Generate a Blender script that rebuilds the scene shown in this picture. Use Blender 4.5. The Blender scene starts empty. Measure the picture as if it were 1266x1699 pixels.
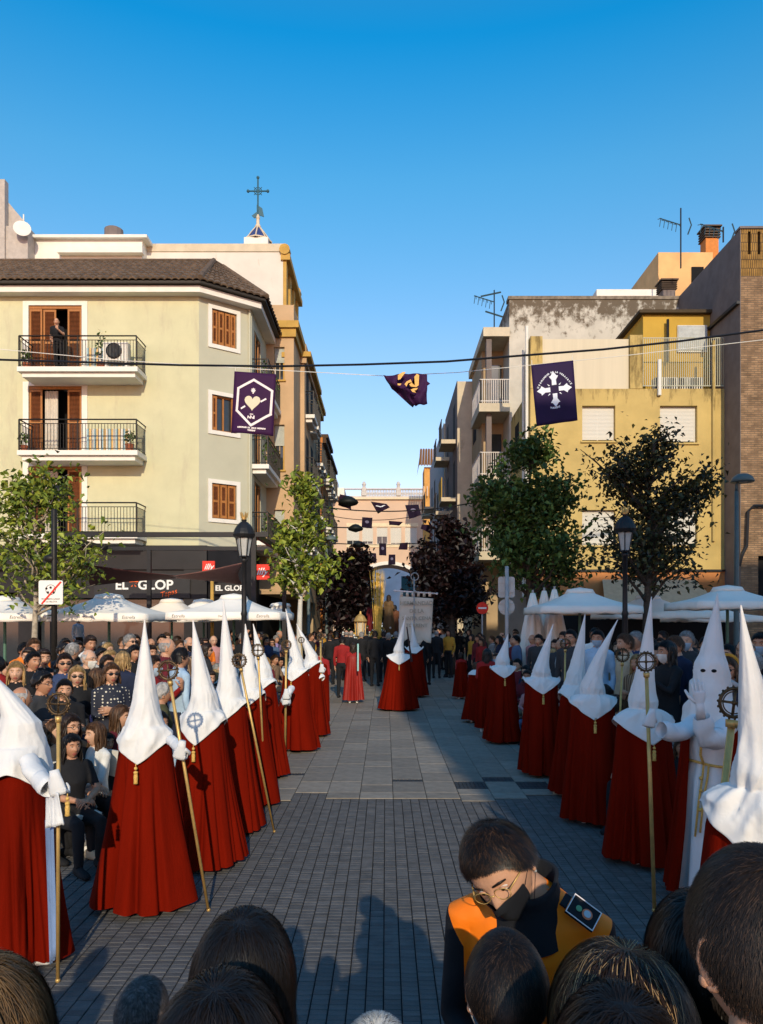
import bpy, math, random
import numpy as np
from mathutils import Vector, Matrix, noise

# ---------------------------------------------------------------- camera, sky, sun, exposure
SC = bpy.context.scene
COL = SC.collection
F, CX, HY, CH = 1227.0, 640.0, 1030.0, 2.1      # lens scale, street axis, horizon, eye height
cam_d = bpy.data.cameras.new('camera'); cam = bpy.data.objects.new('camera', cam_d); COL.objects.link(cam)
cam.location = (0, 0, CH); cam.rotation_euler = (math.radians(90), 0, 0)
cam_d.sensor_fit = 'VERTICAL'; cam_d.sensor_height = 36.0; cam_d.sensor_width = 36.0
cam_d.lens = F / 1699 * 36.0
cam_d.shift_x = (633 - CX) / 1699.0
cam_d.shift_y = (HY - 849.5) / 1699.0
cam_d.clip_start = 0.05; cam_d.clip_end = 2000
SC.camera = cam
SUN_EL = math.radians(22.8)
SD = Vector((-0.105, 1.0, 0)).normalized() * math.cos(SUN_EL); SD.z = -math.sin(SUN_EL)   # direction the light travels
w = bpy.data.worlds.new('World'); SC.world = w; w.use_nodes = True
wn = w.node_tree.nodes; wl = w.node_tree.links
bgn = wn['Background']
sky = wn.new('ShaderNodeTexSky'); sky.sky_type = 'NISHITA'; sky.sun_disc = False
sky.sun_elevation = SUN_EL; sky.sun_rotation = math.atan2(-SD.x, -SD.y)
sky.air_density = 1.0; sky.dust_density = 0.3; sky.ozone_density = 3.0; sky.altitude = 0
hs = wn.new('ShaderNodeHueSaturation'); hs.inputs['Hue'].default_value = .49; hs.inputs['Saturation'].default_value = 1.15; hs.inputs['Value'].default_value = 2.15
wl.new(sky.outputs[0], hs.inputs['Color'])
wtc = wn.new('ShaderNodeTexCoord'); wsp = wn.new('ShaderNodeSeparateXYZ'); wl.new(wtc.outputs['Generated'], wsp.inputs[0])
wr = wn.new('ShaderNodeValToRGB'); wl.new(wsp.outputs[2], wr.inputs[0]); cr = wr.color_ramp        # deepening of the blue with height, the same all round
cr.elements[0].position = .0; cr.elements[0].color = (1.0, .60, .56, 1); cr.elements[1].position = .80; cr.elements[1].color = (.50, .70, .76, 1)
for p_, c_ in ((.15, (1.0,.60,.56,1)), (.34, (.84,.67,.63,1)), (.51, (.42,.72,.73,1)), (.62, (.04,.66,.80,1))): e_ = cr.elements.new(p_); e_.color = c_
wm = wn.new('ShaderNodeVectorMath'); wm.operation = 'MULTIPLY'; wl.new(hs.outputs[0], wm.inputs[0]); wl.new(wr.outputs[0], wm.inputs[1]); wl.new(wm.outputs[0], bgn.inputs['Color'])
bgn.inputs['Strength'].default_value = 0.15
sun_d = bpy.data.lights.new('sun', 'SUN'); sun_d.energy = 3.8; sun_d.angle = math.radians(0.5); sun_d.color = (1.0, 0.85, 0.62)
sun = bpy.data.objects.new('sun', sun_d); COL.objects.link(sun); sun.location = (3, -20, 30)
sun.rotation_euler = SD.to_track_quat('-Z', 'Y').to_euler()
SC.view_settings.view_transform = 'Standard'; SC.view_settings.look = 'None'
SC.view_settings.exposure = 0.0; SC.view_settings.gamma = 1.0; SC.view_settings.use_curve_mapping = False
SC.render.engine = 'CYCLES'

def X(px, Y): return (px - CX) * Y / F
def Z(py, Y): return CH - (py - HY) * Y / F
def GY(py): return CH * F / (py - HY)
R = math.radians
rnd = random.Random(7)

# ---------------------------------------------------------------- materials
MATS = {}
def mat(name, col, rough=0.8, metal=0.0, var=0.12, scale=6.0, bump=0.0, bscale=40.0, stretch=(1,1,1), trans=0.0, coord='Object', spec=0.3, sheen=0.0, stain=None, stain_z=None, island=0.0, emit=None, alpha=None):
    if name in MATS: return MATS[name]
    m = bpy.data.materials.new(name); m.use_nodes = True; nt = m.node_tree; n = nt.nodes; l = nt.links
    b = n['Principled BSDF']; b.inputs['Roughness'].default_value = rough; b.inputs['Metallic'].default_value = metal
    b.inputs['Specular IOR Level'].default_value = spec
    if sheen: b.inputs['Sheen Weight'].default_value = sheen
    c = (*col, 1)
    tc = n.new('ShaderNodeTexCoord'); mp = n.new('ShaderNodeMapping'); mp.inputs['Scale'].default_value = stretch
    l.new(tc.outputs[coord], mp.inputs[0])
    nz = n.new('ShaderNodeTexNoise'); nz.inputs['Scale'].default_value = scale; nz.inputs['Detail'].default_value = 5; nz.inputs['Roughness'].default_value = .6
    l.new(mp.outputs[0], nz.inputs['Vector'])
    mr = n.new('ShaderNodeMapRange'); mr.inputs['From Min'].default_value = .3; mr.inputs['From Max'].default_value = .7
    mr.inputs['To Min'].default_value = 1 - var; mr.inputs['To Max'].default_value = 1 + var
    l.new(nz.outputs['Fac'], mr.inputs['Value'])
    vm = n.new('ShaderNodeVectorMath'); vm.operation = 'SCALE'; vm.inputs[0].default_value = col
    l.new(mr.outputs[0], vm.inputs['Scale']); out = vm.outputs[0]
    if island:
        ge = n.new('ShaderNodeNewGeometry'); oi = n.new('ShaderNodeObjectInfo')
        ad = n.new('ShaderNodeMath'); ad.operation = 'ADD'; l.new(ge.outputs['Random Per Island'], ad.inputs[0]); l.new(oi.outputs['Random'], ad.inputs[1])
        fr = n.new('ShaderNodeMath'); fr.operation = 'FRACT'; l.new(ad.outputs[0], fr.inputs[0])
        m2 = n.new('ShaderNodeMapRange'); m2.inputs['To Min'].default_value = 1 - island; m2.inputs['To Max'].default_value = 1 + island
        l.new(fr.outputs[0], m2.inputs['Value'])
        v2 = n.new('ShaderNodeVectorMath'); v2.operation = 'SCALE'; l.new(out, v2.inputs[0]); l.new(m2.outputs[0], v2.inputs['Scale']); out = v2.outputs[0]
    if stain:                                   # (colour, noise scale, threshold, vertical stretch)
        sc_, ssc, th, zs = stain
        mp2 = n.new('ShaderNodeMapping'); mp2.inputs['Scale'].default_value = (1, 1, zs); l.new(tc.outputs[coord], mp2.inputs[0])
        n2 = n.new('ShaderNodeTexNoise'); n2.inputs['Scale'].default_value = ssc; n2.inputs['Detail'].default_value = 8; n2.inputs['Roughness'].default_value = .7
        l.new(mp2.outputs[0], n2.inputs['Vector'])
        r2 = n.new('ShaderNodeMapRange'); r2.inputs['From Min'].default_value = th; r2.inputs['From Max'].default_value = th + .14
        l.new(n2.outputs['Fac'], r2.inputs['Value'])
        if stain_z:
            sz = n.new('ShaderNodeSeparateXYZ'); l.new(tc.outputs['Object'], sz.inputs[0]); r3 = n.new('ShaderNodeMapRange'); r3.inputs['From Min'].default_value = stain_z[0]; r3.inputs['From Max'].default_value = stain_z[1]; r3.inputs['To Min'].default_value = -.3; r3.inputs['To Max'].default_value = .22; l.new(sz.outputs[2], r3.inputs['Value'])
            a3 = n.new('ShaderNodeMath'); a3.operation = 'ADD'; l.new(n2.outputs['Fac'], a3.inputs[0]); l.new(r3.outputs[0], a3.inputs[1]); l.new(a3.outputs[0], r2.inputs['Value'])
        mx = n.new('ShaderNodeMix'); mx.data_type = 'RGBA'; l.new(r2.outputs[0], mx.inputs[0]); l.new(out, mx.inputs[6]); mx.inputs[7].default_value = (*sc_, 1); out = mx.outputs[2]
    l.new(out, b.inputs['Base Color'])
    if bump:
        nb = n.new('ShaderNodeTexNoise'); nb.inputs['Scale'].default_value = bscale; nb.inputs['Detail'].default_value = 4; l.new(mp.outputs[0], nb.inputs['Vector'])
        bp = n.new('ShaderNodeBump'); bp.inputs['Strength'].default_value = min(1, bump); bp.inputs['Distance'].default_value = .01 * max(1, bump)
        l.new(nb.outputs['Fac'], bp.inputs['Height']); l.new(bp.outputs[0], b.inputs['Normal'])
    if trans: b.inputs['Transmission Weight'].default_value = trans
    if emit: b.inputs['Emission Color'].default_value = (*emit[0], 1); b.inputs['Emission Strength'].default_value = emit[1]
    MATS[name] = m; return m

def brick_mat(name, c1, c2, mortar, bw, bh, rough=.85, rotx=True, mort=.012):
    m = bpy.data.materials.new(name); m.use_nodes = True; nt = m.node_tree; n = nt.nodes; l = nt.links; b = n['Principled BSDF']
    b.inputs['Roughness'].default_value = rough; b.inputs['Specular IOR Level'].default_value = .2
    tc = n.new('ShaderNodeTexCoord'); sp = n.new('ShaderNodeSeparateXYZ'); cb = n.new('ShaderNodeCombineXYZ'); l.new(tc.outputs['Object'], sp.inputs[0])
    ad = n.new('ShaderNodeMath'); ad.operation = 'ADD'; l.new(sp.outputs[0], ad.inputs[0]); l.new(sp.outputs[1], ad.inputs[1])
    l.new(ad.outputs[0], cb.inputs[0]); l.new(sp.outputs[2], cb.inputs[1])
    br = n.new('ShaderNodeTexBrick'); br.inputs['Scale'].default_value = 1; br.inputs['Brick Width'].default_value = bw; br.inputs['Row Height'].default_value = bh
    br.inputs['Mortar Size'].default_value = mort; br.inputs['Color1'].default_value = (*c1, 1); br.inputs['Color2'].default_value = (*c2, 1); br.inputs['Mortar'].default_value = (*mortar, 1); br.inputs['Bias'].default_value = 0
    l.new(cb.outputs[0], br.inputs['Vector'])
    nz = n.new('ShaderNodeTexNoise'); nz.inputs['Scale'].default_value = 2.5; nz.inputs['Detail'].default_value = 6; l.new(cb.outputs[0], nz.inputs['Vector'])
    mr = n.new('ShaderNodeMapRange'); mr.inputs['From Min'].default_value = .3; mr.inputs['From Max'].default_value = .7; mr.inputs['To Min'].default_value = .65; mr.inputs['To Max'].default_value = 1.25
    l.new(nz.outputs['Fac'], mr.inputs['Value']); v = n.new('ShaderNodeVectorMath'); v.operation = 'SCALE'; l.new(br.outputs['Color'], v.inputs[0]); l.new(mr.outputs[0], v.inputs['Scale'])
    l.new(v.outputs[0], b.inputs['Base Color'])
    bp = n.new('ShaderNodeBump'); bp.inputs['Distance'].default_value = .01; bp.invert = True; l.new(br.outputs['Fac'], bp.inputs['Height']); l.new(bp.outputs[0], b.inputs['Normal'])
    MATS[name] = m; return m

M_hood = mat('white_satin', (.70,.69,.68), .7, var=.05, scale=3, bump=.5, bscale=18)
M_cape = mat('red_satin_cape', (.138,.0058,.0014), .9, var=.22, scale=4, bump=.3, bscale=60, stretch=(1,1,.15), spec=.03)
M_robe = mat('white_cotton_robe', (.68,.69,.71), .75, var=.06, scale=4, bump=.4, bscale=25)
M_glove = mat('white_glove', (.66,.66,.67), .8, var=.04, bump=.3, bscale=200)
M_gold = mat('gold_paint', (.55,.35,.12), .42, metal=.45, var=.2, scale=10)
M_goldcord = mat('gold_cord', (.62,.38,.10), .7, var=.3, scale=120)
M_bronze = mat('dark_bronze', (.10,.065,.035), .45, metal=.7, var=.4, scale=30, bump=.5, bscale=80)
M_shoe_w = mat('white_shoe', (.7,.7,.7), .6)
M_black = mat('black_paint', (.012,.012,.014), .45, var=.2)
M_iron = mat('wrought_iron', (.02,.018,.016), .5, metal=.3, var=.3, scale=20)
M_steel = mat('galvanised_steel', (.34,.34,.34), .5, metal=.15, var=.15)
M_whitep = mat('white_paint', (.72,.69,.62), .7, var=.06, scale=3, stain=((.45,.36,.25),1.2,.66,.5))
M_canvas = mat('parasol_canvas', (.82,.775,.70), .85, var=.06, scale=1.5, bump=.3, bscale=12)
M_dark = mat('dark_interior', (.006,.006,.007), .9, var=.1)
M_glass = mat('window_glass', (.03,.035,.04), .08, var=.1, spec=.6)
M_cream = mat('cream_render', (.53,.51,.325), .9, var=.07, scale=1.2, bump=.3, bscale=60, stain=((.45,.41,.28),1.3,.54,.22))
M_cream2 = mat('greenish_render', (.46,.45,.34), .9, var=.05, scale=1.2, bump=.25, bscale=60)
M_wood = mat('shutter_wood', (.16,.052,.018), .55, var=.25, scale=3, stretch=(8,8,1))
M_woodf = mat('shutter_frame_wood', (.34,.135,.032), .5, var=.2, scale=3, stretch=(8,8,1))
M_tile = mat('brown_roof_tile', (.125,.085,.055), .8, var=.35, scale=8, island=.25, bump=.4)
M_peach = mat('peach_render', (.50,.335,.19), .9, var=.12, scale=.8, stain=((.5,.30,.13),.9,.58,.5), bump=.2)
M_ochre = mat('ochre_trim', (.48,.29,.07), .85, var=.15, scale=2)
M_pink = mat('pink_render', (.62,.43,.30), .9, var=.06, scale=.5, stain=((.62,.42,.30),.4,.6,.3))
M_yellow = mat('yellow_render', (.50,.36,.13), .9, var=.14, scale=.9, stain=((.20,.14,.05),2.6,.66,.25), stain_z=(7.5,10.7), bump=.3, bscale=40)
M_yellow2 = mat('bright_yellow_render', (.50,.31,.05), .9, var=.08, scale=1)
M_stained = mat('weathered_white_wall', (.52,.48,.41), .95, var=.14, scale=1.2, stain=((.13,.10,.07),2.6,.54,.8), stain_z=(12.4,15.6), bump=.4)
M_greyw = mat('grey_render', (.17,.14,.13), .95, var=.15, scale=2)
M_tanw = mat('tan_render', (.40,.29,.17), .9, var=.12, scale=1)
M_paleconc = mat('pale_concrete', (.55,.47,.34), .9, var=.12, scale=2, stain=((.35,.27,.18),1.6,.6,.5))
M_orangeb = mat('orange_render', (.55,.20,.05), .9, var=.1)
M_brick = brick_mat('tan_brick', (.34,.21,.115), (.21,.125,.07), (.17,.12,.08), .24, .075)
M_brickv = brick_mat('soldier_brick', (.34,.19,.05), (.27,.15,.04), (.10,.06,.03), .075, .30)
M_blind = mat('white_roller_blind', (.66,.62,.54), .7, var=.04, bump=.2, bscale=8, stretch=(.1,.1,6))
M_sail = mat('brown_shade_sail', (.16,.06,.055), .8, var=.08)
M_purple = mat('purple_banner_cloth', (.030,.002,.040), .75, var=.15, scale=2)
M_purple2 = mat('violet_banner_cloth', (.015,.003,.040), .75, var=.15, scale=2)
M_printw = mat('white_print', (.78,.70,.70), .8, var=.03)
M_printg = mat('gold_print', (.75,.42,.12), .8, var=.2, scale=20)
M_red = mat('red_sign', (.75,.03,.015), .5, var=.03)
M_signw = mat('white_sign', (.78,.76,.72), .5, var=.03)
M_orange = mat('orange_lettering', (.8,.12,.02), .5, var=.05)
M_bark = mat('pale_bark', (.34,.29,.22), .9, var=.4, scale=12, bump=.6)
M_barkd = mat('dark_bark', (.06,.045,.035), .9, var=.4, scale=12, bump=.6)
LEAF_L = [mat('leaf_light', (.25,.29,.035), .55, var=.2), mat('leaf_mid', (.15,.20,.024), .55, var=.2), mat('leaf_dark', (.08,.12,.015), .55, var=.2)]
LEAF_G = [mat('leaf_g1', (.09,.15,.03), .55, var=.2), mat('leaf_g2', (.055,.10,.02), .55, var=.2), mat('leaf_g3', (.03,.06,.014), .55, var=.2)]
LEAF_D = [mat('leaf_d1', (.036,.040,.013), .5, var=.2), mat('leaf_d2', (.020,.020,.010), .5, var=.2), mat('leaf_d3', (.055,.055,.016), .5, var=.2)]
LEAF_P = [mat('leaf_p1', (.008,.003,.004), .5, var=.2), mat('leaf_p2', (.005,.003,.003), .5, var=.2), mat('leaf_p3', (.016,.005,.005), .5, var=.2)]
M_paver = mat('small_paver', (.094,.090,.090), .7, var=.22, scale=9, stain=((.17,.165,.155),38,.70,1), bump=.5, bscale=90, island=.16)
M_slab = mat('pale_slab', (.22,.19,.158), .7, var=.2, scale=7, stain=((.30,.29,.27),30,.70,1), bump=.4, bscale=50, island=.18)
M_darkpaver = mat('dark_paver', (.03,.034,.04), .75, var=.15, scale=25, bump=.4, island=.15)
M_joint = mat('joint_sand', (.014,.014,.015), .95, var=.3, scale=20)
M_asph = mat('asphalt', (.07,.07,.07), .9, var=.15)

# ---------------------------------------------------------------- mesh builder
class MB:
    def __init__(s): s.v = []; s.f = []; s.m = []
    def add(s, vs, fs, mi=0):
        o = len(s.v); s.v += [tuple(p) for p in vs]; s.f += [tuple(i + o for i in q) for q in fs]; s.m += [mi] * len(fs)
    def box(s, x0, x1, y0, y1, z0, z1, mi=0, M=None):
        vs = [(x, y, z) for z in (z0, z1) for y in (y0, y1) for x in (x0, x1)]
        if M is not None: vs = [M @ Vector(p) for p in vs]
        s.add(vs, [(0,2,3,1),(4,5,7,6),(0,1,5,4),(2,6,7,3),(0,4,6,2),(1,3,7,5)], mi)
    def tube(s, pts, rad, n=8, mi=0, caps=True, flat=1.0, up=None):
        pts = [Vector(p) for p in pts]
        if not hasattr(rad, '__len__'): rad = [rad] * len(pts)
        rings = []; prev = None
        for i, p in enumerate(pts):
            t = (pts[min(i+1, len(pts)-1)] - pts[max(i-1, 0)])
            if t.length < 1e-9: t = Vector((0,0,1))
            t.normalize()
            if prev is None:
                a = Vector(up) if up is not None else (Vector((0,0,1)) if abs(t.z) < .9 else Vector((1,0,0)))
                u = t.cross(a).normalized()
            else:
                u = (prev - t * prev.dot(t));
                u = u.normalized() if u.length > 1e-6 else t.orthogonal().normalized()
            prev = u; v = t.cross(u)
            r = rad[i]; ru, rv = (r if hasattr(r, '__len__') else (r, r * flat))
            rings.append([p + u * (ru * math.cos(2*math.pi*k/n)) + v * (rv * math.sin(2*math.pi*k/n)) for k in range(n)])
        s.rings(rings, mi, caps)
    def rings(s, rings, mi=0, caps=True, closed=True):
        n = len(rings[0]); vs = [p for r in rings for p in r]; fs = []
        for i in range(len(rings) - 1):
            for k in range(n if closed else n - 1):
                a = i*n + k; b = i*n + (k+1) % n
                fs.append((a, b, b + n, a + n))
        if caps and closed:
            fs.append(tuple(range(n))[::-1]); o = (len(rings)-1)*n; fs.append(tuple(range(o, o+n)))
        s.add(vs, fs, mi)
    def sph(s, c, r, nu=12, nv=8, mi=0, M=None):
        if not hasattr(r, '__len__'): r = (r, r, r)
        vs = [Vector((c[0], c[1], c[2] + r[2]))]
        for i in range(1, nv):
            th = math.pi * i / nv
            for k in range(nu):
                ph = 2*math.pi*k/nu
                vs.append(Vector((c[0] + r[0]*math.sin(th)*math.cos(ph), c[1] + r[1]*math.sin(th)*math.sin(ph), c[2] + r[2]*math.cos(th))))
        vs.append(Vector((c[0], c[1], c[2] - r[2]))); L = len(vs) - 1
        fs = [(0, 1+k, 1+(k+1) % nu) for k in range(nu)]
        for i in range(nv - 2):
            for k in range(nu):
                a = 1+i*nu+k; b = 1+i*nu+(k+1) % nu; fs.append((a, a+nu, b+nu, b))
        fs += [(1+(nv-2)*nu+k, L, 1+(nv-2)*nu+(k+1) % nu) for k in range(nu)]
        if M is not None: vs = [M @ p for p in vs]
        s.add(vs, fs, mi)
    def lathe(s, prof, c=(0,0,0), n=16, mi=0, caps=True):
        s.rings([[Vector((c[0]+r*math.cos(2*math.pi*k/n), c[1]+r*math.sin(2*math.pi*k/n), c[2]+z)) for k in range(n)] for r, z in prof], mi, caps)
    def prism(s, poly, y0, y1, mi=0, M=None):        # polygon in x,z pushed from y0 to y1
        n = len(poly); vs = [Vector((x, y0, z)) for x, z in poly] + [Vector((x, y1, z)) for x, z in poly]
        if M is not None: vs = [M @ p for p in vs]
        s.add(vs, [tuple(range(n)), tuple(range(2*n-1, n-1, -1))] + [(i, i+n, (i+1) % n+n, (i+1) % n) for i in range(n)], mi)
    def xf(s, M): s.v = [tuple(M @ Vector(p)) for p in s.v]; return s
    def merge(s, o, off=0):
        k = len(s.v); s.v += o.v; s.f += [tuple(i + k for i in q) for q in o.f]; s.m += [i + off for i in o.m]
    def mesh(s, name, mats, smooth=False):
        me = bpy.data.meshes.new(name); me.from_pydata(s.v, [], s.f)
        for m in (mats if isinstance(mats, (list, tuple)) else [mats]): me.materials.append(m)
        if s.m and max(s.m): me.polygons.foreach_set('material_index', s.m)
        if smooth: me.polygons.foreach_set('use_smooth', [True] * len(s.f))
        me.update(); return me
    def obj(s, name, mats, parent=None, smooth=False, **kw):
        return link(name, s.mesh(name, mats, smooth), parent, **kw)

def link(name, me, parent=None, loc=None, rot=None, **kw):
    o = bpy.data.objects.new(name, me); COL.objects.link(o)
    if parent is not None: o.parent = parent
    if loc is not None: o.location = loc
    if rot is not None: o.rotation_euler = rot
    for k, v in kw.items(): o[k] = v
    return o
def thing(name, label, cat, loc=(0,0,0), rz=0.0, group=None, scale=None):
    o = bpy.data.objects.new(name, None); COL.objects.link(o); o.location = loc; o.rotation_euler = (0, 0, rz)
    o['label'] = label; o['category'] = cat; o.empty_display_size = .1
    if group: o['group'] = group
    if scale: o.scale = (scale,)*3 if not hasattr(scale, '__len__') else scale
    return o
def tag(o, label, cat, group=None):
    o['label'] = label; o['category'] = cat
    if group: o['group'] = group
    return o
def text(body, size, loc, rot, m, parent, name='lettering', ext=.003, align='CENTER', shear=0, sx=1.0, bold=0):
    c = bpy.data.curves.new('t', 'FONT'); c.body = body; c.size = size; c.extrude = ext; c.align_x = align; c.align_y = 'CENTER'; c.shear = shear; c.offset = bold; c.resolution_u = 3
    t = bpy.data.objects.new('t', c); COL.objects.link(t)
    me = bpy.data.meshes.new_from_object(t); bpy.data.objects.remove(t); bpy.data.curves.remove(c)
    me.materials.clear(); me.materials.append(m)
    o = link(name, me, parent, loc, rot); o.scale = (sx, 1, 1); return o
def remesh(mb, voxel, iters=4):
    """one continuous skin from overlapping lofts"""
    me = mb.mesh('tmp', M_dark); o = bpy.data.objects.new('tmp', me); COL.objects.link(o)
    md = o.modifiers.new('r', 'REMESH'); md.mode = 'VOXEL'; md.voxel_size = voxel
    sm = o.modifiers.new('s', 'SMOOTH'); sm.factor = .5; sm.iterations = iters
    dg = bpy.context.evaluated_depsgraph_get(); ev = o.evaluated_get(dg); m2 = bpy.data.meshes.new_from_object(ev)
    out = MB(); out.v = [tuple(v.co) for v in m2.vertices]; out.f = [tuple(p.vertices) for p in m2.polygons]; out.m = [0]*len(out.f)
    bpy.data.objects.remove(o); bpy.data.meshes.remove(me); bpy.data.meshes.remove(m2)
    return out
def lerp(a, b, t): return a + (b - a) * t
def interp(t, pts):
    for (a, va), (b, vb) in zip(pts, pts[1:]):
        if t <= b: return lerp(va, vb, (t - a) / (b - a) if b > a else 0)
    return pts[-1][1]
def ss(a, b, x):
    t = max(0, min(1, (x - a) / (b - a))); return t*t*(3-2*t)
# ================================================================ THE SETTING
def structure(name, mb, m, smooth=False): return mb.obj(name, m, None, smooth, kind='structure')
g = MB(); g.add([(-400,-60,-.05),(400,-60,-.05),(400,900,-.05),(-400,900,-.05)], [(0,1,2,3)]); structure('ground', g, M_asph)
g = MB(); g.box(-25, 25, -12, 74.5, -.045, -.012); bed = structure('plaza_paving', g, M_joint)
# small pavers in front (10 x 5 cm), large slabs beyond
X0L = .088                                            # joint line of the slab grid
Y_EDGE = 8.76
def paver_mb(w_, d_, h=.035, c=.004):
    m = MB(); a, b = w_/2, d_/2
    m.add([(-a,-b,-h),(a,-b,-h),(a,b,-h),(-a,b,-h),(-a,-b,-c*.7),(a,-b,-c*.7),(a,b,-c*.7),(-a,b,-c*.7),(-a+c,-b+c,0),(a-c,-b+c,0),(a-c,b-c,0),(-a+c,b-c,0)],
          [(0,1,5,4),(1,2,6,5),(2,3,7,6),(3,0,4,7),(4,5,9,8),(5,6,10,9),(6,7,11,10),(7,4,8,11),(8,9,10,11)]); return m
PV = paver_mb(.093, .0505); PVM = PV.mesh('paver', [M_paver]); rp = random.Random(3)
edge = {}
stuff = MB(); n_obj = 0
cells = []
for i in range(-34, 34):
    x = X0L + .1*i + .05; col4 = math.floor((i) / 4)
    e = Y_EDGE + [0, .0, -.12, 0, .18, .18, 0, -.1, .3, 0, 0][col4 % 11] ; edge[col4] = e
    y = -.4 + rp.random()*.03
    while y < e - .05:
        cells.append((x, y, i)); y += .053
cells.sort(key=lambda c: (abs(c[1] - 4.45) > .52 or c[0] > 1.1 or c[0] < -1.8, c[1]))
for k, (x, y, i) in enumerate(cells):
    dz = rp.uniform(-.0018, .0012)
    if 3.95 < y < 5.0 and -1.75 < x < .62 and n_obj < 300 and (y > 4.3 or x > -.9):
        o = bpy.data.objects.new('paver', PVM); COL.objects.link(o); o.parent = bed; o.location = (x, y, dz); n_obj += 1
    else:
        stuff.add([(p[0]+x, p[1]+y, p[2]+dz) for p in PV.v], PV.f)
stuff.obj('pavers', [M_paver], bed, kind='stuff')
SL = {}; slab_stuff = MB(); dk = MB(); nslab = 0; big = []
for c in range(-40, 40):
    x = X0L + .4*c + .2; y = edge.get(c, Y_EDGE); rr = random.Random(c*7+1)
    while y < 60:
        L = rr.choice([.4, .6, .6, .8]) if y > 9 else .3
        if 9.2 < y < 10.2 and rr.random() < .45 and abs(x) < 4:
            big.append(('d', x, y + .07, .14)); y += .14; continue
        big.append(('s', x, y + L/2, L)); y += L
big.sort(key=lambda b: (abs(b[1]) > 2.2, b[2]))
for t, x, y, L in big:
    if abs(x) > 3.2 and y > 30 and abs(x) > 8: L = L
    m = paver_mb(.393, L - .008, c=.005) if (t, L) not in SL else SL[(t, L)]
    if (t, L) not in SL: SL[(t, L)] = m; SL[(t, L, 'm')] = m.mesh('slab', [M_slab])
    dz = rp.uniform(-.002, .002)
    if t == 's' and nslab < 300 and abs(x) < 2.2:
        o = bpy.data.objects.new('slab', SL[(t, L, 'm')]); COL.objects.link(o); o.parent = bed; o.location = (x, y, dz); nslab += 1
    elif t == 's': slab_stuff.add([(p[0]+x, p[1]+y, p[2]+dz) for p in m.v], m.f)
    else:
        q = paver_mb(.045, L - .008)
        for k in range(8): dk.add([(p[0]+x-.175+.05*k, p[1]+y, p[2]) for p in q.v], q.f)
slab_stuff.obj('slabs', [M_slab], bed, kind='stuff'); dk.obj('dark_accent_pavers', [M_darkpaver], bed, kind='stuff')

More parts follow.
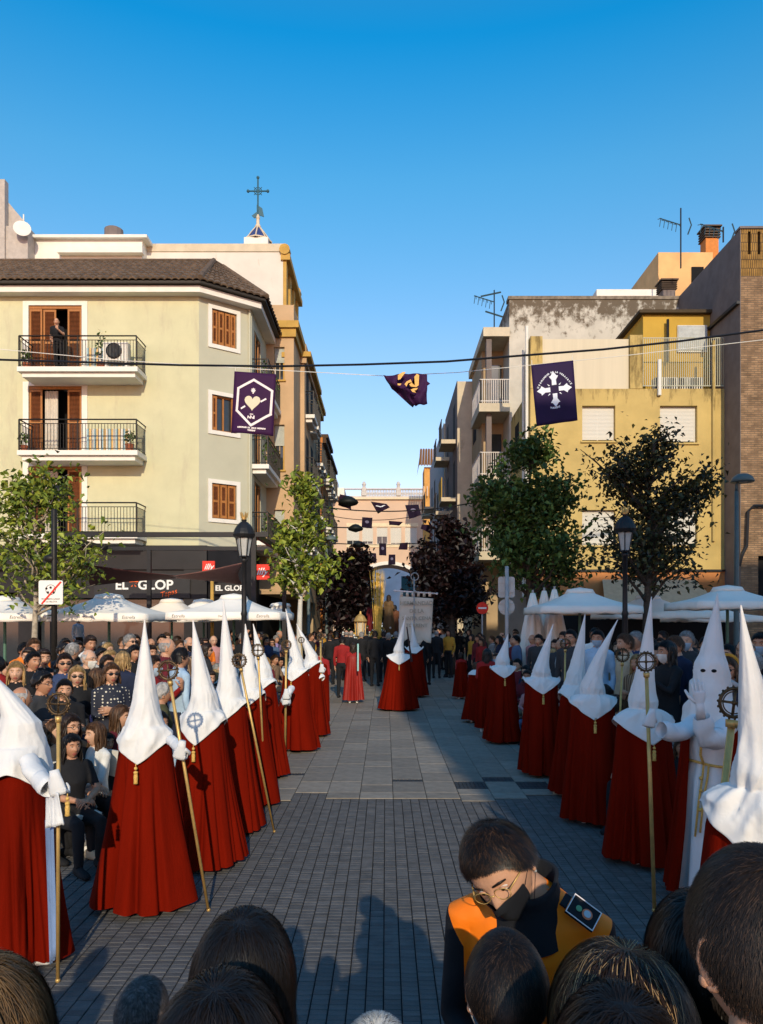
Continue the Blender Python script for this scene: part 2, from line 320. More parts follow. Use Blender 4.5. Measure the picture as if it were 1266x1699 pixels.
# ---------------------------------------------------------------- building kit
class Fr:
    """a facade frame: u to the right, y into the wall, z up, parented to a building"""
    def __init__(s, b, loc=(0,0,0), rz=0): s.b = b; s.loc = loc; s.rz = rz
    def part(s, name, mb, m, smooth=False, **kw): return mb.obj(name, m, s.b, smooth, loc=s.loc, rot=(0,0,s.rz), **kw)
    def wall(s, u0, u1, z0, z1, holes, m, t=.28, name='wall'):
        us = sorted({u0, u1, *[h[0] for h in holes], *[h[1] for h in holes]}); zs = sorted({z0, z1, *[h[2] for h in holes], *[h[3] for h in holes]})
        g = MB()
        for a, b in zip(us, us[1:]):
            run = None
            for c, d in zip(zs, zs[1:]):
                mu, mz = (a+b)/2, (c+d)/2
                if any(h[0] < mu < h[1] and h[2] < mz < h[3] for h in holes):
                    if run: g.box(a, b, 0, t, run[0], run[1]); run = None
                else: run = (run[0], d) if run else (c, d)
            if run: g.box(a, b, 0, t, run[0], run[1])
        return s.part(name, g, m)
    def blind(s, u0, u1, z0, z1, drop=1.0, m=None, fm=None, sill=None, d=.14):
        g = MB(); fw = .05
        g.box(u0, u0+fw, d, d+.06, z0, z1); g.box(u1-fw, u1, d, d+.06, z0, z1); g.box(u0+fw, u1-fw, d, d+.06, z1-fw, z1); g.box(u0+fw, u1-fw, d, d+.06, z0, z0+fw); um = (u0+u1)/2; g.box(um-.02, um+.02, d+.002, d+.05, z0+fw, z1-fw)
        w_ = s.part('window', g, fm or M_whitep)
        g = MB(); g.box(u0+fw, u1-fw, d+.055, d+.065, z0+fw, z1-fw); g.obj('pane', M_glass, w_)
        if drop > 0:
            g = MB(); zb = z1 - fw - (z1-z0-2*fw)*drop; z = z1 - .02
            while z > zb: g.box(u0+.02, u1-.02, d-.03, d-.012, max(zb, z-.043), z); z -= .05
            g.obj('roller_blind', m or M_blind, w_)
        if sill:
            g = MB(); g.box(u0-.06, u1+.06, -.07, .12, z0-.06, z0+.004); g.obj('sill', sill, w_)
        return w_
    def shutter(s, u0, u1, z0, z1, d=.02, par=None, ang=0):
        g = MB(); f = .06; T = Matrix.Translation((u0, d, 0)) @ Matrix.Rotation(ang, 4, 'Z') @ Matrix.Translation((-u0, -d, 0))
        for b in ((u0,u0+f,z0,z1),(u1-f,u1,z0,z1),(u0+f,u1-f,z0,z0+.1),(u0+f,u1-f,z1-.08,z1),(u0+f,u1-f,(z0+z1)/2-.04,(z0+z1)/2+.04)): g.box(b[0],b[1],d,d+.04,b[2],b[3],1,T)
        z = z0 + .11
        while z < z1 - .1:
            if abs(z - (z0+z1)/2) > .05:
                g.add([T @ Vector(p) for p in ((u0+f,d+.008,z),(u1-f,d+.008,z),(u1-f,d+.036,z+.036),(u0+f,d+.036,z+.036),(u0+f,d+.012,z-.004),(u1-f,d+.012,z-.004))], [(0,1,2,3),(4,5,1,0)], 0)
            z += .045
        return g.obj('shutter', [M_wood, M_woodf], par or s.b, loc=None if par else s.loc, rot=None if par else (0,0,s.rz))
    def balcony(s, u0, u1, z, dep=1.0, h=1.05, slabm=None, rail=None, bars=True, th=.32, step=.11, y0=0):
        sm = slabm or M_whitep
        g = MB(); g.box(u0, u1, -dep, y0, z-.16, z); g.box(u0+.12, u1-.12, -dep+.12, y0-.002, z-th, z-.162)
        b = s.part('balcony', g, sm)
        g = MB(); r = .022
        for zz, r2 in ((z+h, .026), (z+h-.14, .014), (z+.07, .014)):
            g.tube([(u0+.05, y0, zz), (u0+.05, -dep+.05, zz), (u1-.05, -dep+.05, zz), (u1-.05, y0, zz)], r2, 5)
        for uu in (u0+.05, u1-.05): g.box(uu-.022, uu+.022, -dep+.03, -dep+.072, z, z+h)
        um = (u0+u1)/2; g.box(um-.015, um+.015, -dep+.035, -dep+.065, z, z+h)
        g.obj('railing', rail or M_iron, b)
        g = MB(); n = int((u1-u0-.1)/step)
        for i in range(1, n):
            u = u0+.05+(u1-u0-.1)*i/n; g.box(u-.008, u+.008, -dep+.042, -dep+.058, z+.07, z+h-.14)
        n = int(dep/step)
        for i in range(1, n):
            for uu in (u0+.05, u1-.05): y = -dep+.05+(dep-.05)*i/n; g.box(uu-.008, uu+.008, y-.008, y+.008, z+.07, z+h-.14)
        g.obj('railing_bars', rail or M_iron, b, kind='stuff')
        return b

# ---------------------------------------------------------------- left building: cream, brown tile roof, corner shop
LX, LY = X(330, 26), 26.0
lb = thing('apartment_building', 'cream apartment building with brown tiled roof and wooden shutters above the black cafe front', 'building', (LX, LY, 0))
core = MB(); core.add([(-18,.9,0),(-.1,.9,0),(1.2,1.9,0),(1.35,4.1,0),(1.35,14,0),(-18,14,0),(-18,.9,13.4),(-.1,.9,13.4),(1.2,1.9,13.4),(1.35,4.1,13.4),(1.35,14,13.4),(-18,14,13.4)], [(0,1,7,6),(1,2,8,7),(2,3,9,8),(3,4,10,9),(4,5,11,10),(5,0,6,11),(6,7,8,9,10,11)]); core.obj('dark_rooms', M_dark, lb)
FL = [5.05, 7.87, 10.70]
fr = Fr(lb)
def ux(px, Y=26.0): return X(px, Y) - LX
holes = [(ux(48), ux(136), f, f+2.48) for f in FL] + [(ux(48)-6.2, ux(136)-6.2, f, f+2.48) for f in FL]
fr.wall(-18, 0, 4.75, 13.5, holes, M_cream)
for k, f in enumerate(FL):
    for off in (0, -6.2):
        a, b = ux(48)+off, ux(136)+off; wd = b - a
        g = MB(); fw = .2
        g.box(a-fw, a-.003, -.035, .02, f, f+2.48+fw-.05); g.box(b+.003, b+fw, -.035, .02, f, f+2.48+fw-.05); g.box(a-.003, b+.003, -.035, .02, f+2.483, f+2.48+fw-.05)
        door = fr.part('balcony_door', g, M_whitep)
        g = MB(); g.box(a, b, .02, .1, f+2.38, f+2.478)
        for u in (a, b-.07): g.box(u, u+.07, .05, .12, f, f+2.38)
        g.obj('door_frame', M_woodf, door)
        fr.shutter(a+.02, a+wd*.25, f+.03, f+2.36, .0, door)
        if k == 2: fr.shutter(a+wd*.26, a+wd*.5, f+.03, f+2.36, .045, door)
        else:
            g = MB(); n = 14
            g.rings([[Vector((a+wd*(.27+.24*i/n), .14+.025*math.sin(i*1.9), z)) for i in range(n+1)] for z in (f+.05, f+2.35)], 0, False, False); g.obj('curtain', mat('curtain', (.55,.5,.42), .9), door)
        fr.shutter(b-wd*.27, b-.02, f+.03, f+2.36, .0, door)
        fr.balcony(ux(28, 25)+off, ux(228, 25)+off, f, 1.0, step=.105)
    # striped screen leaning behind the right half of each railing
    if k != 0:
        g = MB(); u = ux(146); j = 0
        while u < ux(216): g.box(u, u+.075, -.12, -.09, f, f+.95, j % 3); u += .085; j += 1
        sc = fr.part('striped_screen', g, [mat('stripe_blue', (.30,.42,.45), .8), mat('stripe_ochre', (.62,.40,.16), .8), mat('stripe_white', (.62,.58,.5), .8)])
# chamfer
Lc = (X(418, 27.2) - LX, 1.2); ca = math.atan2(Lc[1], Lc[0]); Lw = math.hypot(*Lc); fc = Fr(lb, (0,0,0), ca)
CW = [(5.75, 7.0), (8.88, 10.15), (11.95, 13.2)]
fc.wall(.0, Lw, 4.75, 13.5, [(Lw*.235, Lw*.70, a, b) for a, b in CW], M_cream2)
for k, (a, b) in enumerate(CW):
    u0, u1 = Lw*.235, Lw*.70; g = MB(); fw = .14
    g.box(u0-fw, u0-.003, -.04, .02, a-fw, b+fw); g.box(u1+.003, u1+fw, -.04, .02, a-fw, b+fw); g.box(u0-.003, u1+.003, -.04, .02, b+.003, b+fw); g.box(u0-.003, u1+.003, -.05, .02, a-fw, a-.003)
    wn_ = fc.part('window', g, M_whitep); w_ = u1-u0
    g = MB(); g.box(u0, u1, .1, .14, a, a+.06); g.box(u0, u1, .1, .14, b-.06, b); g.box(u0, u0+.05, .1, .14, a, b); g.box(u1-.05, u1, .1, .14, a, b); g.box(u0+w_*.5-.03, u0+w_*.5+.03, .1, .13, a, b); g.obj('window_frame', M_woodf, wn_)
    g = MB(); g.box(u0, u1, .15, .16, a, b); g.obj('pane', M_glass, wn_)
    parts = {0: (.02,.32,.36,.62,.66,.97), 1: (.02,.22,.8,.97), 2: (.02,.24,.28,.5,.54,.76,.78,.97)}[k]
    for p, q in zip(parts[::2], parts[1::2]): fc.shutter(u0+w_*p, u0+w_*q, a+.03, b-.03, .03, wn_)
g = MB(); g.tube([(Lw-.12,-.06,4.8),(Lw-.12,-.06,13.5)], .045, 8); fc.part('drainpipe', g, M_cream2)
# street side wall with balconies
fs = Fr(lb, (Lc[0], Lc[1], 0), R(90))
fs.wall(0.0, 3.3, 4.75, 13.5, [(.5, 1.9, f, f+2.3) for f in FL], M_cream2)
for f in FL:
    fs.shutter(.52, .95, f+.03, f+2.27, .02); fs.shutter(1.5, 1.88, f+.03, f+2.27, .02); fs.balcony(.02, 3.2, f, .62, step=.12)
    g = MB(); rr = random.Random(int(f*10))
    for _ in range(160):
        c = Vector((rr.uniform(.2,2.9), rr.uniform(-.6,-.3), f+rr.uniform(.3,1.1))); d = Vector((rr.gauss(0,1),rr.gauss(0,1),rr.gauss(0,1))).normalized()*.07; e = d.cross(Vector((rr.random(),rr.random(),rr.random()))).normalized()*.05
        g.add([c-d, c+e, c+d, c-e], [(0,1,2,3)], rr.randrange(3))
    fs.part('balcony_plants', g, LEAF_G, kind='stuff')
# cornice, roof
def band(pts, outs, z0, z1, m, name, par, y_in=.3):
    """a profile strip running along the three facades"""
    g = MB()
    for (p0, p1), (o0, o1) in zip(zip(pts, pts[1:]), zip(outs, outs[1:])):
        vs = [Vector((*p0, z0)), Vector((*p1, z0)), Vector((*o1, z0)), Vector((*o0, z0)), Vector((*p0, z1)), Vector((*p1, z1)), Vector((*o1, z1)), Vector((*o0, z1))]
        g.add(vs, [(0,1,2,3)[::-1], (4,5,6,7), (3,2,6,7), (0,4,5,1)])
    return g.obj(name, m, par)
def outline(d):
    c2 = Vector((math.sin(ca), -math.cos(ca))); k = math.tan(ca/2); p1 = (d*k*.0 + d*math.tan(ca/2), -d); 
    p2 = (Lc[0] + d, Lc[1] - d*math.tan((math.pi/2-ca)/2))
    return [(-18, -d), p1, p2, (Lc[0]+d, 5.0)]
band([(-18, .1), (0, .1), (Lc[0]-.1, Lc[1]+.05), (Lc[0]-.1, 4.4)], [(a, b) for a, b in outline(.38)], 13.5, 13.72, M_whitep, 'cornice', lb)
band([(-18, .1), (0, .1), (Lc[0]-.1, Lc[1]+.05), (Lc[0]-.1, 4.4)], [(a, b) for a, b in outline(.55)], 13.74, 13.82, mat('dark_gutter', (.03,.025,.02), .6), 'gutter', lb)
def roof_plane(a, b, c, d, nx, ny, g):
    """tiles laid in courses on the quad a(eave left) b(eave right) c(ridge right) d(ridge left)"""
    a, b, c, d = map(Vector, (a, b, c, d)); up = ((b-a).cross(d-a)).normalized()
    for j in range(ny):
        for i in range(nx):
            rings = []
            for tt, off in ((j/ny, .05), ((j+1.12)/ny, .012)):
                tt = min(tt, 1); row = []
                L = a.lerp(d, tt); Rr = b.lerp(c, tt)
                for k in range(5):
                    s_ = (i + k/4) / nx; hh = [0, .045, .055, .045, 0][k]
                    row.append(L.lerp(Rr, s_) + up*(hh+off))
                rings.append(row)
            g.rings(rings, 0, False, False)
            g.add([rings[0][k] for k in range(5)] + [p - up*.06 for p in rings[0]], [(k, k+5, k+6, k+1) for k in range(4)])
ol = outline(.6); ez = 13.82; rz_ = 16.1; rd = 2.9
ridge = [(-18, rd), (-.15, rd), (Lc[0]-2.0+.45, Lc[1]+2.2), (Lc[0]-1.7, 5.2)]
g = MB()
roof_plane((-14.5, ol[0][1], ez), (*ol[1], ez), (*ridge[1], rz_), (-14.5, ridge[0][1], rz_), 60, 8, g)
roof_plane((*ol[1], ez), (*ol[2], ez), (*ridge[2], rz_), (*ridge[1], rz_), 10, 8, g)
roof_plane((*ol[2], ez), (*ol[3], ez), (*ridge[3], rz_), (*ridge[2], rz_), 14, 8, g)
rf = g.obj('tiled_roof', M_tile, lb, kind='stuff')
g = MB(); g.tube([(*ol[1], ez+.08), (*ridge[1], rz_+.08)], .1, 8); g.tube([(*ol[2], ez+.08), (*ridge[2], rz_+.08)], .1, 8); g.tube([(-18, rd, rz_+.05), (*ridge[1], rz_+.05), (*ridge[2], rz_+.05)], .1, 8); g.obj('ridge_cap', M_tile, lb)
g = MB(); g.add([(-18,rd+.0,13.4),(-.15,rd,13.4),(ridge[2][0],ridge[2][1],13.4),(ridge[3][0],5.2,13.4),(-18,rd,rz_),(-.15,rd,rz_),(ridge[2][0],ridge[2][1],rz_),(ridge[3][0],5.2,rz_),(-18,12,rz_),(ridge[3][0],12,rz_)], [(0,1,5,4),(1,2,6,5),(2,3,7,6),(4,5,6,7,9,8)]); g.obj('roof_deck', M_tanw, lb)
g = MB(); g.box(-18, X(236,30)-LX, 4.0, 10, 16.0, Z(398,30)); g.box(-18, X(236,30)-LX+.25, 3.8, 10.1, Z(398,30)+.003, Z(393,30)); g.box(X(100,30)-LX, X(238,30)-LX+.05, 3.7, 3.99, 16.9, 17.15); g.obj('attic', M_whitep, lb)
g = MB(); g.lathe([(.2,0),(.2,.3),(.36,.3),(.38,.4),(.38,.8),(.3,.85),(0,.86)], (X(174,30)-LX, 5.0, Z(393,30)), 14); g.obj('roof_vent', M_greyw, lb)
g = MB(); g.box(-18, X(48,29.5)-LX, 3.4, 9, 16.1, 17.8); g.box(-18, X(12,29.5)-LX, 3.3, 3.6, 16.1, 19.6)
g.add([(X(10,30)-LX, 3.61, 17.8),(X(46,30)-LX, 3.61, 17.8),(X(48,30)-LX,3.61,18.1),(X(10,30)-LX,3.61,19.2)], [(0,1,2,3)]); g.obj('stair_tower', mat('pale_grey_render', (.42,.38,.34), .9), lb)
g = MB(); cx_ = X(33,29)-LX; Md = Matrix.Translation((cx_, 3.2, Z(381,29.2))) @ Matrix.Rotation(R(80), 4, 'X') @ Matrix.Rotation(R(20), 4, 'Y'); q = MB(); q.lathe([(0,0),(.15,.015),(.28,.05),(.33,.08),(.32,.085),(0,.03)], n=18, caps=False); q.xf(Md); g.merge(q); g.tube([(cx_,3.3,17.8),(cx_,3.3,18.2)], .03, 6); tag(g.obj('satellite_dish', M_whitep, None, True, loc=(LX,LY,0)), 'white satellite dish on the rooftop stair tower at far left', 'satellite dish')
# shop front: black
M_shop = mat('black_shopfront', (.012,.011,.012), .45, var=.3, scale=2)
g = MB(); g.box(-14, .3, -.12, .88, 3.9, 4.74); g.box(-14, -12.5, -.1, .88, 0, 3.9); g.box(-6.3, -5.7, -.1, .6, 0, 3.9); g.box(-.5, .3, -.1, .6, 0, 3.9); g.box(-6.3, .3, -.02, .3, 2.9, 3.9); g.box(-12.5, -6.3, .1, .3, 3.1, 3.9); g.obj('shop_front', M_shop, lb)
g = MB(); g.box(0, Lw+.1, -.1, .3, 0, 4.74); g.obj('corner_shop_front', M_shop, lb, loc=(0,0,0), rot=(0,0,ca))
g = MB(); g.box(-5.65, -.55, .25, .3, .1, 2.85); g.box(-12.4,-6.35,.4,.45,.1,3.0); g.obj('shop_window', M_glass, lb)
sg = thing('shop_sign', 'black cafe sign reading EL GLOP with small orange script', 'sign', (X(237,25.7), 25.85, Z(971,25.8)))
g = MB(); g.box(-1.75, 1.6, -.02, .02, -.45, .42); g.obj('sign_board', mat('sign_black', (.02,.021,.023), .4), sg)
text('EL', .46, (-.78,-.03,0), (R(90),0,0), M_signw, sg, bold=.012); text('*', .75, (-.36,-.03,-.08), (R(90),0,0), M_orange, sg, bold=.02); text('GLOP', .46, (.40,-.03,0), (R(90),0,0), M_signw, sg, bold=.012, sx=1.05)
text('Tapas', .26, (.85,-.035,-.28), (R(90),R(-15),0), M_orange, sg, shear=.3)
sg = thing('shop_sign', 'smaller white EL GLOP lettering on the black corner front, beside the sail tip', 'sign', (X(380,26), 26.1, Z(976,26)))
text('EL GLOP', .26, (0,-.05,0), (R(90),0,0), M_signw, sg, bold=.008); g = MB(); g.box(-.6,.6,-.03,.0,-.2,.2); g.obj('sign_board', M_shop, sg)
def illy(px, py, Y, w_, lab):
    s = thing('square_sign', lab, 'sign', (X(px,Y), Y, Z(py,Y))); g = MB(); g.box(-w_/2, w_/2, 0, .1, -w_/2, w_/2); g.obj('sign_panel', M_red, s)
    text('illy', w_*.66, (0,-.01,.01), (R(90),0,0), M_signw, s, shear=.35, bold=.004); return s
illy(434.5, 949, 24.2, .5, 'red square illy sign hanging at the corner beside the slim tree')
illy(346, 941, 25.3, .42, 'red illy sign half hidden behind the brown shade sail')

# air conditioner, pots, man on the balcony handled later
ac = thing('air_conditioner', 'white air conditioning unit on the top left balcony', 'air conditioner', (X(195,25.4), 25.35, 10.98))
g = MB(); g.box(-.42,.42,-.15,.15,0,.62); g.obj('casing', M_whitep, ac)
g = MB(); g.lathe([(.27,0),(.27,.03),(.22,.05),(.1,.04),(0,.045)], n=20); g.xf(Matrix.Translation((-.05,-.15,.32)) @ Matrix.Rotation(R(90),4,'X')); g.obj('fan_grille', M_black, ac)
g = MB(); g.box(-.38,-.3,-.1,.1,-.28,-.003); g.box(.3,.38,-.1,.1,-.28,-.003); g.obj('bracket', M_whitep, ac)
def leafblob(mb, c, r, n, size, mats_n=3, rr=rnd, shell=.0, off=0):
    for _ in range(n):
        d = Vector((rr.gauss(0,1), rr.gauss(0,1), rr.gauss(0,1))).normalized(); q = Vector(c) + Vector((d.x*r[0], d.y*r[1], d.z*r[2]))*(shell+(1-shell)*rr.random()**.5)
        a = Vector((rr.gauss(0,1), rr.gauss(0,1), rr.gauss(0,.7))).normalized(); b = a.cross(Vector((rr.gauss(0,1), rr.gauss(0,1), rr.gauss(0,1)))).normalized(); s_ = size*rr.uniform(.6,1.3)
        mb.add([q-a*s_*.6, q+b*s_*.42+a*s_*.1, q+a*s_*.75, q-b*s_*.42+a*s_*.1], [(0,1,2,3)], off + rr.randrange(mats_n))
def pot_plant(loc, s, lab, tall=False):
    p = thing('potted_plant', lab, 'plant', loc); g = MB(); g.lathe([(.08*s,0),(.12*s,.2*s),(.13*s,.2*s),(.11*s,.21*s),(0,.2*s)], n=12); g.obj('pot', mat('terracotta', (.30,.09,.04), .8), p)
    g = MB(); leafblob(g, (0,0,.42*s if not tall else .7*s), (.16*s,.16*s,.2*s if not tall else .5*s), 60, .09, rr=random.Random(int(s*100))); g.obj('leaves', LEAF_G, p)
pot_plant((X(215,25.3), 25.3, 7.87), 1.3, 'terracotta pot plant at the right end of the middle left balcony')
pot_plant((X(166,25.3), 25.4, 10.70), 1.3, 'tall dark plant left of the air conditioner on the top balcony', True)
pot_plant((X(42,25.3), 25.4, 10.70), 1.2, 'green pot plant at the left end of the top balcony')
pot_plant((X(40,25.3), 25.3, 7.87), 1.1, 'pot plant at the left end of the middle balcony')

# ---------------------------------------------------------------- second building on the left: peach, ochre cornices
B2x, B2y = -4.25, 30.6
b2 = thing('apartment_building', 'tall peach building with ochre cornices and scrolled gable behind the cream one', 'building', (B2x, B2y, 0))
f2 = Fr(b2)
g = MB(); g.box(-9.4, 0, 0, 4.6, 14.9, Z(418,30.6)); g.box(-9.4, -1.2, 0, 4.6, 0, 14.89); g.obj('white_gable', mat('gable_white', (.62,.58,.51), .9, var=.08, scale=1, stain=((.40,.33,.24),1.3,.58,.3)), b2)
g = MB(); g.box(-9.4, .04, -.04, .3, Z(418,30.6)+.003, Z(405,30.6)); g.obj('parapet_coping', M_paleconc, b2)
g = MB()
for y in (0, 3.9): g.prism([(.08+.22*math.cos(t*.5236)*1, 17.42+.22*math.sin(t*.5236)) for t in range(12)], y-.15, y+.25)
g.box(-.08, .30, -.1, 4.5, 17.0, 17.25); g.box(-.05, .15, -.06, 4.4, 13.0, 13.2)
for y in (.0, 1.3, 2.6, 3.9): g.box(.003, .14, y, y+.4, 4, 17.0)
g.obj('scroll_cornice', M_ochre, b2)
bay_l, bay_r = X(452,31.2)-B2x, X(491,31.2)-B2x; by = -.12
fb = Fr(b2, (0, by, 0))
hl, hr = X(459,31.2)-B2x, X(476,31.2)-B2x
hz = [(Z(640,31.2), Z(586,31.2)), (Z(786,31.2), Z(712,31.2)), (Z(905,31.2), Z(850,31.2))]
fb.wall(-1.1, bay_r, 3.2, Z(518,31.2), [(hl, hr, a, b) for a, b in hz], M_peach)
for a, b in hz:
    fb.blind(hl, hr, a, b, .45, m=mat('grey_curtain', (.45,.47,.42), .8), fm=M_tanw, sill=M_ochre)
g = MB(); g.box(-1.1, bay_r-.002, by+.285, 7.5, 3.2, Z(518,31.2)-.01); g.obj('bay_side', M_peach, b2)
g = MB(); zc = Z(557,31.2); g.box(-.9, bay_r+.22, by-.2, 7.6, zc, zc+.28); g.box(-.9, bay_r+.1, by-.1, 7.5, zc-.35, zc); g.obj('cornice', M_ochre, b2)
f2b = Fr(b2, (bay_r, by+1.6, 0)); pr = X(506,33)-B2x
g = MB(); g.box(bay_r, pr, 2.2, 7.4, 3, Z(606,33)); g.box(bay_r-.02, pr+.1, 2.1, 7.5, Z(606,33)+.003, Z(606,33)+.25); g.box(bay_r, bay_r+.25, 2.3, 3.2, Z(600,33), Z(572,33))
g.obj('pilaster_bay', M_peach, b2)
g = MB(); z = Z(606,33)+.255; g.box(bay_r-.05, pr+.3, 2.0, 7.6, z, z+.22); g.obj('bay_cornice', M_ochre, b2)
for i, (yy, zz) in enumerate(((2.9,11.4),(4.9,11.4),(2.9,8.4),(4.9,8.4),(2.9,5.4),(4.9,5.4))):
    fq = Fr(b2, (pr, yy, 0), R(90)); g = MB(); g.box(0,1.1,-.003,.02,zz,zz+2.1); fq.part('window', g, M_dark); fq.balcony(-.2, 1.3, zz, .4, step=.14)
# third building
b3 = thing('apartment_building', 'brown and orange narrow fronts further along the left side of the street', 'building', (-3.75, 38.2, 0))
f3 = Fr(b3, (0,0,0), R(90)); zt = [Z(694,38.5), Z(712,42), Z(735,47)]
for i, (y0, y1, m, zz, xo) in enumerate(((0,4.3,M_tanw,zt[0]+1.2,.0),(4.3,8.5,M_orangeb,zt[0],.12),(8.5,14,M_tanw,zt[1]-.6,.05))):
    g = MB(); g.box(-6, xo, y0, y1-.005, 0, zz); g.obj('wall', m, b3)
    g = MB(); g.box(-6, xo+.32, y0+.05, y1-.06, zz+.003, zz+.2); g.box(-6, xo+.2, y0+.05, y1-.06, zz-.3, zz-.003); g.obj('eaves', M_ochre if i == 0 else mat('dark_eaves', (.08,.045,.025), .8), b3)
    for zz2 in (4.8, 7.6, 10.4):
        for yy in (y0+.8, y0+2.6):
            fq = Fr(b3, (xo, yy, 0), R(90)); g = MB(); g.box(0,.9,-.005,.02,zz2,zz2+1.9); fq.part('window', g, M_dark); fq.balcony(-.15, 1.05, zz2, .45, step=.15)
# pink building that closes the street
PY_ = 75.0
pk = thing('apartment_building', 'pink building with balustrade and wide arch closing the far end of the street', 'building', (0, PY_, 0))
fp = Fr(pk)
def P(px): return X(px, PY_)
def Q(py): return Z(py, PY_)
wins = [(P(598+24*i)+.05, P(598+24*i)+1.0, Q(904), Q(874)) for i in range(5)]
wins = [(P(a), P(b), Q(903), Q(875)) for a, b in ((575,596),(601,619),(625,643),(648,666),(672,692),(700,714))]
fp.wall(P(520), P(735), 8.3, Q(829), wins, M_pink, .4)
for i, wv in enumerate(wins): fp.blind(*wv, [.8,.85,.55,.95,.95,.9][i], d=.1)
g = MB(); g.box(P(575), P(694), -.05, -.003, Q(874), Q(868)); g.box(P(575), P(694), -.06, -.003, Q(908), Q(903)); g.box(P(520), P(735), -.25, .4, Q(829)+.003, Q(826)); g.obj('string_course', mat('cream_trim', (.72,.58,.38), .9), pk)
arch = [(P(520),8.3),(P(735),8.3),(P(735),0),(P(700),0),(P(700),Q(960))] + [(lerp(P(700),P(590),t), Q(955-18*math.sin(math.pi*t))) for t in [i/14 for i in range(15)]] + [(P(590),0),(P(520),0)]
g = MB(); g.prism(arch, 0.0, 5); g.obj('arch_wall', M_pink, pk)
g = MB(); tp = [(lerp(P(700),P(590),t), Q(955-18*math.sin(math.pi*t))) for t in [i/14 for i in range(15)]]
g.prism(tp + [(x, z+.35) for x, z in tp[::-1]], -.15, -.003); g.obj('arch_moulding', M_whitep, pk)
g = MB(); g.box(P(520), P(735), .05, .25, Q(826)+.01, Q(826)+.2); g.box(P(520), P(735), 0, .3, Q(812), Q(812)+.12)
for px in list(np.arange(600, 718, 2.6)): g.lathe([(.05,0),(.08,.25),(.04,.5),(.06,.66)], (P(px), .15, Q(826)+.2), 6)
for px in (604, 661): g.box(P(px)-.2, P(px)+.2, -.1, .4, Q(826)+.22, Q(808)); g.lathe([(.12,0),(.22,.3),(.1,.55),(0,.6)], (P(px),.15,Q(808)), 8)
g.obj('balustrade', mat('balustrade_stone', (.55,.50,.46), .9), pk)
g = MB(); g.box(P(545), P(559), -2, 3, Q(826), Q(795)); g.box(P(559), P(572), -1, 3, Q(826), Q(812)); g.obj('roof_hut', M_whitep, pk)
# pale blue tone beyond the arch: the building in the next street
g = MB(); g.box(P(560)-3, P(735)+3, 14, 15, 0, 9); o = g.obj('house', mat('pale_blue_render', (.50,.58,.66), .9, var=.15, scale=.6), None, loc=(0,PY_,0)); tag(o, 'pale blue house seen through the arch', 'building')
g = MB(); g.box(P(668), P(695), 6, 6.5, 0, Q(950)); o = g.obj('awning', mat('blue_awning', (.05,.22,.34), .8, var=.3, scale=1.5, stretch=(6,1,.3)), None, loc=(0,PY_,0)); tag(o, 'blue hanging awning under the arch', 'awning')
# church tower with blue dome and cross behind the left buildings
ch = thing('church_tower', 'blue tiled cupola with pale finial and iron cross rising behind the roofs', 'tower', (X(428,60), 60, 0))
zb = Z(403,60)
g = MB(); g.box(-.95,.95,-.95,.95,0,zb-.02); g.obj('shaft', M_whitep, ch)
g = MB(); g.lathe([(1.05,0),(.9,.25),(.65,.6),(.4,.95),(.2,1.2),(.15,1.25)], (0,0,zb), 8); g.obj('cupola', mat('blue_tiles', (.03,.05,.16), .35, var=.5, scale=10), ch)
g = MB(); g.lathe([(1.15,0),(1.15,.1),(1.0,.14)], (0,0,zb), 8)
for k in range(8): a = k*math.pi/4; g.tube([(1.05*math.cos(a),1.05*math.sin(a),zb+.07),(.66*math.cos(a),.66*math.sin(a),zb+.65),(.2*math.cos(a),.2*math.sin(a),zb+1.25)], .05, 5)
g.lathe([(.22,1.2),(.26,1.3),(.14,1.5),(.12,1.9),(.17,2.0),(.07,2.3)], (0,0,zb), 10); g.obj('finial', M_paleconc, ch)
g = MB(); zf = zb+1.9; Mi = 0; g.tube([(0,0,zf),(0,0,zf+3.5)], .07, 6); g.tube([(-.8,0,zf+2.3),(.8,0,zf+2.3)], .06, 6)
for p in ((-.8,zf+2.3),(.8,zf+2.3),(0,zf+3.4)): g.sph((p[0],0,p[1]), .13, 8, 6)
for k in range(4): a = math.pi/4 + k*math.pi/2; g.tube([(0,0,zf+2.3),(.45*math.cos(a),0,zf+2.3+.45*math.sin(a))], .03, 4)
g.tube([(.3*math.cos(t),0,zf+2.3+.3*math.sin(t)) for t in np.linspace(0,6.283,17)], .035, 4); g.prism([(-.1,zf+1.2),(.35,zf+.9),(.5,zf+.2),(.2,zf+.3),(-.3,zf+.1),(-.5,zf+.3),(-.1,zf+.6)], -.03, .03); g.obj('cross', mat('patinated_iron', (.03,.10,.14), .6), ch)

# ---------------------------------------------------------------- right side
RYx, RYy = X(880,27), 27.0
ry = thing('apartment_building', 'mustard yellow building with roller blinds and rooftop terrace on the right', 'building', (RYx, RYy, 0))
fy = Fr(ry); def_u = lambda px, Y=27: X(px, Y) - RYx
zP = Z(645,27); uR = def_u(1232)
wy = [(def_u(966), def_u(1021), Z(732,27), Z(673,27)), (def_u(1095), def_u(1157), Z(735,27), Z(673,27)), (def_u(966), def_u(1021), Z(905,27), Z(846,27)), (def_u(1095), def_u(1157), Z(905,27), Z(846,27))]
fy.wall(0, uR, Z(945,27), zP, wy, M_yellow)
for wv in wy: fy.blind(*wv, .97, sill=M_yellow, d=.18)
g = MB(); g.box(.01, uR-.01, .3, 5, Z(945,27)+.02, zP-.05); g.box(0, .28, .28, 4.0, Z(945,27), zP+.02); g.obj('side_wall', M_yellow, ry)
g = MB()
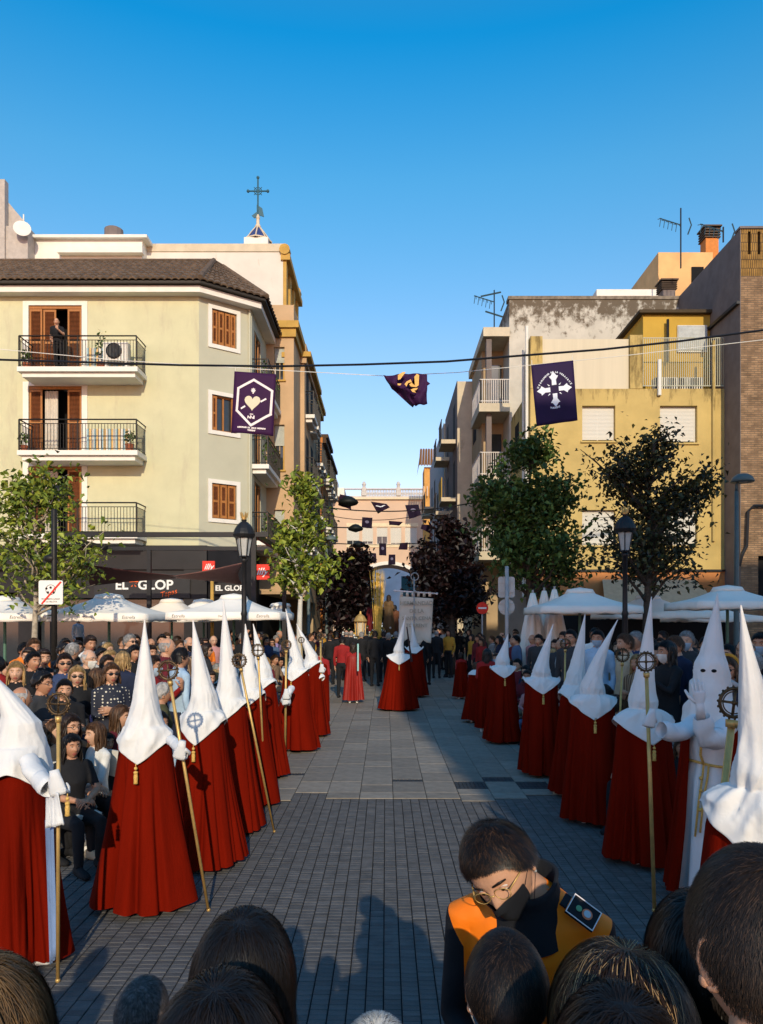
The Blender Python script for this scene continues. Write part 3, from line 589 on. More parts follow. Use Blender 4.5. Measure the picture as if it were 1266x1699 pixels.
for pq in ((0, def_u(900), Z(558,27)), (def_u(1045), def_u(1066), Z(556,27)), (def_u(1204), uR, Z(560,27))): g = MB(); g.box(pq[0], pq[1], -.02, .45, zP+.003, pq[2]); g.obj('parapet_pillar', M_yellow, ry)
g = MB(); g.box(def_u(900)+.01, def_u(1045)-.01, .1, .13, zP+.003, Z(560,27)-.02); o = g.obj('terrace_screen', mat('pale_screen', (.60,.52,.38), .85, var=.05, scale=2, bump=.3, bscale=5, stretch=(3,3,.1)), ry)
# penthouse hut on the terrace
g = MB(); hx0, hx1 = def_u(1070,28), def_u(1192,28); g.box(hx0, hx1, 1.2, 4.5, zP-.04, Z(522,28.2)); g.obj('penthouse', M_yellow2, ry)
g = MB(); g.box(hx0-.2, hx1+.1, 1.0, 4.6, Z(522,28.2)+.003, Z(522,28.2)+.12); g.obj('penthouse_roof', mat('roof_edge', (.06,.04,.02), .8), ry)
fh = Fr(ry, (0,1.0,0)); fh.blind(def_u(1123,28.2), def_u(1172,28.2), Z(585,28.2), Z(541,28.2), .98, m=mat('bluish_blind', (.50,.52,.52), .7), d=.12)
g = MB(); y0 = .05
for z in (Z(560,27), zP+.12): g.tube([(def_u(1066), y0, z), (def_u(1204), y0, z)], .02, 5)
for i in range(40): u = lerp(def_u(1068), def_u(1202), i/39); g.box(u-.011,u+.011,y0-.01,y0+.01,zP+.1,Z(560,27))
g.obj('terrace_railing', M_cream2, ry)
for px, lab in ((1110,'left'), (1152,'right')):
    g = MB(); u = def_u(px); g.box(u-.42,u+.42,.25,.55,zP+.05,zP+.5)
    for i in range(9): g.box(u-.4+.09*i, u-.36+.09*i, .23, .249, zP+.08, zP+.47, 1)
    tag(g.obj('air_conditioner', [M_whitep, M_black], None, loc=(RYx,RYy,0)), f'air conditioning unit behind the terrace railing, {lab} of the two', 'air conditioner', 'terrace air conditioners')
g = MB(); g.tube([(def_u(1184,26.95), -.06, 5), (def_u(1184,26.95), -.06, 12.3)], .055, 8); g.tube([(def_u(1093), -.07, Z(657,27)), (def_u(1093), -.07, Z(598,27))], .07, 8, 1); g.obj('pipe', [M_yellow, M_whitep], ry)
g = MB(); g.tube([(def_u(1108,28), 1.0, Z(600,28)), (def_u(1108,28), 1.0, Z(530,28))], .05, 6); g.lathe([(.18,0),(.1,.25),(.1,.35),(.32,.6),(.3,.65),(0,.66)], (def_u(1193,29), 1.6, Z(522,28.5)+.1), 12); g.obj('flue', M_black, ry)
# ground floor: orange band, beige awning, bar
g = MB(); g.box(0, uR, -.02, .3, 0, Z(945,27)-.08); g.obj('ground_floor', mat('orange_band', (.50,.20,.07), .9, var=.2, scale=1), ry)
g = MB(); g.box(-.02, uR, -.09, -.025, Z(945,27)-.08, Z(945,27)); g.obj('cable_run', M_black, ry)
g = MB(); a, b = def_u(1000,25.5), def_u(1200,25.5); g.add([(a+.4,-.1,3.6),(b-.4,-.1,3.6),(b,-1.9,2.35),(a,-1.9,2.35),(a+.4,-.1,3.57),(b-.4,-.1,3.57),(b,-1.9,2.32),(a,-1.9,2.32)], [(0,3,2,1),(4,5,6,7),(3,7,6,2),(0,4,7,3),(1,2,6,5),(0,1,5,4)]); tag(g.obj('awning', mat('beige_awning', (.42,.33,.22), .85), None, loc=(RYx,RYy,0)), 'beige shop awning under the orange band', 'awning')
g = MB(); g.box(def_u(905), def_u(1215), -.06, -.025, .1, 2.3); g.obj('bar_front', M_dark, ry)
for a, b in ((885,925),(1010,1060)):
    g = MB(); g.box(def_u(a), def_u(b), -.08, -.03, 2.9, 3.5); g.obj('shop_window', M_glass, ry)
fside = Fr(ry, (-.001, 0, 0), R(-90))
for z in (5.2, 8.4):
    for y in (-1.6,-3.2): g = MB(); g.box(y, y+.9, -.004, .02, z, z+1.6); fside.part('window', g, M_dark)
g = MB()
for y in (.25, .9): g.tube([(-.08, y, 3), (-.08, y, 13.2-y)], .06, 8)
g.obj('drainpipe', M_whitep, ry, kind='stuff')
# tall weathered building behind it
R2x, R2y = X(845,31.2), 31.2
r2 = thing('apartment_building', 'tall building with stained white party wall and angled balconies behind the yellow one', 'building', (R2x, R2y, 0))
z2 = Z(497,31.2)
g = MB(); g.box(0, X(1128,31.2)-R2x, 0, 12, 0, z2); g.obj('party_wall', M_stained, r2)
g = MB(); g.box(-.05, X(1128,31.2)-R2x, -.04, .5, z2+.003, z2+.14); g.obj('coping', mat('dirty_coping', (.20,.16,.12), .95, var=.4, scale=6), r2)
g = MB(); px_ = 4.25-R2x; g.box(px_, -.003, 1.6, 5.2, 0, Z(560,31.2)); g.box(px_, -.003, 0, 1.59, 0, 3.2); g.obj('wall', M_tanw, r2)
g = MB(); g.box(px_-.15, -.003, -.15, 5.4, Z(560,31.2)+.003, Z(545,31.2)); g.obj('eaves', M_paleconc, r2)
for zz in (5.0, 8.15, 11.2):
    g = MB(); g.box(px_-.35, -.02, -.3, 2.6, zz-.35, zz); bal = g.obj('balcony', M_paleconc, r2)
    g = MB()
    for z in (zz+1.0, zz+.1): g.tube([(-.05,-.25,z),(px_-.3,-.25,z),(px_-.3,2.5,z)], .025, 5)
    for i in range(14): t = i/13; g.box(lerp(-.05,px_-.3,t)-.012, lerp(-.05,px_-.3,t)+.012, -.262,-.238, zz, zz+1.0)
    for i in range(18): y = lerp(-.25,2.5,i/17); g.box(px_-.312,px_-.288,y-.012,y+.012,zz,zz+1.0)
    g.obj('railing', mat('white_rail', (.60,.55,.5), .6), bal)
    g = MB(); g.box(-.75,-.1,1.5,1.595,zz+.01,zz+2.2); g.obj('balcony_window', M_glass, bal)
    g = MB(); g.box(px_, px_+.22, 0.01, .3, zz, zz+2.8); g.obj('post', M_greyw, bal)
for i, zz in enumerate((4.4,7.6,10.6)):
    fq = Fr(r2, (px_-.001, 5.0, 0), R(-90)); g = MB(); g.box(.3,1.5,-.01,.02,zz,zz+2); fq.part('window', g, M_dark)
# roof boxes
g = MB(); g.box(X(1095,34)-R2x, X(1186,34)-R2x, 3, 8, 15, Z(415,34)); bx = g.obj('roof_hut', mat('hut_render', (.68,.40,.17), .9, var=.15, scale=1), r2)
g = MB(); g.box(X(1150,34)-R2x, X(1170,34)-R2x, 2.95, 2.998, Z(480,34), Z(440,34)); g.obj('hut_opening', M_dark, bx)
g = MB(); g.box(X(990,34)-R2x, X(1092,34)-R2x, 2.8, 6, 15, Z(480,34)); g.obj('roof_parapet', M_whitep, r2)
def louvred(x, y, z, w_, h, m, lab):
    c = thing('chimney', lab, 'chimney', (x, y, z)); g = MB(); g.box(-w_/2, w_/2, -w_/2, w_/2, -2.5, h*.5); g.obj('stack', m, c)
    g = MB(); k = 4
    for i in range(k): zz = h*.5 + .01 + i*h*.12; g.box(-w_*.62, w_*.62, -w_*.62, w_*.62, zz, zz+h*.05); g.box(-w_*.4, w_*.4, -w_*.4, w_*.4, zz+h*.05, zz+h*.115)
    g.box(-w_*.7, w_*.7, -w_*.7, w_*.7, h*.5+.02+k*h*.12, h*.5+.02+k*h*.12+.06); g.obj('louvred_cap', mat('chimney_cap', (.10,.07,.05), .9), c); return c
louvred(X(1177,36), 36, Z(418,36), .62, 1.05, M_orangeb, 'orange chimney with louvred cap on the highest rooftop hut')
louvred(X(1106,32.5), 32.5, Z(499,32.5), .55, .75, M_greyw, 'dark louvred chimney at the end of the stained white wall')
def antenna(x, y, z, h, lab, kind=0):
    a = thing('tv_antenna', lab, 'antenna', (x, y, z)); g = MB(); g.tube([(0,0,0),(0,0,h)], .03, 6); g.obj('mast', M_iron, a)
    g = MB(); zz = h*.72; g.tube([(-.9,.0,zz+.28),(.0,0,zz)], .025, 5)
    for i in range(5): t = i/5; x_ = lerp(-.85,.0,t); g.tube([(x_,-.35,zz+.28*(1-t)-.3),(x_+.04,0,zz+.28*(1-t)),(x_,.35,zz+.28*(1-t)+.15)], .014, 4); g.tube([(x_-.05,0,zz+.28*(1-t)-.35),(x_,0,zz+.28*(1-t))], .014, 4)
    g.tube([(.35,0,zz+.3),(.45,0,zz),(.3,0,zz-.4)], .03, 4)
    if kind: g.tube([(-.4,0,h*.5),(.5,0,h*.35)], .04, 5); g.tube([(-.6,0,h*.85),(.3,0,h*.95)], .04, 5)
    g.obj('aerial', mat('aerial_metal', (.06,.11,.13), .5, metal=.5), a); return a
antenna(X(1128,31.5), 31.4, Z(445,31.4), 2.55, 'tall television aerial standing beside the orange rooftop hut')
antenna(X(820,33), 33, Z(552,33), 1.9, 'television aerials on the roof edge above the street balconies', 1)
antenna(X(1200,29), 29, Z(402,29), .6, 'short aerial mast behind the grey parapet slope')
# brick building at right
bkx = X(1229,25.8)
bk = thing('apartment_building', 'tan brick building with slotted parapet at the right edge', 'building', (bkx, 25.8, 0))
zt_ = Z(380,25.8); zs = Z(458,25.8)
fk = Fr(bk)
sl = [(X(p,25.8)-bkx, X(p,25.8)-bkx+.1, Z(422,25.8), Z(384,25.8)) for p in (1241,1257,1275,1290)]
fk.wall(.001, 9, zs+.003, zt_, sl, M_brickv, .3, 'brick_parapet')
fk.wall(.001, 9, 0, zs, [(X(1258,25.8)-bkx, X(1258,25.8)-bkx+1.4, Z(1000,25.8), Z(922,25.8)), (1.6,2.6,5.6,7.2), (1.6,2.6,9,10.6)], M_brick)
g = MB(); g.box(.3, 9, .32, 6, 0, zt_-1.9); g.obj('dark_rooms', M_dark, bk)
g = MB(); g.box(-.02, .0, .0, 5.8, 0, zt_); g.box(-.01,.3,.31,5.8,zt_-1.8,zt_); g.box(-.2,9,5.7,5.8,12,zt_-.4); g.obj('grey_side_wall', M_greyw, bk)
g = MB(); g.add([(-.14,.0,zt_-2.6),(-.021,.0,zt_-2.6),(-.021,5.8,zt_-2.6),(-.14,5.8,zt_-2.6),(-.14,.0,zt_-2.5),(-.021,.0,zt_-2.5),(-.021,5.8,zt_-2.5),(-.14,5.8,zt_-2.5)], [(0,1,2,3),(4,5,6,7),(0,4,7,3),(0,1,5,4)]); g.obj('ledge', M_black, bk)
g = MB(); g.box(-.05, 9, -.05, .35, zt_+.003, zt_+.08); g.obj('coping', M_greyw, bk)
g = MB(); g.tube([(-.1,-.1,4.0),(.0,-.12,4.4),(.15,-.12,4.7),(.2,-.12,5.9),(.4,-.12,6.1),(2,-.12,6.1)], .05, 6); g.obj('cable', M_black, bk)
# far right buildings
def farb(x, y, x1, y1, zt, m, lab, ms, bal=()):
    b = thing('apartment_building', lab, 'building', (x, y, 0)); g = MB(); g.box(0, x1-x, 0, y1-y-.01, 0, zt); g.obj('wall', m, b)
    g = MB(); g.box(-.02, -.003, 0.02, y1-y-.02, 0, zt+.05); g.obj('street_front', ms, b)
    fq = Fr(b, (-.02, y1-y, 0), R(-90))
    for (u, zz, k) in bal:
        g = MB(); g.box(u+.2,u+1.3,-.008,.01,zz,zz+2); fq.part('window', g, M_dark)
        if k: 
            g = MB(); g.box(u, u+1.9, -.75, -.001, zz-.2, zz); bb = fq.part('balcony', g, M_paleconc); g = MB(); g.box(u, u+1.9, -.75, -.71, zz+.003, zz+1.0) if k == 2 else g.tube([(u,-.73,zz+1),(u+1.9,-.73,zz+1)], .03, 5)
            if k == 1:
                for i in range(14): g.box(u+.14*i, u+.14*i+.025, -.74,-.72, zz, zz+1)
            g.obj('railing', M_yellow2 if k == 2 else M_iron, bb)
    return b
farb(X(758,37), 36.7, 12, 44, Z(636,37), M_paleconc, 'narrow grey and cream building with dark balconies on the right of the street', M_greyw, [(1,11.2,1),(1,8.2,1),(1,5.2,1),(5,8.3,2),(5,11.2,1),(5,5.2,1),(3.2,4.9,0)])
farb(X(737,44), 44.1, 10, 58, Z(702,44), M_paleconc, 'beige building with roof railing beyond the dark balconies', mat('slate_front', (.30,.31,.33), .9), [(2,10,1),(2,7,1),(5,10,1),(5,7,1),(8,8.5,0),(8,5.5,0),(11,8.5,0)])
b = thing('tower_house', 'orange tower with steep brown tiled roof at the far right end of the street', 'building', (X(704,66), 66, 0))
g = MB(); g.box(0, 2.4, 0, 3, 0, Z(775,66)); g.obj('wall', mat('orange_tower', (.60,.30,.08), .9, var=.2, scale=1), b)
g = MB(); zz = Z(775,66)
for i in range(12): g.add([(-.5+.25*i,-.5,zz),(-.5+.25*i+.24,-.5,zz),(-.3+.24*i+.2,1.8,zz+2.0),(-.3+.24*i,1.8,zz+2.0),(-.5+.25*i+.12,-.5,zz+.12),(-.3+.24*i+.1,1.8,zz+2.1)], [(0,4,5,3),(4,1,2,5)])
g.add([(-.5,-.5,zz),(-.25,1.8,zz+2),(-.5,4,zz)], [(0,1,2)]); g.obj('tiled_roof', mat('brown_tiles_far', (.20,.09,.03), .8, var=.3, scale=8), b)
g = MB()
for i in range(8): g.box(-.1+.3*i, .0+.3*i, -.4, -.3, Z(824,66), Z(808,66))
g.obj('balustrade', M_pink, b)
# the building behind the camera, whose shade lies over the right-hand row
sb = thing('apartment_building', 'plain rendered apartment block behind the viewer on the right', 'building', (4.25, -20.5, 0))
g = MB(); g.box(0, 26, 0, 6, 0, 21.2); g.obj('wall', M_cream2, sb)
g = MB()
for i in range(7):
    for j in range(5): g.box(1.2+3.4*i, 2.6+3.4*i, 6.001, 6.03, 4+3*j, 5.6+3*j)
g.obj('windows', M_glass, sb)
# ================================================================ STREET FURNITURE
def lantern(px, Y, ztop, lab):
    x = X(px, Y); t = thing('street_lamp', lab, 'street lamp', (x, Y, 0), group='classic lanterns'); hz_ = ztop - 1.02
    g = MB(); g.lathe([(.17,0),(.17,.12),(.11,.2),(.10,.9),(.12,.95),(.075,1.05),(.06,2.2),(.075,2.25),(.055,2.32),(.05,hz_-.1),(.09,hz_-.06),(.04,hz_)], n=14); g.obj('post', M_black, t, True)
    g = MB()
    for k in range(6):
        a = k*math.pi/3+.2; b = a+math.pi/3
        g.tube([(.105*math.cos(a),.105*math.sin(a),hz_+.02),(.175*math.cos(a),.175*math.sin(a),hz_+.42)], .011, 4)
    g.lathe([(.11,0),(.12,.02),(.11,.04)], (0,0,hz_), 6); g.lathe([(.19,.42),(.22,.44),(.24,.50),(.23,.54),(.20,.62),(.15,.70),(.09,.76),(.05,.78),(.06,.82)], (0,0,hz_), 18); g.obj('lantern_frame', M_black, t)
    g = MB(); g.lathe([(.098,.03),(.168,.42)], (0,0,hz_), 6, caps=False); g.obj('lantern_glass', mat('lamp_glass', (.42,.43,.42), .25, var=.1, spec=.5), t)
    g = MB(); g.lathe([(.05,.82),(.055,.86),(.05,.87)], (0,0,hz_), 10)
    for k in range(6): a = k*math.pi/3; g.tube([(.05*math.cos(a),.05*math.sin(a),hz_+.86),(.085*math.cos(a),.085*math.sin(a),hz_+.98)], [.022,.008], 4)
    g.obj('crown_finial', M_gold, t); return t
lantern(405, 16, Z(847,16), 'black classic lantern with gold crown in front of the EL GLOP cafe')
lantern(1037, 16, Z(838,16), 'black classic lantern in front of the dark tree and white parasols at right')
def modern(px, Y, ztop, lab, side=1, grey=False):
    x = X(px, Y); m = mat('grey_green_post', (.10,.13,.13), .5) if grey else M_iron
    t = thing('street_lamp', lab, 'street lamp', (x, Y, 0), group='modern hooded lamps')
    g = MB(); g.lathe([(.14,0),(.14,.1),(.08,.15),(.07,ztop*.5),(.055,ztop-.45)], n=12); g.tube([(0,0,ztop-.5),(0,0,ztop-.3),(side*.06,0,ztop-.16),(side*.2,0,ztop-.1)], [.05,.04,.035,.03], 8); g.obj('post', m, t, True)
    g = MB(); g.lathe([(.30,-.16),(.31,-.14),(.26,-.03),(.15,.05),(.0,.07)], (side*.16,0,ztop-.05), 18); g.lathe([(.0,-.17),(.27,-.15)], (side*.16,0,ztop-.05), 16, 1); g.obj('lamp_hood', [m, mat('lamp_diffuser', (.3,.3,.28), .4)], t, True); return t
modern(1222, 20, Z(787,20), 'grey hooded street lamp in front of the brick building edge', 1, True)
modern(88, 18.6, Z(806,18.6), 'tall black lamp post rising behind the pale leafed tree at left', 1)
modern(497+15, 30, 6.0, 'slim grey lamp pole behind the pale barked tree', 1, True)
modern(542, 33, 5.9, 'slim grey lamp pole beside the dark purple trees', 1, True)
# hooded lamps on arms fixed to the left fronts
for px, py, Y, lab in ((578,833,34,'uppermost'), (590,877,45,'middle'), (596,904,52,'lowest')):
    x = X(px,Y); z = Z(py,Y); t = thing('wall_lamp', f'dark hooded lamp reaching over the street from the left fronts, {lab} of three', 'street lamp', (x,Y,z), group='arm lamps over the street')
    g = MB(); g.tube([(-3.9-x+.1,0,.1),(-.4,0,.05)], .04, 6); g.obj('arm', M_iron, t)
    g = MB(); g.lathe([(.0,-.25),(.42,-.12),(.5,-.02),(.42,.10),(.2,.25),(0,.3)], n=14); g.xf(Matrix.Scale(.95,4)); g.obj('lamp_hood', mat('green_black', (.006,.009,.009), .6), t, True)
# black post + no-ball-games sign
t = thing('sign_post', 'white no ball games sign with crossed-out football on a black post at far left', 'sign', (X(85,12.3), 12.3, 0))
g = MB(); g.lathe([(.05,0),(.045,Z(845,12.3)),(.03,Z(843,12.3))], (.01,.09,0), 10); g.sph((-.06,.09,Z(926,12.3)), (.11,.07,.07), 12, 8); g.obj('post', M_iron, t, True)
zc = Z(983,12.3); s_ = .2
g = MB(); pl = [(s_*cx+.03*math.cos(a), s_*cz+.03*math.sin(a)) for cx, cz, a0 in ((.85,.85,0),(-.85,.85,90),(-.85,-.85,180),(.85,-.85,270)) for a in [math.radians(a0+k*30) for k in range(4)]]
g.prism([(x, z+zc) for x, z in pl], -.02, .0); sp = g.obj('sign_plate', M_signw, t)
g = MB(); g.prism([(-.16,zc-.185),(-.135,zc-.195),(.185,zc+.17),(.16,zc+.185)], -.029, -.024); g.obj('red_stroke', M_red, sp)
g = MB()
n = 24; rr_ = .085; c_ = (.0,.045)
for i in range(n):
    a, b = 2*math.pi*i/n, 2*math.pi*(i+1)/n
    g.prism([(c_[0]+rr_*math.cos(a), zc+c_[1]+rr_*math.sin(a)), (c_[0]+rr_*math.cos(b), zc+c_[1]+rr_*math.sin(b)), (c_[0]+(rr_-.008)*math.cos(b), zc+c_[1]+(rr_-.008)*math.sin(b)), (c_[0]+(rr_-.008)*math.cos(a), zc+c_[1]+(rr_-.008)*math.sin(a))], -.0225, -.0215)
for dx, dz in ((0,.035),(-.045,-.045),(.05,-.045),(-.07,.02),(.072,.02)): g.prism([(c_[0]+dx+.023*math.cos(k*1.2566+.3), zc+c_[1]+dz+.023*math.sin(k*1.2566+.3)) for k in range(5)], -.0225, -.0215)
g.obj('football_print', M_black, sp)
text('PROHIBIDO JUGAR', .036, (0,-.023,zc-.11), (R(90),0,0), M_black, sp, ext=.001); text('A LA PELOTA', .036, (0,-.023,zc-.155), (R(90),0,0), M_black, sp, ext=.001)
# road signs seen from behind, right
t = thing('road_sign', 'grey pole with the pale backs of a square and a round road sign at right', 'road sign', (X(841,17), 17, 0))
g = MB(); g.lathe([(.045,0),(.045,Z(940,17)),(0,Z(939,17))], n=10); g.obj('pole', M_steel, t, True)
def rplate(name, cx, cz, hw, hh, r): 
    g = MB(); g.prism([(cx+sx*(hw-r)+r*math.cos(a), cz+sz*(hh-r)+r*math.sin(a)) for sx, sz, a0 in ((1,1,0),(-1,1,90),(-1,-1,180),(1,-1,270)) for a in [math.radians(a0+k*22.5) for k in range(5)]], .05, .065)
    g.box(cx-hw*.8, cx+hw*.8, .03, .0499, cz+hh*.4, cz+hh*.5); g.box(cx-hw*.8, cx+hw*.8, .03, .0499, cz-hh*.5, cz-hh*.4); return g.obj(name, mat('sign_back', (.50,.48,.45), .6, var=.1), t)
rplate('square_plate', 0, Z(974,17), .19, .24, .05); rplate('round_plate', 0, Z(1007,17), .19, .19, .19)
t = thing('no_entry_sign', 'small red no entry sign under the dark purple trees', 'road sign', (X(800,27), 27, 0)); g = MB(); g.lathe([(.03,0),(.03,Z(1000,27))], n=8); g.obj('pole', M_steel, t)
g = MB(); q = MB(); q.lathe([(0,0),(.22,0),(.22,.02),(0,.02)], n=24); q.xf(Matrix.Translation((0,-.03,Z(1009,27))) @ Matrix.Rotation(R(90),4,'X')); g.merge(q); dsc = g.obj('disc', M_red, t); g = MB(); g.box(-.15,.15,-.056,-.051,Z(1009,27)-.03,Z(1009,27)+.03); g.obj('white_bar', M_signw, dsc)
# pergola frame and shade sails
t = thing('pergola', 'black steel pergola frame carrying the shade sail over the cafe terrace', 'pergola', (X(88,19), 19, 0))
bx_ = X(420,19) - X(88,19); zt2 = Z(887,19); g = MB(); g.box(0,bx_+.4,-.06,.06,zt2-.06,zt2+.06); g.box(0,bx_+.4,3.6,3.72,zt2-.06,zt2+.06); g.box(-.06,.06,.061,3.6,zt2-.06,zt2+.06); g.box(bx_,bx_+.12,.061,3.6,zt2-.06,zt2+.06); g.obj('beams', M_black, t)
for x_, y_ in ((1.3,3.66),(bx_+.02,0),(bx_+.3,3.66)):
    g = MB(); g.box(x_-.06,x_+.06,y_-.06,y_+.06,0,zt2-.061); g.obj('post', M_black, t)
def sail(p, lab, m, sag=.25, n=14):
    g = MB(); a, b, c, d = map(Vector, p); rows = []
    for j in range(n+1):
        v = j/n; row = []
        for i in range(n+1):
            u = i/n; q = a.lerp(b,u).lerp(d.lerp(c,u),v); e = 1-.16*math.sin(math.pi*u)*abs(2*v-1)
            ctr = (a+b+c+d)/4; k = .13*(math.sin(math.pi*u)*abs(2*v-1) + math.sin(math.pi*v)*abs(2*u-1)); q = q.lerp(ctr, k); q.z -= sag*math.sin(math.pi*u)*math.sin(math.pi*v); row.append(q)
        rows.append(row)
    g.rings(rows, 0, False, False); o = g.obj('shade_sail', m, None, True); sd = o.modifiers.new('s','SOLIDIFY'); sd.thickness = .006; return tag(o, lab, 'shade sail')
sail([(X(103,19),19,Z(930,19)), (X(300,20),20,Z(956,20)), (X(296,20.6),20.6,Z(959,20.6)), (X(150,22),22,Z(972,22))], 'brown left wing of the shade sail, shaded in its colour, above the EL GLOP sign', mat('shaded_sail', (.07,.022,.022), .8), .1)  # shaded underside of the sail put into a darker cloth colour
sail([(X(284,20),20,Z(956,20)), (X(404,18.6),18.6,Z(933,18.6)), (X(402,21.0),21.0,Z(970,21.0)), (X(290,20.6),20.6,Z(959,20.6))], 'right wing of the shade sail, sunlight painted in its colour, ending at the lantern post', mat('sunlit_sail', (.26,.13,.11), .8), .08)  # sunlit top of the same sail put into a paler cloth colour
t = thing('yellow_pole', 'mustard yellow pole standing below the half hidden red sign', 'pole', (X(352,23), 23, 0)); g = MB(); g.tube([(0,0,0),(0,0,Z(962,23))], .055, 8); g.obj('pole', M_ochre, t)
# parasols
def parasol(px, py_top, py_edge, half_px, Y, lab, printed=True, m=None, tilt=0, off=0, lit=True):
    x = X(px, Y); ze = Z(py_edge, Y); zt3 = Z(py_top, Y); hw = half_px*Y/F; t = thing('parasol', lab, 'parasol', (x, Y, 0), rz=off, group='white cafe parasols')
    g = MB(); n = 24; rings = []
    m = m or M_canvas
    for j in range(9):
        v = j/8; row = []
        for k in range(n*2):
            a = 2*math.pi*(k+.0)/(n*2); c, s = math.cos(a), math.sin(a); sq = 1/max(abs(c), abs(s)); r = .28 + (hw*sq - .28)*v
            rib = 1 - .0; corner = (sq-1)/.414
            sagv = -.10*math.sin(math.pi*v)*(1 - corner)*1.0
            z = lerp(zt3-.10, ze+.16, v) - .05*math.sin(math.pi*v)
            row.append(Vector((c*r, s*r, z)))
        rings.append(row)
    for zz in (ze+.06, ze): rings.append([Vector((p.x*1.005, p.y*1.005, zz + .012*math.sin(k*1.7))) for k, p in enumerate(rings[8])])
    g.rings(rings, 0, False); g.lathe([(.36,-.13),(.30,-.03),(.12,.0),(0,.02)], (0,0,zt3), 16); cn = g.obj('canopy', m, t, True)
    sd = cn.modifiers.new('s','SOLIDIFY'); sd.thickness = .008
    g = MB(); g.tube([(0,0,0),(0,0,zt3-.06)], .035, 8)
    for k in range(8): a = k*math.pi/4; sq = 1/max(abs(math.cos(a)), abs(math.sin(a))); g.tube([(0,0,zt3-.15),(math.cos(a)*hw*sq*.97,math.sin(a)*hw*sq*.97,ze+.12)], .012, 4)
    g.obj('pole', mat('parasol_pole', (.07,.16,.12), .5), t)
    if printed:
        for u in (-.78, .72): text('Estrella', .10, (hw*u, -hw*1.012, ze+.09), (R(90),0,0), mat('grey_print', (.12,.12,.12), .7), t, ext=.002, shear=.2)
        text('Damm', .07, (0, -hw*1.012, ze+.09), (R(90),0,0), MATS['grey_print'], t, ext=.002)
    return t
parasol(8, 989, 1031, 88, 17.2, 'white parasol cut by the left edge, beside the no ball games sign')
parasol(181, 985, 1031, 87, 17.6, 'white parasol under the left end of the brown sail')
parasol(388, 986, 1029, 87, 17.8, 'white parasol behind the classic lantern on the left')
parasol(285, 993, 1032, 55, 21.5, 'bluish white parasol behind, between two bigger ones on the left', False)
parasol(338, 994, 1030, 55, 23.0, 'small white parasol top peeping behind, below the yellow pole', False)
parasol(465, 1000, 1026, 20, 24.0, 'narrow pale parasol edge between lantern and pale tree', False)
parasol(962, 976, 1019, 78, 17.6, 'white parasol with dark corners left of the right-hand lantern', False)
parasol(1075, 987, 1027, 74, 20.5, 'white parasol further back behind the right-hand lantern', False)
parasol(1207, 972, 1012, 76, 16.6, 'white parasol below the hooded lamp at the right edge', False)
parasol(1178, 1003, 1032, 60, 22, 'far white parasol in the shade behind the right pair', False)
def folded(px, py, Y, lab):
    t = thing('folded_parasol', lab, 'parasol', (X(px,Y), Y, 0), group='folded white parasols'); zt4 = Z(py, Y); g = MB(); rr = random.Random(px); rows = []
    for j in range(14):
        v = j/13; z = lerp(zt4, .75, v); r = .05 + .24*math.sin(min(1, v*1.3)*1.5) + (.03 if v > .7 else 0)
        rows.append([Vector((math.cos(2*math.pi*k/32)*r*(1+.22*math.cos(8*2*math.pi*k/32+v*2)), math.sin(2*math.pi*k/32)*r*(1+.22*math.cos(8*2*math.pi*k/32+v*2)), z)) for k in range(32)])
    g.rings(rows); g.obj('canopy', M_canvas, t, True); g = MB(); g.tube([(0,0,0),(0,0,zt4+.08)], .03, 8); g.obj('pole', M_steel, t)
folded(884, 984, 19, 'folded white parasol, leftmost of the closed ones by the green tree'); folded(903, 980, 19.6, 'folded white parasol in the middle of the closed ones'); folded(920, 978, 19, 'folded white parasol, rightmost of the closed ones, tallest')

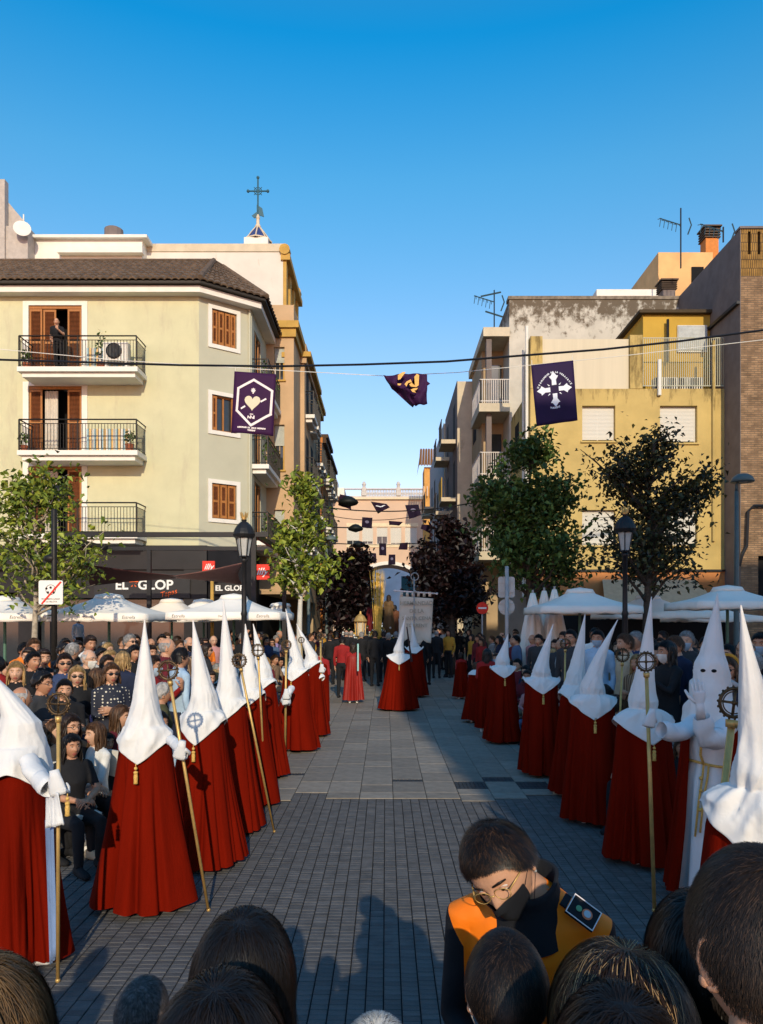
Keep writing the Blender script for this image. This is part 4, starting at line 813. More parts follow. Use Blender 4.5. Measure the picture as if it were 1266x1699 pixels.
# ================================================================ TREES
def tree(px, Y, zbase_crown, lobes, nleaf, lsize, leaves, bark, lab, trunk_r=.09, name='street_tree', seed=1, lean=0, sparse=0.):
    rr = random.Random(seed); x0 = X(px, Y); t = thing(name, lab, 'tree', (x0, Y, 0))
    top = max(l[2] + l[5] for l in lobes); pts = [Vector((lean*z + .04*math.sin(z*1.3+seed), .04*math.cos(z*1.1), z)) for z in np.linspace(0, top*.86, 12)]
    g = MB(); g.tube(pts, [lerp(trunk_r*1.25, trunk_r*.18, (i/11)**.8) for i in range(12)], 10); tips = []
    for L in lobes:
        c = Vector(L[:3]); r = Vector(L[3:6])
        for _ in range(max(5, int(9*r.x*r.z))):
            d = Vector((rr.gauss(0,1), rr.gauss(0,1), rr.gauss(.1,.9))).normalized(); e = c + Vector((d.x*r.x, d.y*r.y, d.z*r.z))*rr.uniform(.55, 1.0)
            zs_ = min(max(zbase_crown*.85, e.z - (Vector((e.x,e.y,0)).length)*.75 - .3), top*.85); k = zs_/(top*.86)*11; i = int(k); s = pts[min(i,11)].lerp(pts[min(i+1,11)], k-i)
            mid = s.lerp(e, .5) + Vector((rr.gauss(0,.08), rr.gauss(0,.08), .10*r.z)); path = [s, s.lerp(mid,.5)+Vector((rr.gauss(0,.04),rr.gauss(0,.04),0)), mid, mid.lerp(e,.5)+Vector((rr.gauss(0,.06),rr.gauss(0,.06),.02)), e]
            g.tube(path, [trunk_r*.42, trunk_r*.33, trunk_r*.24, trunk_r*.15, trunk_r*.06], 5)
            tips.append((path, r))
            for _ in range(3):
                a = path[rr.choice((2,3))]; b = a + Vector((rr.gauss(0,.3), rr.gauss(0,.3), rr.gauss(.05,.25)))*min(1.2, r.x); g.tube([a, a.lerp(b,.5)+Vector((0,0,.04)), b], [trunk_r*.12, trunk_r*.09, trunk_r*.04], 4); tips.append(([a, a, a.lerp(b,.5), b, b], r))
    g.obj('trunk', bark, t, True)
    g = MB(); per = nleaf / len(tips)
    for path, r in tips:
        ncl = 3; dens = rr.uniform(.35, 1.7) if sparse else rr.uniform(.7, 1.3)
        for _ in range(int(per*dens)):
            u = 1.4 + 2.6*rr.random()**.7; i = int(u); q = path[min(i,4)].lerp(path[min(i+1,4)], u-i) + Vector((rr.gauss(0,1), rr.gauss(0,1), rr.gauss(0,.8)))*(.15 + .10*r.x)
            a = Vector((rr.gauss(0,1), rr.gauss(0,1), rr.gauss(-.5,.6))).normalized(); b = a.cross(Vector((rr.gauss(0,.6), rr.gauss(0,.6), 1))).normalized(); s_ = lsize*rr.uniform(.6,1.35); nn = a.cross(b)*s_*.18
            mi = rr.choices((0,1,2), (3,4,3))[0]
            g.add([q-a*s_*.55, q+b*s_*.45-a*s_*.05-nn, q+b*s_*.25+a*s_*.4, q+a*s_*.8+nn, q-b*s_*.25+a*s_*.4, q-b*s_*.45-a*s_*.05-nn], [(0,1,2,3),(0,3,4,5)], mi)
    g.obj('crown', leaves, t, kind='stuff'); return t
k17 = 15.5/F
def lobe(dpx, py, Y, rx, rz, dy=0, ry=None): return (dpx*Y/F, dy, Z(py, Y), rx*Y/F, (ry or rx)*Y/F, rz*Y/F)
Yt = 15.5
tree(58, Yt, 2.6, [lobe(45,800,Yt,34,40), lobe(-10,860,Yt,70,60), lobe(95,880,Yt,50,42), lobe(10,935,Yt,85,45), lobe(75,950,Yt,50,35), lobe(-45,820,Yt,25,40)], 2500, .105, LEAF_L, M_bark, 'loose pale green tree hiding the balconies at the left edge', .08, seed=4, sparse=1)
Yt = 21
tree(499, Yt, 3.3, [lobe(8,810,Yt,28,24), lobe(12,860,Yt,45,34), lobe(-30,880,Yt,24,22), lobe(2,915,Yt,50,34), lobe(-18,960,Yt,26,22), lobe(40,950,Yt,26,28)], 2200, .14, LEAF_L, mat('white_bark', (.55,.53,.48), .8, var=.2, scale=10, stretch=(1,1,.3)), 'slim pale barked tree with bright green leaves beside the illy sign', .10, seed=9, sparse=1)
Yt = 20.5
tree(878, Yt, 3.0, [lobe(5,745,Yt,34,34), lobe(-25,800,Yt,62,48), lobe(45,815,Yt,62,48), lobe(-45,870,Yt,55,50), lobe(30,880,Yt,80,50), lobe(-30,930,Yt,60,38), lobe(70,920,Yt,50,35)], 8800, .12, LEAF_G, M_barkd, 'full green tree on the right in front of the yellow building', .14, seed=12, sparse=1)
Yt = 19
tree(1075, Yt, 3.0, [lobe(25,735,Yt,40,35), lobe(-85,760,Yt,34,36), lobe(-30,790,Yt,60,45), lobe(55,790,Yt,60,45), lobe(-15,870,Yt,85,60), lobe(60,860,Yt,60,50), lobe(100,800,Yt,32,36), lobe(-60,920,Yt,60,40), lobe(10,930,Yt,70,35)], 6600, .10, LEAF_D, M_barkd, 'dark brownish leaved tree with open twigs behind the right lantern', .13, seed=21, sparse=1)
Yt = 32
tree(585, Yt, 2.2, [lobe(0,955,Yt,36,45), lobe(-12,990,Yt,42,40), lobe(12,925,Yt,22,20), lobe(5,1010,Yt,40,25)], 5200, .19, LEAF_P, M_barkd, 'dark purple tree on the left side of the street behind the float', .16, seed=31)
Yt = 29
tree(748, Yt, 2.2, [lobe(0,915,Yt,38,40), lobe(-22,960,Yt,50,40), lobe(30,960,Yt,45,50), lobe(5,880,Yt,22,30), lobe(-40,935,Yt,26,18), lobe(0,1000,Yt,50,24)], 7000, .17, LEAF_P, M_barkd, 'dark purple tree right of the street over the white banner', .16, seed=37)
Yt = 40
tree(562, Yt, 2.0, [lobe(0,960,Yt,22,50), lobe(0,1000,Yt,28,30)], 2600, .22, LEAF_P, M_barkd, 'further dark purple tree beside the left fronts', .16, seed=41)
tree(712, Yt, 2.0, [lobe(0,945,Yt,26,36), lobe(0,990,Yt,30,36)], 2600, .22, LEAF_P, M_barkd, 'further dark purple tree beside the right fronts, behind the banner', .16, seed=43)

# ================================================================ CABLES AND BANNERS
def cable(pts, r, lab, m=None, name='cable'):
    P_ = [Vector(p) for p in pts]; g = MB(); g.tube(P_, r, 5); return tag(g.obj(name, m or M_black), lab, 'cable')
def cat(a, b, sag, n=24): a, b = Vector(a), Vector(b); return [a.lerp(b, i/n) - Vector((0,0,4*sag*(i/n)*(1-i/n))) for i in range(n+1)]
YC = 18.0
def cpt(px, py, Y=YC): return (X(px,Y), Y, Z(py,Y))
cable([cpt(-60,592), cpt(0,597), cpt(130,601), cpt(300,606), cpt(460,608), cpt(600,605), cpt(740,600), cpt(880,589), cpt(1000,580), cpt(1130,566), cpt(1266,548), cpt(1400,528)], .028, 'thick black cable slung across the plaza, carrying the three big banners')
cable([cpt(-60,574,18.4), cpt(200,598,18.4), cpt(420,612,18.4), cpt(640,624,18.4), cpt(760,618,18.4), cpt(880,606,18.4), cpt(1020,592,18.4), cpt(1300,560,18.4)], .009, 'thin pale cord below the thick cable', M_whitep)
def flagmesh(corners, nu=14, nv=18, wave=.05, seed=0, fold=None):
    tl, tr, br_, bl = map(Vector, corners); rows = []
    for j in range(nv+1):
        v = j/nv; row = []
        for i in range(nu+1):
            u = i/nu; p = tl.lerp(tr,u).lerp(bl.lerp(br_,u), v); p.y += wave*math.sin(u*5+seed+v*1.5)*v + wave*.5*math.sin(u*11+seed*2)*v
            if fold: p = fold(p, u, v)
            row.append(p)
        rows.append(row)
    g = MB(); g.rings(rows, 0, False, False); return g
def banner(corners, lab, m, art=None, seed=0, wave=.05, name='banner', grp=None):
    c = (Vector(corners[0]) + Vector(corners[1]))/2; t = thing(name, lab, 'banner', c, group=grp); loc = [Vector(p) - c for p in corners]
    o = flagmesh(loc, wave=wave, seed=seed).obj('cloth', m, t, True); sd = o.modifiers.new('s','SOLIDIFY'); sd.thickness = .006
    tl, tr, br_, bl = loc
    def on(u, v, d=.016):
        p = tl.lerp(tr,u).lerp(bl.lerp(br_,u), v); p.y += wave*math.sin(u*5+seed+v*1.5)*v + wave*.5*math.sin(u*11+seed*2)*v - d; return p
    if art: art(t, on)
    g = MB()
    for u in (.02,.98): g.tube([on(u,0,0), on(u,0,0)+Vector((0,0,.12))], .008, 4)
    g.obj('tie', M_whitep, t); return t
def decal(on, polys, m, par, name, sub=1):
    g = MB()
    for P_ in polys:
        vs = [on(u, v) for u, v in P_]; n = len(vs); c = (sum(u for u, v in P_)/n, sum(v for u, v in P_)/n); vs.append(on(*c)); g.add(vs, [(i, (i+1) % n, n) for i in range(n)])
    return g.obj(name, m, par)
def stroke(p, q, w_, asp=1.45, k=6):
    (a, b), (c, d) = p, q; dx, dy = (c-a), (d-b)*asp; L = math.hypot(dx, dy); nx, ny = -dy/L*w_/2, dx/L*w_/2/asp
    out = []
    for i in range(k):
        s, e = i/k, (i+1)/k; out.append([(a+(c-a)*s+nx, b+(d-b)*s+ny), (a+(c-a)*e+nx, b+(d-b)*e+ny), (a+(c-a)*e-nx, b+(d-b)*e-ny), (a+(c-a)*s-nx, b+(d-b)*s-ny)])
    return out
def on_text(on, body, u0, u1, v, hgt, m, par, arc=0, sign=1):
    """flat printed letters laid along the cloth"""
    n = len(body); base = on(0,0) 
    for i, chh in enumerate(body):
        if chh == ' ': continue
        s = (i+.5)/n; u = lerp(u0, u1, s); vv = v + arc*(1-(2*s-1)**2)*-1
        p = on(u, vv, .02); p2 = on(u+.02, vv - arc*((1-(2*(s+.02/(u1-u0))-1)**2) - (1-(2*s-1)**2)), .02); ang = math.atan2(p2.z-p.z, p2.x-p.x)
        yield chh, p, ang
def put_text(on, body, u0, u1, v, hgt, m, par, arc=0):
    allm = MB()
    for chh, p, ang in on_text(on, body, u0, u1, v, hgt, m, par, arc):
        c = bpy.data.curves.new('t','FONT'); c.body = chh; c.size = hgt; c.align_x = 'CENTER'; c.align_y = 'CENTER'; c.resolution_u = 1; c.offset = .003
        t = bpy.data.objects.new('t', c); COL.objects.link(t); me = bpy.data.meshes.new_from_object(t); bpy.data.objects.remove(t); bpy.data.curves.remove(c)
        Mx = Matrix.Translation(p) @ Matrix.Rotation(-ang, 4, 'Y') @ Matrix.Rotation(R(90), 4, 'X'); allm.add([Mx @ v_.co for v_ in me.vertices], [tuple(q.vertices) for q in me.polygons]); bpy.data.meshes.remove(me)
    return allm.obj('lettering', m, par)
def art_heart(t, on):
    hx = [(.48,.12),(.93,.28),(.92,.66),(.47,.86),(.11,.63),(.12,.27)]; polys = []
    for a, b in zip(hx, hx[1:]+hx[:1]): polys += stroke(a, b, .055)
    polys += [[(p[0]+.032*math.cos(k), p[1]+.022*math.sin(k)) for k in np.arange(0,6.28,.8)] for p in hx]
    decal(on, polys, M_printw, t, 'hexagon_border')
    heart = []
    for k in range(28):
        a = 2*math.pi*k/28; x = 16*math.sin(a)**3; y = 13*math.cos(a)-5*math.cos(2*a)-2*math.cos(3*a)-math.cos(4*a); heart.append((.475+x*.0118, .485-y*.0085))
    decal(on, [heart], mat('cream_print', (.66,.58,.42), .8, var=.03), t, 'heart_emblem')
    polys = stroke((.21,.60),(.31,.555),.04) + stroke((.67,.47),(.80,.415),.04)
    polys += stroke((.48,.27),(.48,.345),.03)
    for k in range(4): a = math.pi*k/4; polys += stroke((.48-.055*math.cos(a),.29-.038*math.sin(a)),(.48+.055*math.cos(a),.29+.038*math.sin(a)),.022)
    polys += stroke((.39,.755),(.39,.71),.02)+stroke((.39,.71),(.45,.755),.02)+stroke((.45,.755),(.45,.70),.02)+stroke((.45,.70),(.50,.75),.018)+stroke((.50,.75),(.53,.70),.018)+stroke((.53,.70),(.53,.755),.03)+stroke((.43,.68),(.51,.68),.02)
    decal(on, polys, M_printw, t, 'star_and_monogram')
    put_text(on, 'HERMANDAD DE JESUS NAZARENO', .16, .82, .905, .05, M_printw, t); put_text(on, 'TORRENT', .40, .58, .945, .05, M_printw, t)
banner([cpt(389,616), cpt(458,621), cpt(453,723), cpt(383,718)], 'purple banner with white hexagon and pierced heart before the cream building', M_purple, art_heart, 1, .04)
def art_cross(t, on):
    cx, cy = .50, .44; polys = []
    for k in range(4):
        a = k*math.pi/2 + .0
        prof = [(.10,-.055),(.22,-.05),(.27,-.085),(.31,-.11),(.32,-.07),(.42,0),(.32,.07),(.31,.11),(.27,.085),(.22,.05),(.10,.055)]
        polys.append([(cx+(r*math.cos(a)-s*math.sin(a))*1.0, cy+(r*math.sin(a)+s*math.cos(a))*.70) for r, s in prof])
    for sx in (-1,1):
        for sy in (-1,1): polys.append([(cx+sx*.10,cy+sy*.07),(cx+sx*.17,cy+sy*.10),(cx+sx*.13,cy+sy*.06)])
    decal(on, polys, mat('pale_print', (.70,.72,.80), .8, var=.03), t, 'cross_emblem')
    put_text(on, 'HERMANDAD DE LA VERACRUZ', .10, .92, .40, .055, MATS['pale_print'], t, arc=.24); put_text(on, 'TORRENT', .36, .60, .735, .06, MATS['pale_print'], t, arc=-.01)
banner([cpt(881,606), cpt(951,598), cpt(959,697), cpt(890,708)], 'dark violet banner with white flared cross before the yellow building', M_purple2, art_cross, 2, .03)
# the crumpled middle banner
t = thing('banner', 'wind-folded purple banner with gold print hanging mid street against the sky', 'banner', cpt(672,622))
c0 = Vector(cpt(672,622))
def lp(px, py, dy=0): return Vector(cpt(px,py)) - c0 + Vector((0,dy,0))
g = MB(); A = [lp(636,622), lp(655,622,.05), lp(673,620,-.05), lp(690,620,.04), lp(709,620,0)]; B = [lp(645,634,.1), lp(656,641,-.08), lp(674,643,.1), lp(692,646,-.06), lp(709,645,.05)]; C = [lp(650,641,.25), lp(663,643,.15), lp(677,648,-.1), lp(693,652,.05), lp(708,652,0)]; D = [lp(686,671,.2), lp(688,671,.1), lp(692,671,.1), lp(700,671,0), lp(709,671,0)]
rows = []
for S, E, n in ((A,B,5),(B,C,3),(C,D,6)):
    for j in range(n + (1 if E is D else 0)): rows.append([S[i].lerp(E[i], j/n) for i in range(5)])
rows = [[r[i].lerp(r[i+1], k/4) for i in range(4) for k in range(4)] + [r[4]] for r in rows]
for j, r in enumerate(rows):
    for i, p in enumerate(r): p.y += .06*math.sin(i*.9+j*.6)
g.rings(rows, 0, False, False); g.add([lp(708,632), lp(714,636,.03), lp(709,640)], [(0,1,2)]); o = g.obj('cloth', M_purple, t, True); sd = o.modifiers.new('s','SOLIDIFY'); sd.thickness = .006
g = MB()
for poly in ([(660,626),(668,621),(673,621),(664,633),(660,634)], [(671,641),(674,637),(681,633),(684,640),(688,643),(687,629),(691,624),(695,626),(694,643),(690,646),(681,645),(677,639),(674,645)], [(681,650),(686,648),(693,647),(691,650),(687,652),(690,655),(684,654)], [(659,640),(666,640),(664,643),(660,643)]):
    n = len(poly); vs = [lp(px, py, -.17) for px, py in poly]; c = sum(vs, Vector())/n; g.add(vs+[c], [(i,(i+1)%n,n) for i in range(n)])
g.obj('gold_print', M_printg, t)
# small banners further down the street
def smallb(c4, Y, lab, k):
    def art(t, on):
        if k == 0: decal(on, [[(.5+.2*math.cos(a), .42+.14*math.sin(a)) for a in np.arange(0,6.28,.7)]], mat('faint_print', (.16,.15,.24), .8), t, 'emblem')
        if k == 1: decal(on, stroke((.5,.2),(.5,.7),.10)+stroke((.25,.42),(.75,.42),.10), mat('faint_print2', (.40,.34,.42), .8), t, 'emblem')
        if k == 2: decal(on, stroke((.2,.35),(.5,.55),.14)+stroke((.5,.55),(.8,.35),.14), MATS.get('pale_print', M_printw), t, 'emblem')
    banner([cpt(a, b, Y) for a, b in c4], lab, mat('deep_purple_cloth', (.012,.0015,.016), .85) if k else mat('deep_violet_cloth', (.008,.002,.018), .85), art, k+Y, .06, grp='small purple banners strung across the street')
smallb([(564,820),(580,823),(583,846),(561,838)], 34, 'small dark banner twisted behind the uppermost arm lamp', 3)
smallb([(615,832),(641,836),(647,842),(627,852)], 36, 'small banner blown sideways with white chevron, on the highest row', 2)
smallb([(672,838),(694,837),(699,855),(679,861)], 36, 'small dark violet banner at the right end of the highest row', 0)
smallb([(601,858),(618,859),(617,877),(600,875)], 42, 'small square violet banner with round emblem, on the second row', 0)
smallb([(645,864),(669,866),(662,872),(646,871)], 42, 'thin banner folded edge-on in the middle of the second row', 3)
smallb([(700,870),(717,871),(715,886),(698,877)], 42, 'small dark banner at the right end of the second row', 3)
smallb([(629,901),(641,902),(641,922),(629,921)], 50, 'tall purple banner with a dot emblem, third row', 0)
smallb([(664,901),(677,900),(676,912),(661,912)], 50, 'dark slanted banner on the third row', 3)
smallb([(613,917),(624,918),(625,934),(613,933)], 56, 'tiny purple banner with pale cross, lowest row left', 1)
smallb([(645,920),(656,920),(656,937),(644,937)], 56, 'tiny violet banner with pale emblem, lowest row middle', 0)
smallb([(685,917),(697,914),(699,930),(686,933)], 56, 'tiny violet banner by the dark tree, lowest row right', 0)
smallb([(706,898),(719,898),(719,912),(707,912)], 50, 'dark square banner at the right fronts, third row', 3)
cable(cat(cpt(535,841,36), cpt(800,831,36), .35), .03, 'dark cable carrying the highest row of small banners')
cable(cat(cpt(535,853,42), cpt(740,843,42), .5), .02, 'thin cable of the second row of small banners')
cable(cat(cpt(535,900,50), cpt(740,898,50), .2), .02, 'thin cable of the third row of small banners')

Yt = 17
o = tree(640, Yt, 3, [(.2,0,8.5,1.6,1.6,2.6), (.9,.3,6.2,1.6,1.6,1.8), (-.2,0,11.2,1.3,1.3,1.8), (1.2,0,10,1.5,1.5,2.2)], 5200, .16, LEAF_G, M_barkd, 'tall leafy tree behind the viewer at the corner of the rendered block', .2, seed=77)  # added out of view to break up the edge of the block's shade
o.location = (5.0, -12.0, 0)
# ================================================================ PEOPLE
SKINS = [mat('skin_a', (.50,.27,.17), .5, var=.1, scale=14, bump=.15, bscale=120), mat('skin_b', (.42,.21,.125), .5, var=.1, scale=14, bump=.15, bscale=120), mat('skin_c', (.56,.33,.22), .5, var=.1, scale=14, bump=.15, bscale=120)]
M_lip = mat('lips', (.34,.10,.08), .45); M_eyew = mat('eye_white', (.6,.57,.53), .3); M_iris = mat('iris', (.02,.012,.008), .25)
HAIRC = {'black': mat('hair_black', (.009,.0065,.0055), .42, var=.3, scale=30, stretch=(1,1,.1), island=.3, spec=.3), 'dark brown': mat('hair_dark_brown', (.024,.013,.008), .42, var=.3, scale=30, stretch=(1,1,.1), island=.35, spec=.3),
         'brown': mat('hair_brown', (.075,.036,.016), .5, var=.5, scale=30, stretch=(1,1,.1), island=.5), 'blonde': mat('hair_blonde', (.32,.20,.08), .5, var=.4, scale=30, stretch=(1,1,.1), island=.4),
         'grey': mat('hair_grey', (.26,.25,.24), .6, var=.4, scale=30, island=.4), 'white': mat('hair_white', (.55,.54,.52), .6, var=.2, scale=30, island=.2)}
def head_pt(th, ph, off=0.0):
    """ph = 0 looks to -Y (the face); th from the crown"""
    x = math.sin(th)*math.sin(ph); y = -math.sin(th)*math.cos(ph); z = math.cos(th)
    X_, Y_, Z_ = .076*x, .095*y, .118*z; s = max(0, -Z_/.118); u = max(0, Z_/.118)
    X_ *= (1 - .34*s**1.4) * (1 + .05*math.exp(-((Z_-.03)/.05)**2)); 
    if Y_ > 0: Y_ *= (1 - .42*s**1.1)*(1 + .07*u*(1-u)*4)
    else:
        Y_ *= (1 - .06*s); f = max(0, -y)
        Y_ -= .006*f*s
        if y < 0 and abs(X_) < .075:
            g_ = lambda cx, cz, wx, wz: math.exp(-((X_-cx)/wx)**2 - ((Z_-cz)/wz)**2)
            prof = 0
            if -.046 < Z_ < .022: prof = ss(.022, -.030, Z_) if Z_ > -.032 else ss(-.046, -.032, Z_)
            wn_ = .0095 + .006*ss(.0, -.032, Z_)
            Y_ -= .024*prof*math.exp(-(X_/wn_)**2)*f
            Y_ += .010*(g_(.031,.006,.017,.013) + g_(-.031,.006,.017,.013))*f
            Y_ -= .004*(g_(.030,.030,.024,.008) + g_(-.030,.030,.024,.008))*f
            Y_ -= .005*(g_(.042,-.028,.018,.02) + g_(-.042,-.028,.018,.02))*f
            Y_ -= .006*g_(0,-.060,.021,.006)*f + .007*g_(0,-.071,.019,.006)*f - .003*g_(0,-.0655,.02,.0025)*f
            Y_ -= .008*g_(0,-.099,.024,.014)*f
    p = Vector((X_, Y_, Z_))
    if off: d = Vector((x/.076, y/.095, z/.118)).normalized(); p += d*off
    return p
def head_mesh(g, c=(0,0,0), s=1.0, nu=40, nv=34, M=None, ears=True):
    """material slots: 2 skin, 5 lips, 6 eye white, 7 iris, 8 brow"""
    M = M or (Matrix.Translation(c) @ Matrix.Scale(s, 4)); q = MB(); vs = [head_pt(.001, 0)]; fs = []; ms = []
    for i in range(1, nv):
        for k in range(nu): vs.append(head_pt(math.pi*i/nv, 2*math.pi*k/nu))
    vs.append(head_pt(math.pi-.001, 0)); L = len(vs)-1
    for k in range(nu): fs.append((0,1+k,1+(k+1)%nu)); fs.append((1+(nv-2)*nu+k, L, 1+(nv-2)*nu+(k+1)%nu))
    for i in range(nv-2):
        for k in range(nu): a = 1+i*nu+k; b = 1+i*nu+(k+1)%nu; fs.append((a, a+nu, b+nu, b))
    for f in fs:
        cc = sum((vs[i] for i in f), Vector())/len(f); ms.append(5 if (cc.y < -.07 and abs(cc.x) < .021 - .25*abs(cc.z+.0655) and -.078 < cc.z < -.054) else 2)
    q.v = vs; q.f = fs; q.m = ms
    for sx in (-1, 1):
        q.sph((sx*.030,-.0765,.006), (.0135,.0105,.0075), 10, 7, 6); q.sph((sx*.030,-.0845,.006), (.0058,.0035,.0058), 8, 6, 7)
        q.tube([(sx*.0445,-.078,.006),(sx*.037,-.0875,.0125),(sx*.028,-.089,.0135),(sx*.018,-.084,.009)], [.0015,.003,.003,.0015], 5, 2)
        q.tube([(sx*.050,-.078,.027),(sx*.036,-.0925,.0315),(sx*.015,-.0955,.027)], [(.0015,.0022),(.0025,.004),(.0015,.003)], 6, 8)
        if ears:
            E = Matrix.Translation((sx*.077,.012,-.006)) @ Matrix.Rotation(sx*.38, 4, 'Z') @ Matrix.Rotation(-.15, 4, 'X')
            ring = [Vector((sx*.005+sx*.004*math.sin(t), (.017+.003*math.cos(t))*math.cos(t)+.004, .030*math.sin(t) + (.002 if math.sin(t) > 0 else 0))) for t in np.linspace(-1.9, 3.6, 14)]
            q.tube([E @ p for p in ring], [.003]+[.0048]*12+[.003], 6, 2); q.sph((0,0,0), (.0065,.0185,.029), 10, 7, 2, E @ Matrix.Translation((sx*.0025,.003,.001))); q.sph((0,0,0), (.0055,.008,.009), 6, 5, 2, E @ Matrix.Translation((sx*.002,-.004,-.024)))
    q.xf(M); g.merge(q)
def hand(g, M, mi=2, curl=.5, spread=.12, s=1.0, side=1, detail=7, mi_palm=None):
    """palm in the local XZ plane, fingers toward -Z, palm facing -Y"""
    q = MB(); n = detail
    q.tube([(0,0,.035),(0,0,.0),(.001,0,-.03),(.002,0,-.068),(.002,0,-.082)], [(.021,.019),(.027,.020),(.036,.017),(.041,.014),(.036,.010)], 12, mi, up=(0,1,0))
    for i, (x, L, r) in enumerate(((-.029,.068,.0088),(-.0095,.078,.0092),(.0105,.073,.0088),(.029,.056,.0076))):
        p = Vector((x, 0, -.066)); d = Vector((x*spread*12, 0, -1)).normalized(); pts = [p - d*.012, p]; a = curl*.8; ax = Vector((1,0,0))
        for k, f in enumerate((.45,.31,.24)):
            d = Matrix.Rotation(-a if k else -a*.9, 3, ax) @ d; pts.append(pts[-1] + d*L*f*1.15); a = curl*(1.1, .9, .6)[min(k+1,2)]
        q.tube(pts, [r*1.05, r*1.08, r*1.02, r*.92, r*.7], n, mi); q.sph(pts[-1], r*.72, 6, 5, mi)
    sx = -side; p = Vector((sx*.026, -.004, -.018)); d1 = Vector((sx*.75, -.25-.4*curl, -.75)).normalized(); d2 = Vector((sx*(.45-.5*curl), -.35-.6*curl, -.85)).normalized(); p1 = p + d1*.036; p2 = p1 + d2*.03; p3 = p2 + d2*.022
    q.tube([p - d1*.008, p, p1, p2, p3], [.012,.0135,.0112,.0100,.0075], n, mi); q.sph(p3, .0075, 6, 5, mi)
    q.xf(M @ Matrix.Scale(s, 4)); g.merge(q)
def orient(p, d, palm):
    """frame with -Z along d and -Y along palm"""
    z = -Vector(d).normalized(); y = -Vector(palm); y = (y - z*y.dot(z)).normalized(); x = y.cross(z)
    return Matrix.Translation(p) @ Matrix(((x.x,y.x,z.x),(x.y,y.y,z.y),(x.z,y.z,z.z))).to_4x4()

